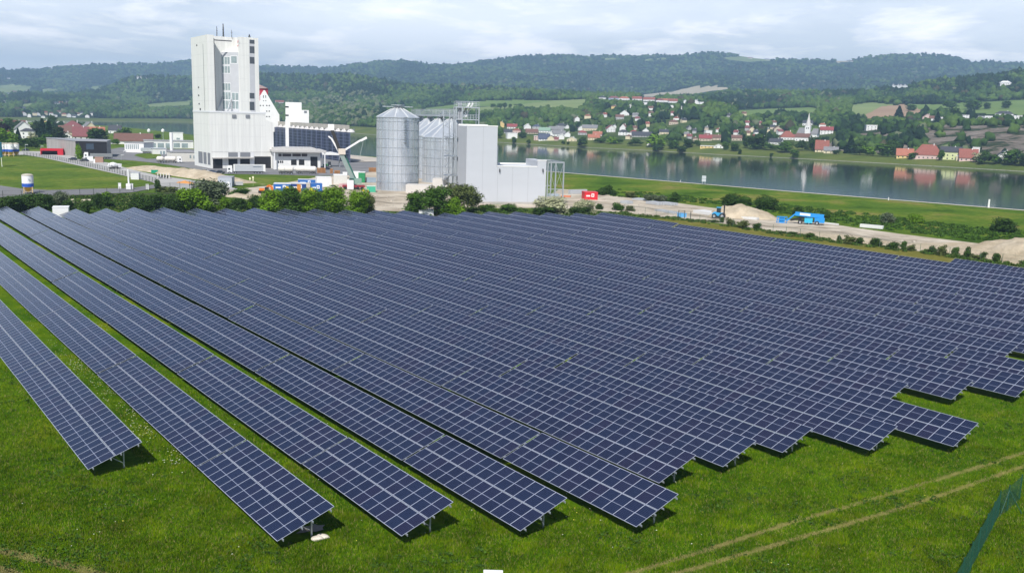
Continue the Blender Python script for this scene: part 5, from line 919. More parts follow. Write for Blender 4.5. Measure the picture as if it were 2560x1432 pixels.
# ---------------------------------------------------------------- fences
def fence(pts, z, label, post_m, mesh_m=None, step=2.5, pr=.05, name='wire_fence', posts_part=100, top=True):
    P = [G(x, y) for x, y in pts]; r = thing(name, label, 'fence', P[0]); o = P[0]; n = 0; allp = MB()
    for a, b in zip(P, P[1:]):
        L = (b-a).length; k = max(1, round(L/step))
        for i in range(k):
            q = a+(b-a)*i/k-o
            if n < posts_part: m = MB(); m.cyl(q+Vector((0, 0, -.2)), q+Vector((0, 0, z)), pr, pr, 6); m.build('post', post_m, r); n += 1
    m = MB()
    for a, b in zip(P, P[1:]): a, b = a-o, b-o; m.bar(a+Vector((0, 0, z-.03)), b+Vector((0, 0, z-.03)), .03); m.bar(a+Vector((0, 0, z*.5)), b+Vector((0, 0, z*.5)), .02)
    m.build('rail_wires', post_m, r)
    if mesh_m:
        m = MB()
        for a, b in zip(P, P[1:]): a, b = a-o, b-o; m.quad(a, b, b+Vector((0, 0, z)), a+Vector((0, 0, z)))
        m.build('wire_mesh', mesh_m, r)
    return r
fpd = mat('fence_post_dark', (.05, .06, .055), .6); fpg = mat('fence_post_green', (.10, .16, .10), .6); meshm = mat('fence_mesh_dark', (.06, .07, .07), .6, var=0, alpha=.16); meshg = mat('fence_mesh_green', (.02, .07, .045), .6, var=0, alpha=.42)
fence([(60, 389), (100, 393), (150, 402), (200, 412.5), (250, 424), (300, 436), (350, 448), (398, 460)], 2.0, 'dark post fence running down behind the left meadow', fpd, meshm, 4.2, .1)
fence([(-40, 496), (100, 494), (200, 490), (300, 484), (400, 475), (520, 465)], 2.2, 'dark wire fence in front of the service road', fpd, meshm, 5.5, .08)
fence([(1560, 527), (1640, 540), (1700, 548.5), (1800, 560), (1900, 574), (2000, 591), (2150, 612), (2300, 631), (2450, 650), (2620, 672)], 2.0, 'long wire fence between the dry grass strip and the sand', fpg, mat('fence_mesh_thin', (.14, .16, .13), .6, var=0, alpha=.06), 5.5, .05)
r = thing('field_gate', 'dark three post gate frame at the blue generator', 'gate', G(1696, 546)); o = r.location.copy(); gp_ = [G(1696, 545.5), G(1711, 547), G(1726, 550)]
for p_ in gp_: m = MB(); q = p_-o; m.box(q.x-.09, q.x+.09, q.y-.09, q.y+.09, 0, 2.4); m.build('post', fpd, r)
m = MB(); m.bar(gp_[0]-o+Vector((0, 0, 2.3)), gp_[1]-o+Vector((0, 0, 2.3)), .1); m.build('top_rail', fpd, r)
# loose stones and rubble on the sandy yards, too many to count
yards = [([(1000, 490), (1180, 490), (1200, 515), (1000, 525), (900, 515), (880, 480)], (880, 1200), (480, 525)), ([(1400, 480), (1560, 500), (1700, 512), (1850, 540), (1700, 540), (1560, 528), (1420, 518)], (1400, 1850), (480, 540)), ([(1900, 565), (2300, 600), (2450, 620), (2400, 630), (2100, 590), (1900, 572)], (1900, 2450), (565, 630)), ([(640, 490), (880, 470), (900, 510), (660, 500)], (640, 900), (470, 510))]
P = []; random.seed(12)
while len(P) < 1500:
    poly, xr_, yr_ = random.choice(yards); x, y = random.uniform(*xr_), random.uniform(*yr_)
    if pip([x], [y], poly)[0]: P.append(G(x, y, .05)[:])
P = np.array(P); Rr_ = NR.exponential(.12, len(P)).clip(.05, .6)
v_, f_, m__ = clumps(P, Rr_, NR.uniform(.4, .8, len(P)), np.zeros(len(P), int), IC1)
tag(put('rubble', npmesh('rubble', v_, f_, mat('rubble_stone', (.40, .36, .30), .95, var=.4, scale=.7))), 'loose stones and rubble scattered over the sandy yards', 'rubble', kind='stuff')
# ---------------------------------------------------------------- houses
RC = {'red': (.25, .085, .062), 'orange': (.36, .135, .085), 'crimson': (.25, .06, .06), 'brown': (.16, .085, .065), 'dark': (.055, .058, .068), 'blue': (.07, .085, .13), 'grey': (.20, .20, .205), 'green': (.22, .33, .25), 'maroon': (.20, .07, .07), 'white': (.7, .7, .7)}
WC = {'white': (.76, .76, .74), 'cream': (.66, .58, .40), 'yellow': (.68, .52, .22), 'pink': (.62, .46, .42), 'lime': (.62, .66, .36), 'grey': (.42, .42, .42), 'beige': (.52, .44, .34), 'dark': (.05, .05, .055), 'blue': (.35, .42, .52)}
def rm(c): return mat('roof_'+c, RC[c], .75, var=.18, scale=.8)
def wm(c): return mat('wall_'+c, WC[c], .85, var=.05, scale=.4)
winm = mat('house_window', (.04, .05, .06), .2, var=.3, scale=1)
NAMED = []
def house(px, py, wpx, kind, roof, wall, label, turn=0, st=1.6, dp=None, far=True, wins=None, rh=None, group='houses of the village across the river', cat='house', name='house', chim=True):
    p = hit(px, py) if far else G(px, py); dist = math.hypot(p.x, p.y); w = wpx*dist/FPX; dp = dp or min(max(w*.7, 7), 13)
    h = st*3.0; rh = rh if rh is not None else {'g': dp*.38, 'e': w*.36, 'h': min(dp, w)*.33, 'f': .5, 'b': w*.36}[kind]
    a = -math.atan2(p.x, p.y)+rad(turn); fr = Fr(p-Vector((0, 0, .4)), a); HOUSES.append((p.x, p.y, max(w, dp)*.75)); far and HOUSEPX.append((px, py, wpx, dist, (h+rh)/dist*FPX))
    r = fthing(name, label, cat, fr, group); x0, x1 = -w/2, w/2; o = .5
    mb = MB(); mb.box(x0, x1, 0, dp, -3, h)
    if kind == 'g': mb.gable([(0, h), (dp, h), (dp/2, h+rh)], x0, x1); mb2 = mb
    if kind in 'g':     # gable walls at both ends: profile is in y,z so rotate
        n = 12; k = len(mb.v)-6; mb.v[k:] = [(b, a_, c) for a_, b, c in mb.v[k:]]
    if kind in 'e': mb.gable([(x0, h), (x1, h), (0, h+rh)], 0, dp)
    mb.build('wall', wm(wall), r)
    rf = MB(); t = .28
    if kind == 'g':
        for s, y0 in ((1, -o), (-1, dp+o)):
            e0 = (x0-o, y0, h-o*rh/(dp/2)); e1 = (x1+o, y0, h-o*rh/(dp/2)); q0 = (x1+o, dp/2, h+rh); q1 = (x0-o, dp/2, h+rh)
            up = Vector((0, 0, t)); vs = [Vector(v) for v in (e0, e1, q0, q1)]; rf.add(vs+[v+up for v in vs], [(0, 1, 2, 3), (4, 5, 6, 7), (0, 1, 5, 4), (1, 2, 6, 5), (2, 3, 7, 6), (3, 0, 4, 7)])
    elif kind == 'e':
        for s in (-1, 1):
            xe = s*(w/2+o); ze = h-o*rh/(w/2); vs = [Vector(v) for v in ((xe, -o, ze), (0, -o, h+rh), (0, dp+o, h+rh), (xe, dp+o, ze))]; up = Vector((0, 0, t))
            rf.add(vs+[v+up for v in vs], [(0, 1, 2, 3), (4, 5, 6, 7), (0, 1, 5, 4), (1, 2, 6, 5), (2, 3, 7, 6), (3, 0, 4, 7)])
    elif kind == 'h':
        i = min(w*.5, dp*.5)*.95; b = [(x0-o, -o, h), (x1+o, -o, h), (x1+o, dp+o, h), (x0-o, dp+o, h)]; tp = [(x0+i, dp/2, h+rh), (x1-i, dp/2, h+rh)]
        rf.add(b+tp, [(0, 1, 5, 4), (1, 2, 5), (2, 3, 4, 5), (3, 0, 4), (3, 2, 1, 0)])
    else: rf.box(x0-.25, x1+.25, -.25, dp+.25, h, h+rh)
    rfo = rf.build('roof', rm(roof), r)
    if chim and kind != 'f':
        c = MB(); c.box(w*.16, w*.16+.7, dp*.45, dp*.45+.7, h+rh*.4, h+rh+.9); c.build('chimney', wm('white'), rfo)
    nw = wins if wins is not None else (0 if wpx < 19 else max(2, int(w/3.6)))
    fl = max(1, int(st+.2))
    for f in range(fl):
        for i in range(nw):
            x = x0+w*(i+.5)/nw; z = 3.0*f+.95; m = MB(); m.box(x-.55, x+.55, -.04, .05, z, z+1.25); m.build('window', winm, r)
    NAMED.append((label, px)); return r
VG = 'houses of the village across the river'; HG = 'houses on the hillside terrace'; BG = 'houses behind the grassy river bank'; TG = 'houses of the near town at the left'
# village houses near the water, left to right
house(1253, 319, 15, 'e', 'brown', 'yellow', 'small yellow gabled house peeping over the grey building', 5, 2.4, group=VG)
house(1280, 322, 25, 'g', 'crimson', 'white', 'house with a bright crimson roof at the left end of the village', 0, 1.2, group=VG)
house(1271, 334, 20, 'g', 'dark', 'grey', 'long dark roofed house below the crimson roof', 5, 1.0, group=VG)
house(1291, 334, 20, 'h', 'red', 'pink', 'red hipped house with pale dormers beside the flat white hall', -8, 1.6, group=VG)
house(1281, 347, 25, 'f', 'white', 'white', 'tall flat white hall at the water meadow', 10, 2.6, dp=14, group=VG, wins=0, cat='hall', name='village_hall')
house(1319, 323, 17, 'e', 'white', 'white', 'white gabled house between the dormer house and the blue roof', 8, 1.6, group=VG)
house(1341, 325, 20, 'h', 'blue', 'grey', 'blue roofed house in the back line of the village', 0, 2.0, group=VG)
house(1330, 335, 30, 'g', 'brown', 'beige', 'wide brown roofed house in the middle of the village', 4, .9, group=VG)
house(1361, 332, 28, 'g', 'green', 'white', 'pale green roofed house in the village middle', -6, 1.2, group=VG)
house(1390, 331, 36, 'g', 'grey', 'grey', 'long grey roofed barn beside the pale green roof', 0, 1.4, group=VG, cat='barn', name='barn')
house(1403, 321, 27, 'h', 'dark', 'grey', 'broad dark hipped house at the foot of the wood', 0, 1.5, group=VG)
house(1418, 322, 9, 'e', 'dark', 'white', 'little pale house stuck to the broad dark hipped house', 20, 1.6, group=VG)
house(1376, 339, 12, 'e', 'white', 'white', 'small white gable in front of the grey barn', 0, 1.2, group=VG)
house(1398, 341, 30, 'g', 'grey', 'white', 'white row with a low grey roof behind the navy roof', 2, 1.2, group=VG)
house(1346, 351, 22, 'f', 'white', 'pink', 'pale pink flat house left of the navy roof', 4, 2.0, group=VG)
house(1361, 352, 28, 'g', 'blue', 'white', 'house with a big navy roof above the river meadow', 6, 1.0, rh=6.5, group=VG)
house(1377, 352, 17, 'e', 'dark', 'cream', 'cream gable with dark eaves beside the navy roof', -4, 1.3, group=VG)
house(1391, 352, 10, 'g', 'maroon', 'pink', 'little maroon shed right of the cream gable', 0, .8, group=VG, cat='shed', name='shed')
house(1403, 349, 15, 'e', 'white', 'white', 'white gabled house right of the maroon shed', 6, 1.5, group=VG)
house(1419, 343, 13, 'e', 'grey', 'white', 'narrow white gable behind the cream bungalow', 0, 1.7, group=VG)
house(1429, 354, 24, 'e', 'white', 'cream', 'cream bungalow with a flat gable at the meadow edge', -3, 1.0, rh=3.2, group=VG)
house(1453, 327, 14, 'e', 'grey', 'white', 'white gable end of the long grey roofed house', 10, 1.6, group=VG)
house(1475, 327, 38, 'g', 'grey', 'cream', 'long cream house with a grey roof and white gables', 2, 1.5, group=VG)
house(1456, 338, 22, 'h', 'crimson', 'grey', 'crimson hipped house below the long cream house', 0, 1.3, group=VG)
house(1443, 305, 12, 'e', 'brown', 'white', 'white house with balconies above the village at the wood edge', 14, 2.2, group=VG)
house(1469, 297, 16, 'h', 'pink' if 0 else 'red', 'cream', 'cream house with a faded red roof alone in the wood', 0, 1.8, group=VG)
house(1485, 351, 28, 'g', 'orange', 'cream', 'cream house with an orange roof near the water', 8, 1.3, group=VG)
house(1493, 341, 22, 'g', 'orange', 'pink', 'second orange roof standing behind the cream one', -6, 1.2, group=VG)
house(1528, 331, 21, 'e', 'maroon', 'white', 'white house with half timber gable and a maroon roof', 20, 2.0, group=VG)
house(1557, 328, 17, 'e', 'maroon', 'white', 'steep maroon roof with a white verge', -20, 1.8, rh=6, group=VG)
house(1558, 339, 24, 'h', 'dark', 'white', 'white house with a dark pyramid roof', 0, 1.8, group=VG)
house(1584, 337, 18, 'h', 'crimson', 'white', 'white cottage with a crimson hipped roof', 0, 1.5, group=VG)
house(1573, 341, 14, 'f', 'grey', 'white', 'white cubic house between the pyramid roof and the crimson cottage', 8, 1.8, group=VG)
house(1604, 343, 48, 'g', 'dark', 'grey', 'long low dark roofed shed beside the big tree', 0, .9, group=VG, cat='shed', name='shed')
house(1614, 334, 15, 'e', 'dark', 'white', 'small white gabled house above the long dark shed', 10, 1.7, group=VG)
house(1660, 336, 22, 'g', 'dark', 'cream', 'dark roofed cottage among the garden trees', 6, 1.3, group=VG)
house(1772, 337, 16, 'f', 'white', 'white', 'modern white cube among the trees', 20, 2.0, group=VG)
house(1763, 353, 30, 'g', 'crimson', 'beige', 'crimson roofed house above the white pavilions', 0, 1.3, group=VG)
house(1790, 351, 24, 'g', 'brown', 'beige', 'brown roofed house above the white pavilions', -5, 1.3, group=VG)
house(1768, 371, 34, 'f', 'white', 'yellow', 'low yellow boat house with a white roof at the shore', 0, .9, dp=9, group=VG, cat='boat house', name='boat_house')
house(1796, 371, 22, 'e', 'white', 'white', 'white pavilion tent at the shore', 0, .8, rh=2.6, group=VG, cat='pavilion', name='pavilion', chim=False)
house(1622, 364, 10, 'e', 'grey', 'white', 'tiny white boat shed on the river meadow', 0, .8, group=VG, cat='shed', name='shed', chim=False)
house(1842, 352, 24, 'g', 'brown', 'beige', 'brown roofed house left of the big riverside trees', 6, 1.3, group=VG)
house(1936, 362, 30, 'g', 'dark', 'white', 'dark roofed house with solar cells left of the church', -18, 1.2, group=VG)
house(1944, 330, 17, 'e', 'brown', 'beige', 'stone barn with a steep gable left of the church', 12, 1.6, group=VG, cat='barn', name='barn')
house(1970, 350, 34, 'h', 'red', 'white', 'big red tent roof below the church', 10, 1.2, rh=8, group=VG)
house(1993, 349, 19, 'g', 'maroon', 'white', 'maroon roofed wing at the foot of the church', 0, 1.3, group=VG)
house(2004, 353, 32, 'g', 'brown', 'white', 'white parsonage with a brown roof in front of the church', -16, 1.7, group=VG)
house(2018, 314, 22, 'g', 'dark', 'white', 'white house with a dark roof above the church', -8, 1.4, group=VG)
house(2056, 318, 16, 'h', 'orange', 'white', 'orange pyramid roof right of the church', 0, 1.3, group=VG)
house(2066, 336, 29, 'g', 'crimson', 'white', 'white house with a crimson roof right of the church', 0, 2.0, group=VG)
house(2054, 381, 30, 'g', 'red', 'cream', 'cream riverside villa with a steep red roof', 0, 1.3, rh=9, group=BG)
house(2077, 384, 32, 'g', 'grey', 'cream', 'cream bungalow with a grey solar roof beside the red villa', 0, 1.1, group=BG)
house(2179, 326, 24, 'f', 'white', 'white', 'modern white villa with big balconies on the cliff', 14, 2.3, group=HG)
house(2283, 303, 33, 'f', 'dark', 'dark', 'black flat roofed bungalow on the terrace', 0, 1.2, dp=10, group=HG)
house(2318, 300, 20, 'e', 'brown', 'pink', 'pale pink gable house on the terrace', 6, 1.6, group=HG)
house(2334, 302, 20, 'g', 'brown', 'white', 'white cottage with a brown roof beside the pink gable', -6, 1.3, group=HG)
house(2354, 300, 12, 'f', 'white', 'white', 'small white annex half hidden by terrace trees', 10, 1.4, group=HG)
house(2413, 296, 24, 'f', 'dark', 'white', 'left white cube villa with a dark window on the terrace', 8, 1.9, group=HG)
house(2450, 297, 28, 'f', 'dark', 'grey', 'grey flat roofed villa between the white cubes', 0, 1.5, group=HG)
house(2474, 297, 20, 'f', 'dark', 'white', 'white flat roofed villa right of the grey one', 0, 1.6, group=HG)
house(2510, 291, 36, 'h', 'dark', 'white', 'white villa with a dark pyramid roof on the terrace', 0, 1.4, group=HG)
house(2545, 298, 26, 'f', 'white', 'white', 'white modern villa at the right edge of the terrace', 10, 1.8, group=HG)
house(2514, 214, 22, 'h', 'white', 'white', 'lone white house high in the wood at the right', 14, 2.2, group=HG)
# riverside houses at the right
house(2262, 396, 36, 'g', 'orange', 'yellow', 'yellow farmhouse with a long orange roof on the bank', 4, 1.1, rh=6.0, group=BG)
house(2319, 398, 64, 'h', 'red', 'pink', 'pink manor with a huge red hipped roof and eyebrow dormer', 2, 1.3, rh=10, dp=16, group=BG)
house(2374, 400, 42, 'g', 'dark', 'lime', 'lime green two storey house with a dark solar roof', -6, 2.6, rh=4.5, group=BG)
house(2399, 402, 15, 'f', 'white', 'cream', 'narrow cream balcony house between lime and red roofs', 0, 1.5, group=BG)
house(2421, 403, 38, 'g', 'red', 'pink', 'pink terraced house with a red roof and two dormers', 8, 1.2, rh=7.5, group=BG)
house(2439, 388, 14, 'f', 'white', 'white', 'small white attic block behind the red terraced roof', 0, 2.6, group=BG)
house(2511, 400, 26, 'e', 'dark', 'white', 'white gabled house hidden by shrubs at the right edge', 10, 1.6, group=BG)
# hillside row
HR = [(1506, 249, 18, 'h', 'dark', 'white', 'leftmost house of the hillside row with a dark roof'), (1534, 250, 26, 'h', 'maroon', 'blue', 'bluish house with a maroon roof in the hillside row'),
      (1560, 251, 26, 'h', 'orange', 'white', 'bright orange roof of the hillside row'), (1593, 252, 23, 'g', 'red', 'white', 'faded red roof right of the bright orange one'),
      (1622, 254, 28, 'g', 'red', 'white', 'long red roofed house with a white gable in the hillside row'), (1650, 256, 20, 'h', 'maroon', 'white', 'maroon hipped house in the hillside row'),
      (1664, 256, 14, 'g', 'orange', 'white', 'narrow orange roofed house wedged in the hillside row'), (1683, 258, 22, 'g', 'red', 'white', 'pale walled house with a red roof near the right of the hillside row'),
      (1712, 260, 14, 'e', 'blue', 'white', 'white gable with blue eaves right of the red roofs'), (1739, 261, 18, 'e', 'dark', 'white', 'white gabled pair near the end of the hillside row'), (1756, 261, 14, 'f', 'white', 'white', 'flat white block closing the hillside row'),
      (1614, 262, 13, 'f', 'white', 'white', 'round fronted white house below the hillside row'), (1535, 272, 14, 'h', 'brown', 'yellow', 'yellow cottage below the hillside row'), (1627, 276, 14, 'g', 'brown', 'white', 'dark roofed cottage in the trees below the hillside row'),
      (1681, 270, 10, 'f', 'white', 'white', 'white tower house below the red roofs'), (1702, 276, 9, 'e', 'white', 'white', 'tiny white gable on the hillside meadow'), (1575, 270, 9, 'e', 'grey', 'white', 'small white gable in the dark trees below the row'),
      (1561, 290, 22, 'e', 'dark', 'white', 'white house with steep dark gables in the wood'), (1549, 299, 20, 'g', 'brown', 'grey', 'brown roofed farm in the wood below the steep gables'), (1588, 293, 14, 'g', 'grey', 'grey', 'grey house in the wood right of the steep gables'), (1684, 312, 22, 'h', 'brown', 'beige', 'brown hipped farm in the wood under the hillside')]
for x, y, w, k, rc, wc, lb in HR: house(x, y, w, k, rc, wc, lb, random.uniform(-10, 10), 1.6, group='houses of the hillside row')
# far hamlet houses on the left and on the ridge: small pale boxes with roofs
FH = [(20, 197, 10, 'far hamlet house at the left picture edge under the blue ridge'), (62, 274, 8, 'pale far house near the left river bend'), (12, 258, 8, 'far white house above the left river bend'), (140, 262, 10, 'left house of the white far row on the slope'),
      (152, 260, 8, 'right house of the white far row on the slope'), (166, 258, 7, 'single white far house right of the white row'), (36, 232, 9, 'brown roofed far house in the left valley'), (70, 229, 7, 'white far house in the left valley'), (25, 236, 7, 'lowest far house in the left valley'),
      (700, 259, 20, 'long white farmhouse on the wooded slope behind the white stair tower'), (1875, 147, 10, 'left ridge top farm house on the meadow'), (1918, 151, 10, 'ridge top farm house in the middle'), (2122, 154, 8, 'left white house on the right part of the ridge'), (2130, 155, 6, 'right white house on the right part of the ridge')]
for x, y, w, lb in FH: house(x, y, w, 'g', random.choice(['brown', 'grey', 'red', 'dark']), 'white', lb, random.uniform(-15, 15), 1.5, group='far hamlet houses', chim=False)
random.seed(77)
sc_pos = []
while len(sc_pos) < 34:
    x = random.uniform(1500, 1975); y = random.uniform(322, 356) if random.random() < .75 else random.uniform(288, 322)
    if all(abs(x-hx) > (hw+11)*.5 or abs(y-hy) > 7 for hx, hy, hw, _, _ in HOUSEPX) and all(abs(x-a) > 12 or abs(y-b) > 6 for a, b in sc_pos): sc_pos.append((x, y))
for i, (x, y) in enumerate(sorted(sc_pos)):
    house(x, y, random.uniform(8, 14), random.choice('gegh'), random.choice(['brown', 'grey', 'dark', 'maroon', 'red']), random.choice(['white', 'white', 'cream', 'beige', 'grey']), f'{ordn(i+1)} from the left of the little houses half hidden in the village gardens', random.uniform(-30, 30), random.uniform(1.2, 2.), group='little houses in the village gardens')
# far riverside town at the left
random.seed(21)
for i in range(16):
    x = 62+i*11+random.uniform(-3, 3); y = 296-random.uniform(0, 9)-(x-60)*.005
    house(x, y, random.uniform(7, 13), random.choice('geh'), random.choice(['brown', 'red', 'grey', 'dark']), random.choice(['white', 'white', 'cream']), f'{ordn(i+1)} house from the left in the hazy far town by the river', random.uniform(-20, 20), random.uniform(1.3, 2.4), group='houses of the hazy far town', chim=False)
# near town at the left, on this side of the river
def town(*a, **k): return house(*a, far=False, group=TG, **k)
town(12, 322, 60, 'h', 'brown', 'beige', 'big brown hipped roof at the left picture edge', 0, 1.4, rh=7, dp=24)
town(42, 322, 36, 'g', 'maroon', 'beige', 'maroon roofed house right of the big brown roof', 4, 1.3, dp=18, rh=6)
town(66, 326, 18, 'e', 'grey', 'white', 'white gable behind the white twin house', 6, 2.0)
town(62, 345, 37, 'e', 'grey', 'white', 'white twin house with a broad gable and four windows', 8, 2.6, rh=6.5, wins=2)
town(68, 347, 27, 'h', 'dark', 'white', 'white house with a dark hipped roof in front of the twin house', -10, 2.2, wins=2)
town(26, 342, 24, 'g', 'maroon', 'beige', 'maroon roof between the copper beech and the twin house', 0, 1.0)
town(114, 317, 14, 'e', 'brown', 'yellow', 'yellow house peeping between two dark trees', 0, 2.0)
town(150, 313, 18, 'f', 'white', 'white', 'white flat house left of the brick red farm', 0, 1.8)
town(186, 330, 54, 'h', 'maroon', 'beige', 'large maroon roofed farm house at the town centre', 6, 1.2, rh=9, dp=26, wins=0)
town(172, 337, 44, 'g', 'brown', 'beige', 'brown roofed wing in front of the large maroon farm', -6, 1.0, rh=6, dp=18, wins=0)
town(203, 349, 34, 'g', 'maroon', 'white', 'maroon roof just behind the black hall', 0, 1.0, rh=8, dp=20)
town(166, 346, 24, 'e', 'brown', 'white', 'low white shed under the brown wing', 6, .8)
town(228, 335, 34, 'e', 'grey', 'cream', 'cream gable house with a grey solar roof', 12, 1.8, rh=7, dp=18, wins=2)
town(243, 339, 32, 'g', 'orange', 'beige', 'bright red roofed house right of the cream gable', 0, 1.2, rh=5)
town(286, 334, 26, 'g', 'dark', 'white', 'white house with a slanting dark roof near the river', -14, 1.4, rh=5)
town(334, 361, 82, 'g', 'brown', 'white', 'long white stable with a brown roof behind the hedge', -3, 1.0, rh=5.5, dp=16, wins=0)
# church with a white spire
P = hit(2018, 348); fr = Fr(P, -math.atan2(P.x, P.y)+rad(-12)); k = math.hypot(P.x, P.y)/FPX
HOUSES.append((P.x, P.y, 32)); HOUSEPX.append((2018, 350, 60, math.hypot(P.x, P.y), 40))
ch = fthing('church', 'village church with a slim white tower and a pointed stone spire', 'church', fr)
m = MB(); th = 30*k; m.box(-6*k, 6*k, -6*k, 6*k, -4, th); m.build('tower', white2, ch)
m = MB(); n8 = 8; m.lathe((0, 0, th), [(6.2*k, 0), (4.4*k, 9*k), (2.0*k, 20*k), (.15, 31*k)], 8); m.build('spire', mat('pale_stone', (.60, .58, .55), .8), ch)
for x in (-1.6, .6):
    q = MB(); q.box(x, x+1, -6*k-.1, -6*k, th*.78, th*.9); q.build('belfry_window', winm, ch)
m = MB(); m.box(-26*k, -6*k, 0, 13, -4, 10*k); m.box(6*k, 22*k, 0, 13, -4, 12*k); m.build('nave', white2, ch)
m = MB()
for x0, x1, h, r_ in ((-27*k, -6*k, 10*k, 16*k), (6*k, 23*k, 12*k, 13*k)):
    m.add([(x0, -1, h), (x1, -1, h), (x1, 14, h), (x0, 14, h), (x0+2, 7.5, h+r_), (x1-1, 7.5, h+r_)], [(0, 1, 5, 4), (1, 2, 5), (2, 3, 4, 5), (3, 0, 4), (3, 2, 1, 0)])
m.build('roof', rm('grey'), ch)
# hill-top pilgrimage church and the castle behind the right wood
def castle(px, py, wpx, hpx, towers, label, name, cat, dist):
    p = hit(px, py+1); dist = math.hypot(p.x, p.y); p.z -= 2; s = dist/FPX; fr = Fr(p, -math.atan2(p.x, p.y)); r = fthing(name, label, cat, fr); HOUSES.append((p.x, p.y, wpx*s*.8)); HOUSEPX.append((px, py+1, wpx*1.1, dist, hpx*1.2))
    w = wpx*s; h = hpx*s; m = MB(); m.box(-w/2, w/2, 0, w*.5, -14, h*.62); m.build('wall', white2, r)
    m = MB(); m.box(-w/2-1, w/2+1, -1, w*.5+1, h*.62, h*.72); m.build('roof', rm('brown'), r)
    for t in towers:
        x = t*w/2; q = MB(); q.box(x-w*.035, x+w*.035, -1, w*.07, -14, h*.85); to = q.build('tower', white2, r); q = MB(); q.lathe((x, w*.035, h*.85), [(w*.045, 0), (w*.035, h*.12), (w*.015, h*.25), (.1, h*.4)], 8); q.build('cupola', rm('dark'), to)
castle(348, 197, 10, 10, (-.75, .75), 'white pilgrimage church with two towers on the wooded hilltop', 'hilltop_church', 'church', 0)
d_ = math.hypot(*hit(2253, 232)[:2])
castle(2253, 219, 38, 10, (-.9, -.35, -.05, .4, .9), 'white castle with five little towers behind the right hand wood', 'castle', 'castle', min(d_, 4300))
for i, (x, y, w) in enumerate([(362, 188, 8), (374, 186, 10)]):
    p = hit(x, y+9); p.z -= 1; s = math.hypot(p.x, p.y)/FPX; fr = Fr(p, -math.atan2(p.x, p.y)); r = fthing('abbey_wing', ('left' if i == 0 else 'right')+' white wing beside the pilgrimage church', 'building', fr)
    m = MB(); m.box(-w*s/2, w*s/2, 0, 14, -10, 2.5*s); m.build('wall', white2, r); m = MB(); m.gable([(-w*s/2-1, 2.5*s), (w*s/2+1, 2.5*s), (0, 4.5*s)], -1, 15); m.build('roof', rm('grey'), r)
# ---------------------------------------------------------------- wood masses and trees beyond the river
def clear_of(P, extra=0.):
    ok = np.ones(len(P), bool)
    for x, y, r in HOUSES: ok &= (P[:, 0]-x)**2+(P[:, 1]-y)**2 > (r+extra)**2
    return ok
def los_clear(P, extra):          # keep a corridor in front of each house free so that it shows
    ok = np.ones(len(P), bool); a = np.arctan2(P[:, 0], P[:, 1]); d = np.hypot(P[:, 0], P[:, 1])
    for x, y, r in HOUSES:
        hd = math.hypot(x, y); ha = math.atan2(x, y); ok &= ~((np.abs(a-ha)*hd < r*1.15) & (d < hd+3) & (d > hd-extra))
    return ok
infield = lambda px, py: np.any([pip(px, py-q, poly) for _, poly in FIELDS for q in (0, 5, 10)], axis=0)
pale_zone = [(690, 262), (780, 250), (880, 232), (975, 246), (960, 290), (900, 330), (780, 330), (720, 300)]
def kinds(px, py, d):  # noise groups the species; their darker patches also paint cloud shadow onto the hills
    n = len(px); az_ = np.round(px/26)+np.round(py/9)*100; g = np.array([mnoise.fractal(Vector((a/120, b/34, d_/900)), 1., 2., 3) for a, b, d_ in zip(px, py, d)]); u = NR.random(n)*.9+g*1.3; k = np.select([u < .02, u < .30, u < .68, u < .93], [3, 0, 1, 2], 2); k[NR.random(n) < .03] = 5; pz = pip(px, py, pale_zone) & (NR.random(n) < .28); k[pz] = 4; k[(NR.random(n) < .02)] = 4
    con = (py < 235) & (NR.random(n) < .35); k[con] = 3; return k
def wood(name, label, n, pmin, pmax, keep, rbase, base, two=True, hs=(.8, 1.25)):
    P, px, py, d, k = wood_points(n, 0, 0, pmin, pmax, keep); ok = clear_of(P, 5) & los_clear(P, 95); P, px, py, d = P[ok], px[ok], py[ok], d[ok]
    kk = kinds(px, py, d); R = rbase(d)*NR.uniform(.7, 1.3, len(P)); rp = R/d*FPX; ok = np.ones(len(P), bool)
    for hx, hy, hw, hd, hh in HOUSEPX: ok &= ~((d < hd+2) & (np.abs(px-hx) < hw*.5+rp*.45) & (py-rp*1.9 < hy-hh*.1) & (py > hy-hh*.9))
    P, px, py, d, kk, R = P[ok], px[ok], py[ok], d[ok], kk[ok], R[ok]; hsf = NR.uniform(*hs, len(P)); hsf[kk == 3] *= 1.5; R[kk == 3] *= .75
    C = P.copy(); C[:, 2] += R*hsf*.75
    parts = [clumps(C, R, hsf, kk, base)]
    if two:
        C2_ = C+np.stack([NR.normal(0, .55, len(P))*R, NR.normal(0, .55, len(P))*R, NR.uniform(-.5, .45, len(P))*R], -1); parts.append(clumps(C2_, R*.7, hsf*.9, kk, base))
    V_, F_, M_ = [], [], []; off = 0
    for v, f, m_ in parts: V_.append(v); F_.append(f+off); M_.append(m_); off += len(v)
    o = put(name, npmesh(name, np.concatenate(V_), np.concatenate(F_), WOODM, np.concatenate(M_))); return tag(o, label, 'wood', kind='stuff')
IC0 = ico(1)
import bmesh as _b
_bm = _b.new(); _b.ops.create_icosphere(_bm, subdivisions=1, radius=1); _bm.free()
c_ = cum
def kp_mid(px, py, k, d):
    cl = pip(px, py, cliff); return (px > -560) & (px < 2960) & ~infield(px, py) & ~(cl & (NR.random(len(px)) < np.where(pip(px, py, [(2300, 330), (2430, 315), (2600, 318), (2700, 400), (2480, 392), (2330, 370)]), .95, .62))) & ~((py > 300) & (px > 1240) & (px < 2060) & (NR.random(len(px)) < .72)) & ~((px > 1300) & (px < 1470) & (py > 330))
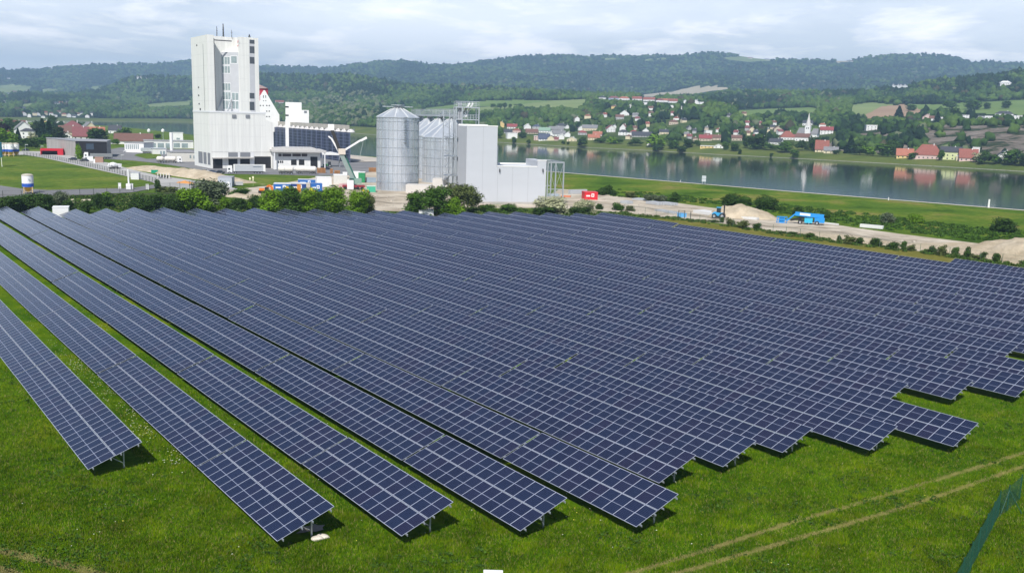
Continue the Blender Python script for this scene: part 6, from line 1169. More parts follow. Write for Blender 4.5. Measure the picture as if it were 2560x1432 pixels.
wood('river_wood', 'mixed green wood and garden trees climbing the slope across the river', 15000, c_[3]+.3, c_[5], kp_mid, lambda d: 3.2+d*.0011, IC2, two=False)
wood('hill_forest', 'dark mixed forest covering the middle hills', 26000, c_[5], c_[7]+1.0, lambda px, py, k, d: (px > -560) & (px < 2960) & ~infield(px, py), lambda d: 4.2+d*.0009, IC1)
wood('ridge_forest', 'blue hazy forest on the far ridge', 30000, c_[8]+4, c_[11], lambda px, py, k, d: (px > -560) & (px < 2960) & ~infield(px, py), lambda d: 4.+d*.0013, IC1, two=False, hs=(.6, .9))
# ---------------------------------------------------------------- individual trees
LEAF = {'dark': (.040, .080, .016), 'mid': (.055, .115, .016), 'bright': (.120, .225, .014), 'olive': (.095, .120, .038), 'willow': (.105, .135, .075), 'blossom': (.36, .37, .22), 'copper': (.022, .014, .018), 'conifer': (.014, .034, .014), 'pine': (.03, .05, .018)}
def leafm(k): return mixmat('leaves_'+k, [(.28, tuple(v*.62 for v in LEAF[k])), (.5, LEAF[k]), (.72, tuple(v*1.4 for v in LEAF[k]))], 1.6, bump=0, rough=.7)
BARK = mat('bark', (.09, .07, .05), .95, var=.3, scale=4)
def crown_mesh(kind, n, leaf, lobes, seed, conical=False, low=0.):
    """unit crown (radius 1, height 2, base at z=0): lumpy lobes covered and filled with small leaf clumps"""
    rg = np.random.default_rng(seed); L = []
    for i in range(lobes):
        a = rg.uniform(0, 2*math.pi); z = rg.uniform(.25, 1.6); rr = rg.uniform(.1, .62)*(1.-.35*abs(z-.8)); L.append((rr*math.cos(a), rr*math.sin(a), z, rg.uniform(.30, .52)))
    L.append((0, 0, .95, .62)); L = np.array(L)
    w = L[:, 3]**2; w /= w.sum(); ci = rg.choice(len(L), n, p=w); dirv = rg.normal(size=(n, 3)); dirv /= np.linalg.norm(dirv, axis=1)[:, None]
    r = L[ci, 3]*(rg.random(n)**.33)*rg.uniform(.75, 1.12, n); C = L[ci, :3]+dirv*r[:, None]
    if conical: C[:, 2] = rg.random(n)**1.25*2.0; rr = (1-C[:, 2]/2.05)*.62*rg.uniform(.55, 1.08, n)+.03; a = rg.uniform(0, 6.283, n); C[:, 0] = rr*np.cos(a); C[:, 1] = rr*np.sin(a); dirv = np.stack([np.cos(a), np.sin(a), rg.normal(-.2, .4, n)], -1)
    C[:, 2] = np.maximum(C[:, 2], low+.02)
    nrm = dirv+rg.normal(0, .55, (n, 3)); nrm /= np.linalg.norm(nrm, axis=1)[:, None]
    t = np.cross(nrm, rg.normal(size=(n, 3))); t /= np.linalg.norm(t, axis=1)[:, None]; b = np.cross(nrm, t); s = leaf*rg.uniform(.6, 1.5, (n, 1))
    q = np.stack([C-t*s-b*s*.55, C+t*s*.1-b*s*.9, C+t*s+b*s*.3, C-t*s*.2+b*s*.9+nrm*s*.35], 1)
    return npmesh('crown', q.reshape(-1, 3), np.arange(n*4).reshape(n, 4), leafm(kind))
def trunk_mesh(seed, h=1.2, bush=False):
    rg = random.Random(seed); m = MB(); m.cyl((0, 0, -.35), (rg.uniform(-.03, .03), rg.uniform(-.03, .03), h*.6), .055, .03, 7)
    for i in range(5 if not bush else 7):
        a = rg.uniform(0, 6.28); z = rg.uniform(.05 if bush else .25, h*.6); l = rg.uniform(.35, .6); m.cyl((0, 0, z), (l*math.cos(a), l*math.sin(a), z+rg.uniform(.3, .6)), .022, .008, 5, cap=False)
    return m.build('trunk', BARK, mesh=True)
_cr = {}
def crown(kind, lod, v):
    key = (kind, lod, v)
    if key not in _cr:
        n, leaf = {'near': (5200, .042), 'mid': (1500, .075), 'far': (1000, .085)}[lod]
        _cr[key] = crown_mesh(kind, n, leaf, {'near': 16, 'mid': 12, 'far': 9}[lod], hash((kind, v)) % 1000 if 0 else (len(kind)*37+v*11+ord(kind[0])), conical=kind == 'conifer')
    return _cr[key]
TRK = [trunk_mesh(i) for i in range(4)]; BTR = [trunk_mesh(9, 1., True)]
def tree(px, pyb, pyt, wpx, kind, label, lod='far', far=True, group='trees beside the river village', bush=False, name=None, cat=None, p=None):
    p = p or (hit(px, pyb) if far else G(px, pyb)); dist = math.hypot(p.x, p.y); s = dist/FPX*1.0; h = (pyb-pyt)*s; r = wpx*s/2
    if name is None: name = 'bush' if bush else {'conifer': 'conifer_tree', 'willow': 'willow_tree', 'copper': 'copper_beech_tree'}.get(kind, 'broadleaf_tree')
    o = thing(name, label, cat or ('bush' if bush else 'tree'), p, random.uniform(0, 6.28), group)
    tf = 0. if bush else (.05 if kind == 'conifer' else .16)
    v = random.randrange(3); put('crown', crown(kind, lod, v), o, (0, 0, h*tf-.06*h), None, (r*1.42, r*1.42, h*(1.08-tf)/2))
    put('trunk', BTR[0] if bush else random.choice(TRK), o, (0, 0, 0), None, (min(r, h*.5),)*2+(h*.55,)); return o
random.seed(5)
VT = [(1286, 359, 343, 16, 'mid', 'lone tree on the left end of the far shore'), (1303, 346, 329, 26, 'dark', 'round dark tree beside the flat white hall'), (1322, 362, 350, 12, 'dark', 'small dark tree in the reeds left of the jetty'), (1247, 346, 318, 26, 'mid', 'tall tree right behind the grey steel clad building'),
      (1408, 361, 352, 12, 'dark', 'left of two small bushes on the far shore'), (1420, 362, 353, 10, 'dark', 'right of two small bushes on the far shore'), (1455, 372, 345, 28, 'dark', 'broad dark tree leaning over the far water'), (1501, 358, 345, 34, 'mid', 'garden trees right of the cream house with orange roof'), (1530, 360, 341, 30, 'bright', 'light green garden tree at the shore'),
      (1547, 360, 346, 20, 'mid', 'small tree next to the light green garden tree'), (1587, 364, 346, 36, 'dark', 'long dark hedge tree left of the white boat shed'), (1638, 366, 333, 48, 'bright', 'big bright green tree dominating the far shore'), (1642, 383, 366, 30, 'dark', 'dark willow hanging over the far waterline'), (1680, 372, 350, 36, 'mid', 'mid green tree right of the big bright one'),
      (1705, 382, 366, 26, 'dark', 'shore tree left of the white pavilions'), (1722, 370, 346, 30, 'dark', 'dark tree behind the shore left of the pavilions'), (1742, 366, 350, 22, 'mid', 'mid tree touching the yellow boat house'), (1812, 375, 354, 20, 'mid', 'bushy tree right of the white pavilion tent'), (1838, 379, 357, 28, 'mid', 'light bushy tree left of the tallest riverside tree'),
      (1850, 386, 372, 12, 'dark', 'small tree on the river slope below the tall one'), (1890, 374, 333, 48, 'dark', 'tallest dark round tree of the far bank'), (1868, 370, 338, 28, 'dark', 'dark tree leaning on the tallest round tree'), (1925, 376, 356, 30, 'mid', 'tree between the tallest round tree and the church'), (1962, 381, 352, 46, 'mid', 'wide bright topped tree below the church'),
      (1985, 396, 374, 24, 'mid', 'tree growing out of the river slope below the church'), (1928, 397, 386, 10, 'dark', 'round little bush at the stones below the church'), (2005, 377, 350, 30, 'dark', 'dark tree under the white parsonage'), (2035, 378, 342, 34, 'dark', 'dark tree left of the cream riverside villa'), (2090, 386, 374, 24, 'dark', 'round shrub in front of the solar roof bungalow'),
      (2125, 384, 344, 34, 'conifer', 'dark pointed tree right of the solar roof bungalow'), (2150, 388, 352, 36, 'dark', 'dark tree below the modern white villa'), (2168, 389, 364, 36, 'bright', 'light green tree in front of the cliff'), (2205, 392, 360, 44, 'mid', 'broad tree in front of the cliff'), (2232, 392, 350, 32, 'dark', 'dark tall tree left of the yellow farmhouse'),
      (2282, 398, 382, 26, 'mid', 'bush in front of the pink manor'), (2352, 402, 376, 16, 'mid', 'small tree between the pink manor and the lime house'), (2460, 411, 378, 32, 'dark', 'round dark tree right of the red terraced house'), (2442, 407, 384, 24, 'blossom', 'pale blossoming shrub beside the red terraced house'), (2487, 411, 386, 28, 'mid', 'green shrub left of the hidden white gable'),
      (2525, 411, 376, 46, 'mid', 'big shrub at the right end of the far bank'), (2560, 416, 384, 40, 'dark', 'dark trees cut by the right picture edge'), (2246, 300, 270, 30, 'conifer', 'dark pine beside the ploughed field'), (2275, 277, 262, 28, 'mid', 'field trees above the ploughed strip'), (2373, 272, 254, 34, 'mid', 'light field tree group left on the terrace meadow'),
      (2427, 274, 252, 46, 'mid', 'large field tree group on the terrace meadow'), (2466, 273, 258, 20, 'dark', 'small dark field tree right of the large group'), (2515, 272, 254, 24, 'dark', 'round dark field tree on the right meadow'), (2388, 302, 272, 34, 'dark', 'dark garden tree left of the white cube villa'), (2343, 306, 284, 22, 'conifer', 'fir beside the white terrace cottage'), (2380, 300, 284, 20, 'mid', 'light garden tree on the terrace'),
      (1232, 270, 259, 14, 'mid', 'first tree of the row on the meadow'), (1250, 272, 258, 16, 'mid', 'second tree of the row on the meadow'), (1262, 271, 256, 14, 'dark', 'third tree of the row on the meadow'), (1276, 270, 260, 10, 'mid', 'fourth tree of the row on the meadow'), (1300, 269, 259, 12, 'mid', 'last tree of the row on the meadow')]
for x, yb, yt, w, k, lb in VT: tree(x, yb, yt, w, k, lb, 'far')
TT = [(4, 352, 309, 44, 'copper', 'dark purple copper beech at the left picture edge'), (2, 366, 326, 50, 'bright', 'bright green tree under the copper beech'), (22, 325, 298, 30, 'mid', 'light green tree left of the white twin house'), (46, 326, 303, 24, 'dark', 'bluish tree above the white twin house'), (36, 344, 320, 22, 'mid', 'bushy tree left of the white twin house'), (46, 352, 326, 18, 'conifer', 'dark fir in front of the white twin house'),
      (28, 362, 334, 30, 'bright', 'bright shrub tree left of the dark fir'), (93, 345, 303, 26, 'pine', 'left conifer of the dark group behind the hall'), (108, 350, 305, 30, 'conifer', 'tallest conifer of the dark group behind the hall'), (124, 352, 310, 34, 'conifer', 'middle conifer of the dark group behind the hall'), (148, 353, 320, 32, 'pine', 'right conifer of the dark group behind the hall'), (130, 325, 291, 28, 'dark', 'tall round dark tree above the conifer group'),
      (154, 318, 303, 16, 'dark', 'small dark tree beside the brick red farm'), (82, 356, 333, 22, 'blossom', 'blossoming white tree in front of the conifers'), (118, 360, 335, 36, 'mid', 'round green tree touching the black hall roof'), (98, 366, 345, 34, 'mid', 'elder bush left of the black hall'), (60, 368, 346, 40, 'dark', 'thick hedge below the white houses'), (35, 370, 350, 36, 'dark', 'thick dark hedge left of the lamp posts'), (12, 374, 352, 40, 'mid', 'hedge at the left edge above the silos'),
      (80, 372, 352, 34, 'dark', 'dark hedge end beside the grey timber hall'), (250, 352, 322, 58, 'dark', 'broad dark tree right behind the black hall'), (232, 350, 328, 30, 'dark', 'dark tree behind the middle of the black hall'), (310, 345, 319, 36, 'mid', 'round light tree behind the white office'), (290, 362, 347, 20, 'mid', 'bush next to the parked white van'), (197, 403, 360, 15, 'bright', 'young bright green street tree before the black hall'), (180, 330, 322, 18, 'mid', 'shrub on the roofs of the farm'), (394, 347, 335, 16, 'dark', 'small tree on the near river bank'),
      (437, 352, 340, 20, 'mid', 'shrub between the offices and the river')]
TT += [(8+i*23, 321+(i%3)*4, 303+(i%4)*3, 26, ['dark', 'mid', 'dark', 'olive'][i%4], f'{ordn(i+1)} tree from the left in the line between the near town and the river') for i in range(10)]
for x, yb, yt, w, k, lb in TT: tree(x, yb, yt, w, k, lb, 'far' if yb < 375 else 'mid', far=False, group='trees of the near town')
NT_ = [(22, 527, 494, 62, 'dark', 1, 'dark bush at the left picture edge behind the tables'), (75, 522, 482, 66, 'dark', 1, 'large dark bush beside the mortar silo'), (112, 522, 488, 48, 'dark', 1, 'dark bush right of the large one'), (148, 518, 478, 34, 'willow', 1, 'slender silvery willow bush'), (168, 522, 500, 26, 'dark', 1, 'low shrub left of the white transformer box'), (215, 530, 500, 30, 'dark', 1, 'thin dark bush right of the stone blocks'), (252, 518, 486, 36, 'dark', 1, 'bluish green bush behind the fourth table peak'), (262, 497, 481, 24, 'bright', 1, 'yellow green shrub along the service road'), (276, 518, 497, 24, 'dark', 1, 'brownish bush right of the bluish one'),
       (347, 528, 489, 46, 'dark', 1, 'first bush of the dark thicket by the track'), (382, 527, 487, 50, 'dark', 1, 'second bush of the dark thicket by the track'), (418, 527, 487, 46, 'dark', 1, 'third bush of the dark thicket by the track'), (442, 528, 498, 34, 'dark', 1, 'fourth bush of the dark thicket by the track'), (395, 476, 447, 14, 'dark', 1, 'slim dark shrub at the fence corner'), (420, 476, 465, 40, 'olive', 1, 'reddish dry thicket at the concrete road'),
       (484, 527, 470, 68, 'bright', 0, 'brilliant green maple left of the willow'), (527, 521, 448, 72, 'willow', 0, 'tall silvery green willow beside the substation shed'), (563, 523, 491, 34, 'bright', 1, 'small bright bush right of the willow'), (602, 524, 494, 42, 'dark', 1, 'dark bush behind the sandy pit'), (624, 524, 505, 22, 'bright', 1, 'small light bush in the gap'), (645, 524, 488, 44, 'dark', 1, 'dark grey green bush left of the bright row'), (602, 485, 470, 44, 'mid', 1, 'low green mound shrub on the sand heap'),
       (680, 532, 471, 54, 'bright', 0, 'first bright green tree of the row before the containers'), (722, 533, 466, 64, 'mid', 0, 'second tree of the row, darker green, before the blue containers'), (768, 533, 471, 52, 'bright', 0, 'third bright green tree of the row'), (800, 533, 474, 44, 'mid', 0, 'fourth tree of the row, lower'), (840, 535, 465, 62, 'bright', 0, 'fifth and tallest bright green tree of the row'), (889, 536, 475, 52, 'bright', 0, 'sixth bright green tree of the row'), (918, 532, 476, 34, 'olive', 1, 'thin brown twigged bush at the right end of the row'),
       (1043, 536, 476, 58, 'mid', 0, 'left tree of the clump before the silos'), (1092, 537, 467, 70, 'mid', 0, 'middle tree of the clump before the silos'), (1128, 537, 490, 48, 'bright', 1, 'low bright bush in the clump before the silos'), (1160, 528, 457, 74, 'olive', 0, 'loose olive green tree before the bucket elevator'), (1078, 470, 461, 26, 'olive', 1, 'grey green tree top behind the clump'),
       (1218, 529, 510, 50, 'mid', 1, 'low shrubs under the grey wall'), (1275, 529, 509, 56, 'mid', 1, 'green shrubs left of the white blossom bush'), (1372, 531, 489, 80, 'blossom', 1, 'wide white blossoming hawthorn bush'), (1362, 533, 512, 70, 'dark', 1, 'dark foot of the hawthorn thicket'), (1460, 531, 495, 56, 'blossom', 1, 'smaller blossoming bush right of the hawthorn'), (1452, 533, 514, 50, 'dark', 1, 'dark shrubs under the smaller blossoming bush'), (1500, 520, 509, 20, 'dark', 1, 'little shrub on the storage yard edge'), (1545, 522, 507, 30, 'mid', 1, 'round shrub by the storage yard fence'), (1575, 524, 512, 22, 'olive', 1, 'thorny shrub right of the round one'),
       (1518, 482, 459, 26, 'dark', 1, 'pointed dark bush on the levee left'), (1503, 484, 471, 26, 'dark', 1, 'low bush touching the pointed one'), (1535, 484, 475, 18, 'dark', 1, 'small bush right of the pointed one'), (1577, 491, 478, 28, 'olive', 1, 'greyish bush on the levee foot'), (1628, 500, 484, 30, 'willow', 1, 'grey bush on the levee slope'), (1650, 502, 486, 28, 'willow', 1, 'second grey bush on the levee slope'), (1690, 499, 481, 22, 'dark', 1, 'upright dark bush on the levee'), (1676, 503, 492, 34, 'dark', 1, 'dark flat bush on the levee'),
       (1825, 512, 484, 48, 'dark', 1, 'large dark bush above the sand heap'), (1862, 515, 489, 38, 'mid', 1, 'lighter bush right of the large dark one'), (1917, 522, 491, 54, 'dark', 1, 'wide bush between heap and boom lift'), (1998, 536, 515, 26, 'dark', 1, 'small dark bush behind the boom lift'), (2063, 545, 526, 26, 'dark', 1, 'small dark bush right behind the boom lift'), (2217, 556, 532, 26, 'willow', 1, 'grey green pointed shrub on the levee'), (2287, 553, 535, 34, 'bright', 1, 'yellow green shrub on the levee'), (2517, 577, 548, 52, 'dark', 1, 'round dark bush on the levee at the right'), (2492, 575, 564, 26, 'dark', 1, 'small bush left of the round dark one')]
for x, yb, yt, w, k, bsh, lb in NT_: tree(x, yb+4, yt, w*1.08, k, lb, 'near' if yb > 505 and w > 30 else 'mid', far=False, group='bushes and trees between the tables and the yards', bush=bool(bsh))
FB = [(1778, 556, 544, 26), (1800, 557, 542, 24), (1832, 563, 548, 30), (1862, 570, 553, 34), (1893, 572, 558, 30), (1985, 588, 571, 30), (2030, 595, 575, 34), (2100, 603, 588, 24), (2122, 610, 590, 30), (2147, 612, 592, 26), (2198, 616, 597, 32), (2228, 622, 600, 34), (2260, 625, 604, 26), (2283, 628, 604, 24), (2330, 634, 613, 30), (2360, 640, 612, 34), (2385, 640, 616, 28), (2410, 645, 618, 24), (2440, 648, 628, 26), (2460, 648, 625, 26), (2490, 655, 626, 30), (2515, 655, 632, 26), (2545, 660, 636, 34), (2580, 664, 638, 36)]
for i, (x, yb, yt, w) in enumerate(FB): tree(x+random.uniform(-6, 6), yb, yt+random.uniform(-3, 8), w*random.uniform(.45, 1.), random.choice(['dark', 'dark', 'mid', 'olive']), f'{ordn(i+1)} low bush from the left along the wire fence', 'mid', far=False, group='low bushes along the wire fence', bush=True)
# creeping scrub along the edge between the tables and the yards: nobody could count it
def scrub_cover(name, polys, n, col, hr, label, leafs=60):
    P = []; 
    while len(P) < n:
        poly, xr, yr = polys[random.randrange(len(polys))]; x = random.uniform(*xr); y = random.uniform(*yr)
        if pip([x], [y], poly)[0]: P.append(G(x, y))
    P = np.array([p[:] for p in P]); m = len(P); R = NR.uniform(.5, 1.5, m)*hr
    Vv = []; q = NR.normal(size=(m, leafs, 3)); q /= np.linalg.norm(q, axis=2)[..., None]; q[..., 2] = np.abs(q[..., 2]); C = P[:, None]+q*(R[:, None, None]*NR.uniform(.5, 1.1, (m, leafs, 1)))*[1.5, 1.5, .8]
    s = .22*NR.uniform(.6, 1.4, (m, leafs, 1)); t = NR.normal(size=C.shape); t /= np.linalg.norm(t, axis=2)[..., None]; b = np.cross(t, NR.normal(size=C.shape)); b /= np.linalg.norm(b, axis=2)[..., None]
    Q = np.stack([C-t*s, C-b*s, C+t*s, C+b*s], 2).reshape(-1, 3)
    o = put(name, npmesh(name, Q, np.arange(len(Q)).reshape(-1, 4), [leafm(c) for c in col], NR.integers(0, len(col), len(Q)//4))); return tag(o, label, 'undergrowth', kind='stuff')
band = [(0, 497), (330, 488), (470, 486), (560, 512), (640, 512), (900, 530), (1010, 532), (1180, 522), (1340, 527), (1560, 532), (1640, 543), (1500, 548), (1100, 545), (400, 530), (0, 530)]
scrub_cover('undergrowth', [(band, (0, 1640), (486, 548))], 900, ['dark', 'mid', 'olive'], .9, 'low green undergrowth between the solar tables and the yards')
lev = [(1500, 470), (1700, 490), (1900, 505), (2200, 540), (2560, 585), (2560, 612), (2350, 592), (2100, 560), (1950, 535), (1800, 512), (1600, 500), (1480, 485)]
scrub_cover('levee_scrub', [(lev, (1480, 2560), (470, 612))], 700, ['dark', 'mid', 'mid'], .6, 'low weeds and brambles at the foot of the levee')
fl = [(1640, 541), (1800, 556), (2000, 588), (2300, 625), (2560, 662), (2700, 680), (2700, 688), (2560, 670), (2300, 635), (2000, 597), (1800, 565), (1640, 546)]
scrub_cover('fence_weeds', [(fl, (1640, 2700), (541, 688))], 330, ['dark', 'mid', 'olive'], .45, 'weeds growing along the wire fence beside the dry grass')
# ---------------------------------------------------------------- foreground lawn
TRK1 = [(1560, 1440), (1700, 1397), (1964.7, 1311.8), (2229, 1234.6), (2560, 1133), (2800, 1062)]
TRK2 = [(1600, 1455), (1722, 1426.5), (2008.8, 1342.7), (2273.6, 1265.5), (2560, 1166), (2800, 1086)]
TRK3 = [(-60, 1366), (0, 1378), (110, 1404), (230, 1432), (320, 1460)]
TRK4 = [(-60, 1405), (0, 1425), (40, 1440)]
def polyd(X, Y, pts):
    P = [G(*p) for p in pts]; d = np.full(X.shape, 1e9)
    for a, b in zip(P, P[1:]):
        vx_, vy_ = b.x-a.x, b.y-a.y; t = ((X-a.x)*vx_+(Y-a.y)*vy_)/(vx_*vx_+vy_*vy_); t = np.clip(t, 0, 1); d = np.minimum(d, np.hypot(X-a.x-t*vx_, Y-a.y-t*vy_))
    return d
gx = np.arange(-95, 75, .4); gy = np.arange(40, 175, .4); X, Y = np.meshgrid(gx, gy)
nz1 = np.array([mnoise.noise(Vector((a*.35, b*.35, 1.))) for a, b in zip(X.ravel(), Y.ravel())]).reshape(X.shape)
nz2 = np.array([mnoise.noise(Vector((a*1.3, b*1.3, 5.))) for a, b in zip(X.ravel(), Y.ravel())]).reshape(X.shape)
Zl = .02+.05*nz1+.03*nz2
def dryness(X, Y):
    d = np.minimum(polyd(X, Y, TRK1), polyd(X, Y, TRK2)); v = np.clip(1.2-d/.36, 0, 1)*.75
    d3 = np.minimum(polyd(X, Y, TRK3), polyd(X, Y, TRK4)); return np.maximum(v, np.clip(1.2-d3/.9, 0, 1)*.55)
dry = np.clip(dryness(X, Y)*(1+.9*nz2), 0, 1)
V_ = np.stack([X, Y, Zl], -1).reshape(-1, 3); ny_, nx_ = X.shape; ii, jj = np.meshgrid(np.arange(ny_-1), np.arange(nx_-1), indexing='ij'); a_ = (ii*nx_+jj).ravel()
F_ = np.stack([a_, a_+1, a_+nx_+1, a_+nx_], -1)
c_ = V_[F_].mean(1); w_ = c_[:, 1] < 168; me = npmesh('lawn', V_, F_, M_LAWN, smooth=True); at_ = me.attributes.new('dry', 'FLOAT', 'POINT'); at_.data.foreach_set('value', dry.ravel().astype(np.float32))
tag(put('lawn', me), None, None, kind='structure')
# the rest of the solar field ground beyond the fine lawn
patch('field_grass', [(-500, 560), (-60, 500), (300, 528), (700, 535), (1100, 545), (1500, 550), (1690, 556), (2000, 592), (2380, 660), (2700, 700), (3100, 900), (3100, 760), (3300, 1400), (2900, 2000), (1280, 2400), (-600, 2200), (-900, 900)], M_LAWN, z=.015)
# grass tufts standing on the visible part of the lawn
N = 230000; pxs = NR.uniform(-30, 2590, N*2); t = NR.random(N*2); pys = 880+560*t**.8
P = np.stack([(lambda d, k: d*k)(0, 0)*pxs]*3, -1) if 0 else None
dx = _f[None]+_r[None]*((pxs-1280)/FPX)[:, None]-_u[None]*((pys-716)/FPX)[:, None]; k = -CZ/dx[:, 2]; GX = dx[:, 0]*k; GY = dx[:, 1]*k
o_ = np.zeros(len(GX), bool)      # skip what the tables hide or roof over
S_ = GX*DV.x+GY*DV.y; N_ = GX*NV.x+GY*NV.y; rown = np.floor((N_-OFF)/PITCH_R); fr2 = (N_-OFF)-rown*PITCH_R
for i in range(len(GX)):
    rr_ = int(rown[i])+1; s0 = ROWS.get(rr_, (1e9,))[0]; o_[i] = (fr2[i] < 4.3 and fr2[i] > .5 and S_[i] > s0+1.0 and rr_ >= 1) or GY[i] > 120
    if not o_[i] and rr_ >= 5 and S_[i] > s0+6: o_[i] = True
GX = GX[~o_][:N]; GY = GY[~o_][:N]; n = len(GX); 
nzt = np.array([mnoise.noise(Vector((a*.5, b*.5, 9.))) for a, b in zip(GX, GY)]); dr = dryness(GX, GY); h = (.13+.12*np.clip(nzt+.3, 0, 1)+NR.uniform(0, .09, n))*(1-.65*dr)
ang = NR.uniform(0, 6.283, n); B_ = np.stack([GX, GY, np.zeros(n)], -1); V3 = []; 
for b in range(2):
    a = ang+b*1.9; off = np.stack([np.cos(a*3.1), np.sin(a*2.3), np.zeros(n)], -1)*.05; wv = np.stack([np.cos(a), np.sin(a), np.zeros(n)], -1)*(.016+.010*NR.random(n))[:, None]; lean = np.stack([NR.normal(0, .07, n), NR.normal(0, .07, n), h*NR.uniform(.7, 1.15, n)], -1)
    V3.append(np.stack([B_+off-wv, B_+off+wv, B_+off+lean], 1))
V3 = np.concatenate(V3).reshape(-1, 3); gm = NR.choice([0, 1, 2, 3], n, p=[.36, .36, .2, .08]); gm = np.where(dr > .45, 3, gm); gm = np.where((nzt > .25) & (gm == 0), 2, gm); gm = np.concatenate([gm, gm])
GM = [mat('blade_deep', (.036, .092, .002), .6, var=.4, scale=.3, spec=.05), mat('blade_green', (.075, .160, .003), .6, var=.4, scale=.3, spec=.05), mat('blade_lime', (.145, .215, .004), .6, var=.4, scale=.3, spec=.05), mat('blade_straw', (.24, .21, .07), .7, var=.3, scale=.6)]
o = put('grass', npmesh('grass', V3, np.arange(len(V3)).reshape(-1, 3), GM, gm)); tag(o, 'tall unmown grass blades on the lawn around the tables', 'grass', kind='stuff')
# white and yellow meadow flowers in drifts between the first rows
drift = [(198, 905, 22, 14, 150), (240, 950, 30, 22, 120), (275, 985, 22, 16, 60), (370, 1072, 26, 16, 90), (330, 1030, 30, 20, 60), (430, 1140, 30, 18, 50), (150, 860, 22, 16, 50), (95, 800, 20, 14, 40), (220, 778, 24, 14, 50), (305, 735, 16, 9, 60), (365, 770, 22, 12, 30), (255, 815, 22, 12, 40), (60, 780, 14, 8, 30), (1180, 1290, 200, 60, 20), (480, 1240, 300, 120, 40), (2050, 1200, 300, 120, 30), (1500, 1290, 100, 40, 12), (640, 990, 60, 40, 50), (560, 1000, 40, 30, 50), (900, 1090, 60, 40, 40)]
fx, fy = [], []
for x, y, sx, sy, k in drift: fx += list(NR.normal(x, sx, k)); fy += list(NR.normal(y, sy, k))
Pf = np.array([G(x, y, .26)[:] for x, y in zip(fx, fy)]); s = NR.uniform(.03, .062, len(Pf))[:, None]; Q = np.stack([Pf+s*[1, 0, 0], Pf+s*[0, 1, .1], Pf-s*[1, 0, 0], Pf-s*[0, 1, -.1]], 1).reshape(-1, 3)
o = put('wild_flowers', npmesh('wild_flowers', Q, np.arange(len(Q)).reshape(-1, 4), [mat('petal_white', (.75, .75, .62), .7), mat('petal_yellow', (.70, .62, .08), .7)], NR.choice([0, 1], len(Q)//4, p=[.7, .3]))); tag(o, 'drifts of small white and yellow meadow flowers', 'flowers', kind='stuff')
# broad leaved weeds in loose patches
wx = []; random.seed(31)
while len(wx) < 520:
    x, y = random.uniform(0, 2560), random.uniform(900, 1440); p_ = G(x, y)
    if mnoise.noise(Vector((p_.x*.16, p_.y*.16, 3.))) > .12:
        rn = math.floor((p_.dot(NV)-OFF)/PITCH_R)+1; 
        if rn < 1 or p_.dot(DV) < ROWS.get(rn, (1e9,))[0]-1.5: wx.append(p_[:])
P = np.array(wx); m_ = len(P); R_w = NR.uniform(.10, .34, m_); lf = 16
q = NR.normal(size=(m_, lf, 3)); q /= np.linalg.norm(q, axis=2)[..., None]; q[..., 2] = np.abs(q[..., 2]); C = P[:, None]+q*R_w[:, None, None]*[1.4, 1.4, .9]; s_ = .07*NR.uniform(.6, 1.4, (m_, lf, 1)); t_ = NR.normal(size=C.shape); t_ /= np.linalg.norm(t_, axis=2)[..., None]; b_ = np.cross(t_, NR.normal(size=C.shape)); b_ /= np.linalg.norm(b_, axis=2)[..., None]
Q = np.stack([C-t_*s_, C-b_*s_, C+t_*s_, C+b_*s_], 2).reshape(-1, 3); o = put('meadow_weeds', npmesh('meadow_weeds', Q, np.arange(len(Q)).reshape(-1, 4), [leafm('dark'), leafm('mid')], NR.choice([0, 1], len(Q)//4))); tag(o, 'loose patches of darker broad leaved weeds in the lawn', 'weeds', kind='stuff')
# green wire fence at the lower right
tops = [(2556, 1188), (2525, 1214.7), (2502, 1229), (2487.5, 1256.6), (2471, 1286.6), (2452, 1320.6), (2433, 1356.8), (2411, 1396.5), (2386, 1442), (2360, 1492)]
FH_ = 2.0; TP = [G(x, y, FH_) for x, y in tops]; r = thing('garden_fence', 'dark green wire mesh fence with leaning corner strut at the lower right', 'fence', (TP[1].x, TP[1].y, 0)); o0 = r.location.copy(); gpm = mat('green_fence_post', (.012, .07, .045), .5)
for p_ in TP: m = MB(); q = Vector((p_.x, p_.y, 0))-Vector((o0.x, o0.y, 0)); m.cyl(q+Vector((0, 0, -.2)), q+Vector((0, 0, FH_+.1)), .045, .045, 8); m.build('post', gpm, r)
m = MB(); q = TP[1]-o0; d2 = (TP[2]-TP[1]).normalized(); m.cyl((q.x, q.y, FH_-.3), (q.x+.9, q.y-.5, 0), .03, .03, 6); m.cyl((q.x, q.y, FH_-.3), (q.x+d2.x*1.3, q.y+d2.y*1.3, 0), .03, .03, 6); m.build('corner_strut', gpm, r)
m = MB(); mm = MB()
for a, b in zip(TP[:-1], TP[1:]):
    a, b = a-o0, b-o0; a.z = b.z = 0; L = (b-a).length; kx = int(L/.16)
    for zz_ in np.arange(.05, FH_, .14): mm.bar(a+Vector((0, 0, zz_)), b+Vector((0, 0, zz_)), .011)
    for i in range(kx): q = a+(b-a)*i/kx; mm.bar(q, q+Vector((0, 0, FH_-.02)), .011)
mm.build('wire_mesh', gpm, r)
m = MB()
for a, b in zip(TP[1:-1], TP[2:]): a, b = a-o0, b-o0; a.z = b.z = 0; m.quad(a+Vector((0, 0, .0)), b, b+Vector((0, 0, FH_-.05)), a+Vector((0, 0, FH_-.05)))
m.build('privacy_screen', mat('green_screen', (.012, .065, .042), .7, var=.1, alpha=.12), r)
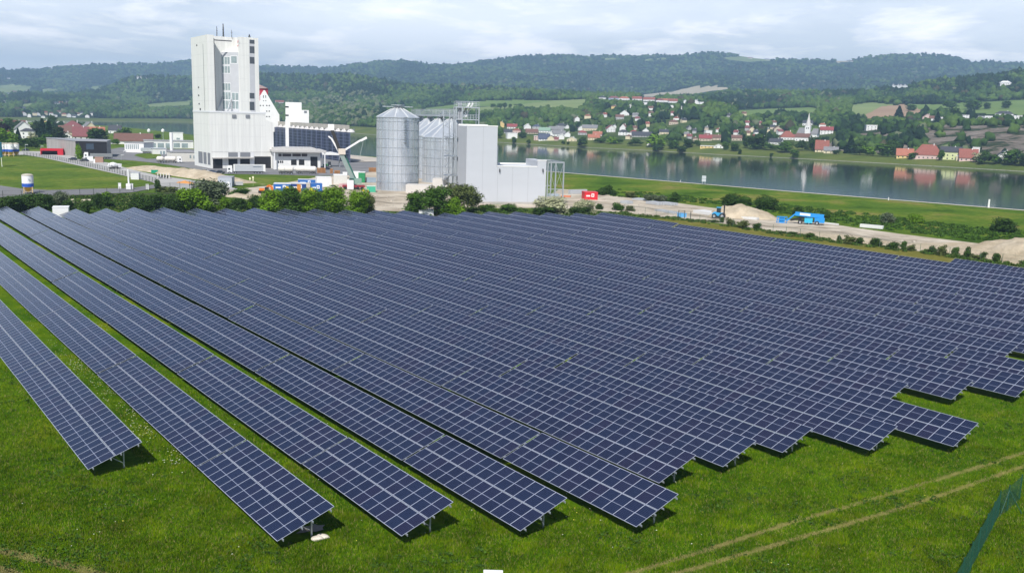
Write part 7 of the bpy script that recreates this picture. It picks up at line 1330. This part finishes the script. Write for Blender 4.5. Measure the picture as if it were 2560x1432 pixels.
# white board cut by the lower picture edge, and stones under the second row
bt = G(1233, 1426, 1.5); r = thing('info_board', 'white board at the lower picture edge', 'board', (bt.x, bt.y, 0)); m = MB(); w_ = 46/FPX*math.hypot(bt.x, bt.y, CZ); m.box(-w_/2, w_/2, -.12, .12, .5, 1.5); m.build('panel', white, r)
for x in (-w_*.4, w_*.4): m = MB(); m.box(x-.03, x+.03, .0, .06, -.1, .5); m.build('leg', steel, r)
m = MB(); m.box(-w_*.45, w_*.1, -.135, -.12, .9, 1.42); m.build('printed_field', mat('board_blue', (.35, .45, .55), .6), r)
for i, (px, py, s_) in enumerate([(792, 1349, .42), (808, 1344, .46)]):
    p_ = G(px, py); v, f_ = IC2; v2 = v*NR.uniform(.8, 1.15, (len(v), 1))*[s_, s_*.7, s_*.4]; o = put('stone', npmesh('stone', v2, f_, mat('field_stone', (.60, .55, .46), .9, var=.2)), None, (p_.x, p_.y, .1)); tag(o, ('left' if i == 0 else 'right')+' pale stone at the end of the second row', 'stone', 'pale stones under the second table row')
p_ = G(775, 1325); o = put('bare_earth', npmesh('bare_earth', [(1.1*k_*math.cos(a), .7*k_*math.sin(a), 0) for a, k_ in zip(np.linspace(0, 6.28, 14)[:-1], (1, .7, .9, .6, 1.1, .8, .6, 1, .7, .5, .9, 1.1, .8))], [list(range(13))], mat('bare_soil', (.25, .22, .19), .95)), None, (p_.x, p_.y, .13), (0, 0, -PSI)); tag(o, None, None, kind='structure')
# ---------------------------------------------------------------- air
mh = bpy.data.materials.new('haze'); mh.use_nodes = True; t = mh.node_tree; t.nodes.clear(); out = t.nodes.new('ShaderNodeOutputMaterial'); v = t.nodes.new('ShaderNodeVolumePrincipled')
v.inputs['Color'].default_value = (.48, .73, 1., 1); v.inputs['Density'].default_value = 1.45e-4; v.inputs['Anisotropy'].default_value = .1; t.links.new(v.outputs[0], out.inputs['Volume'])
q = MB(); q.box(-8500, 8500, -1600, 10500, -8, float(ZZ.max())+30); o = q.build('haze', mh); tag(o, 'pale blue air between the camera and the far hills', 'haze', kind='stuff')
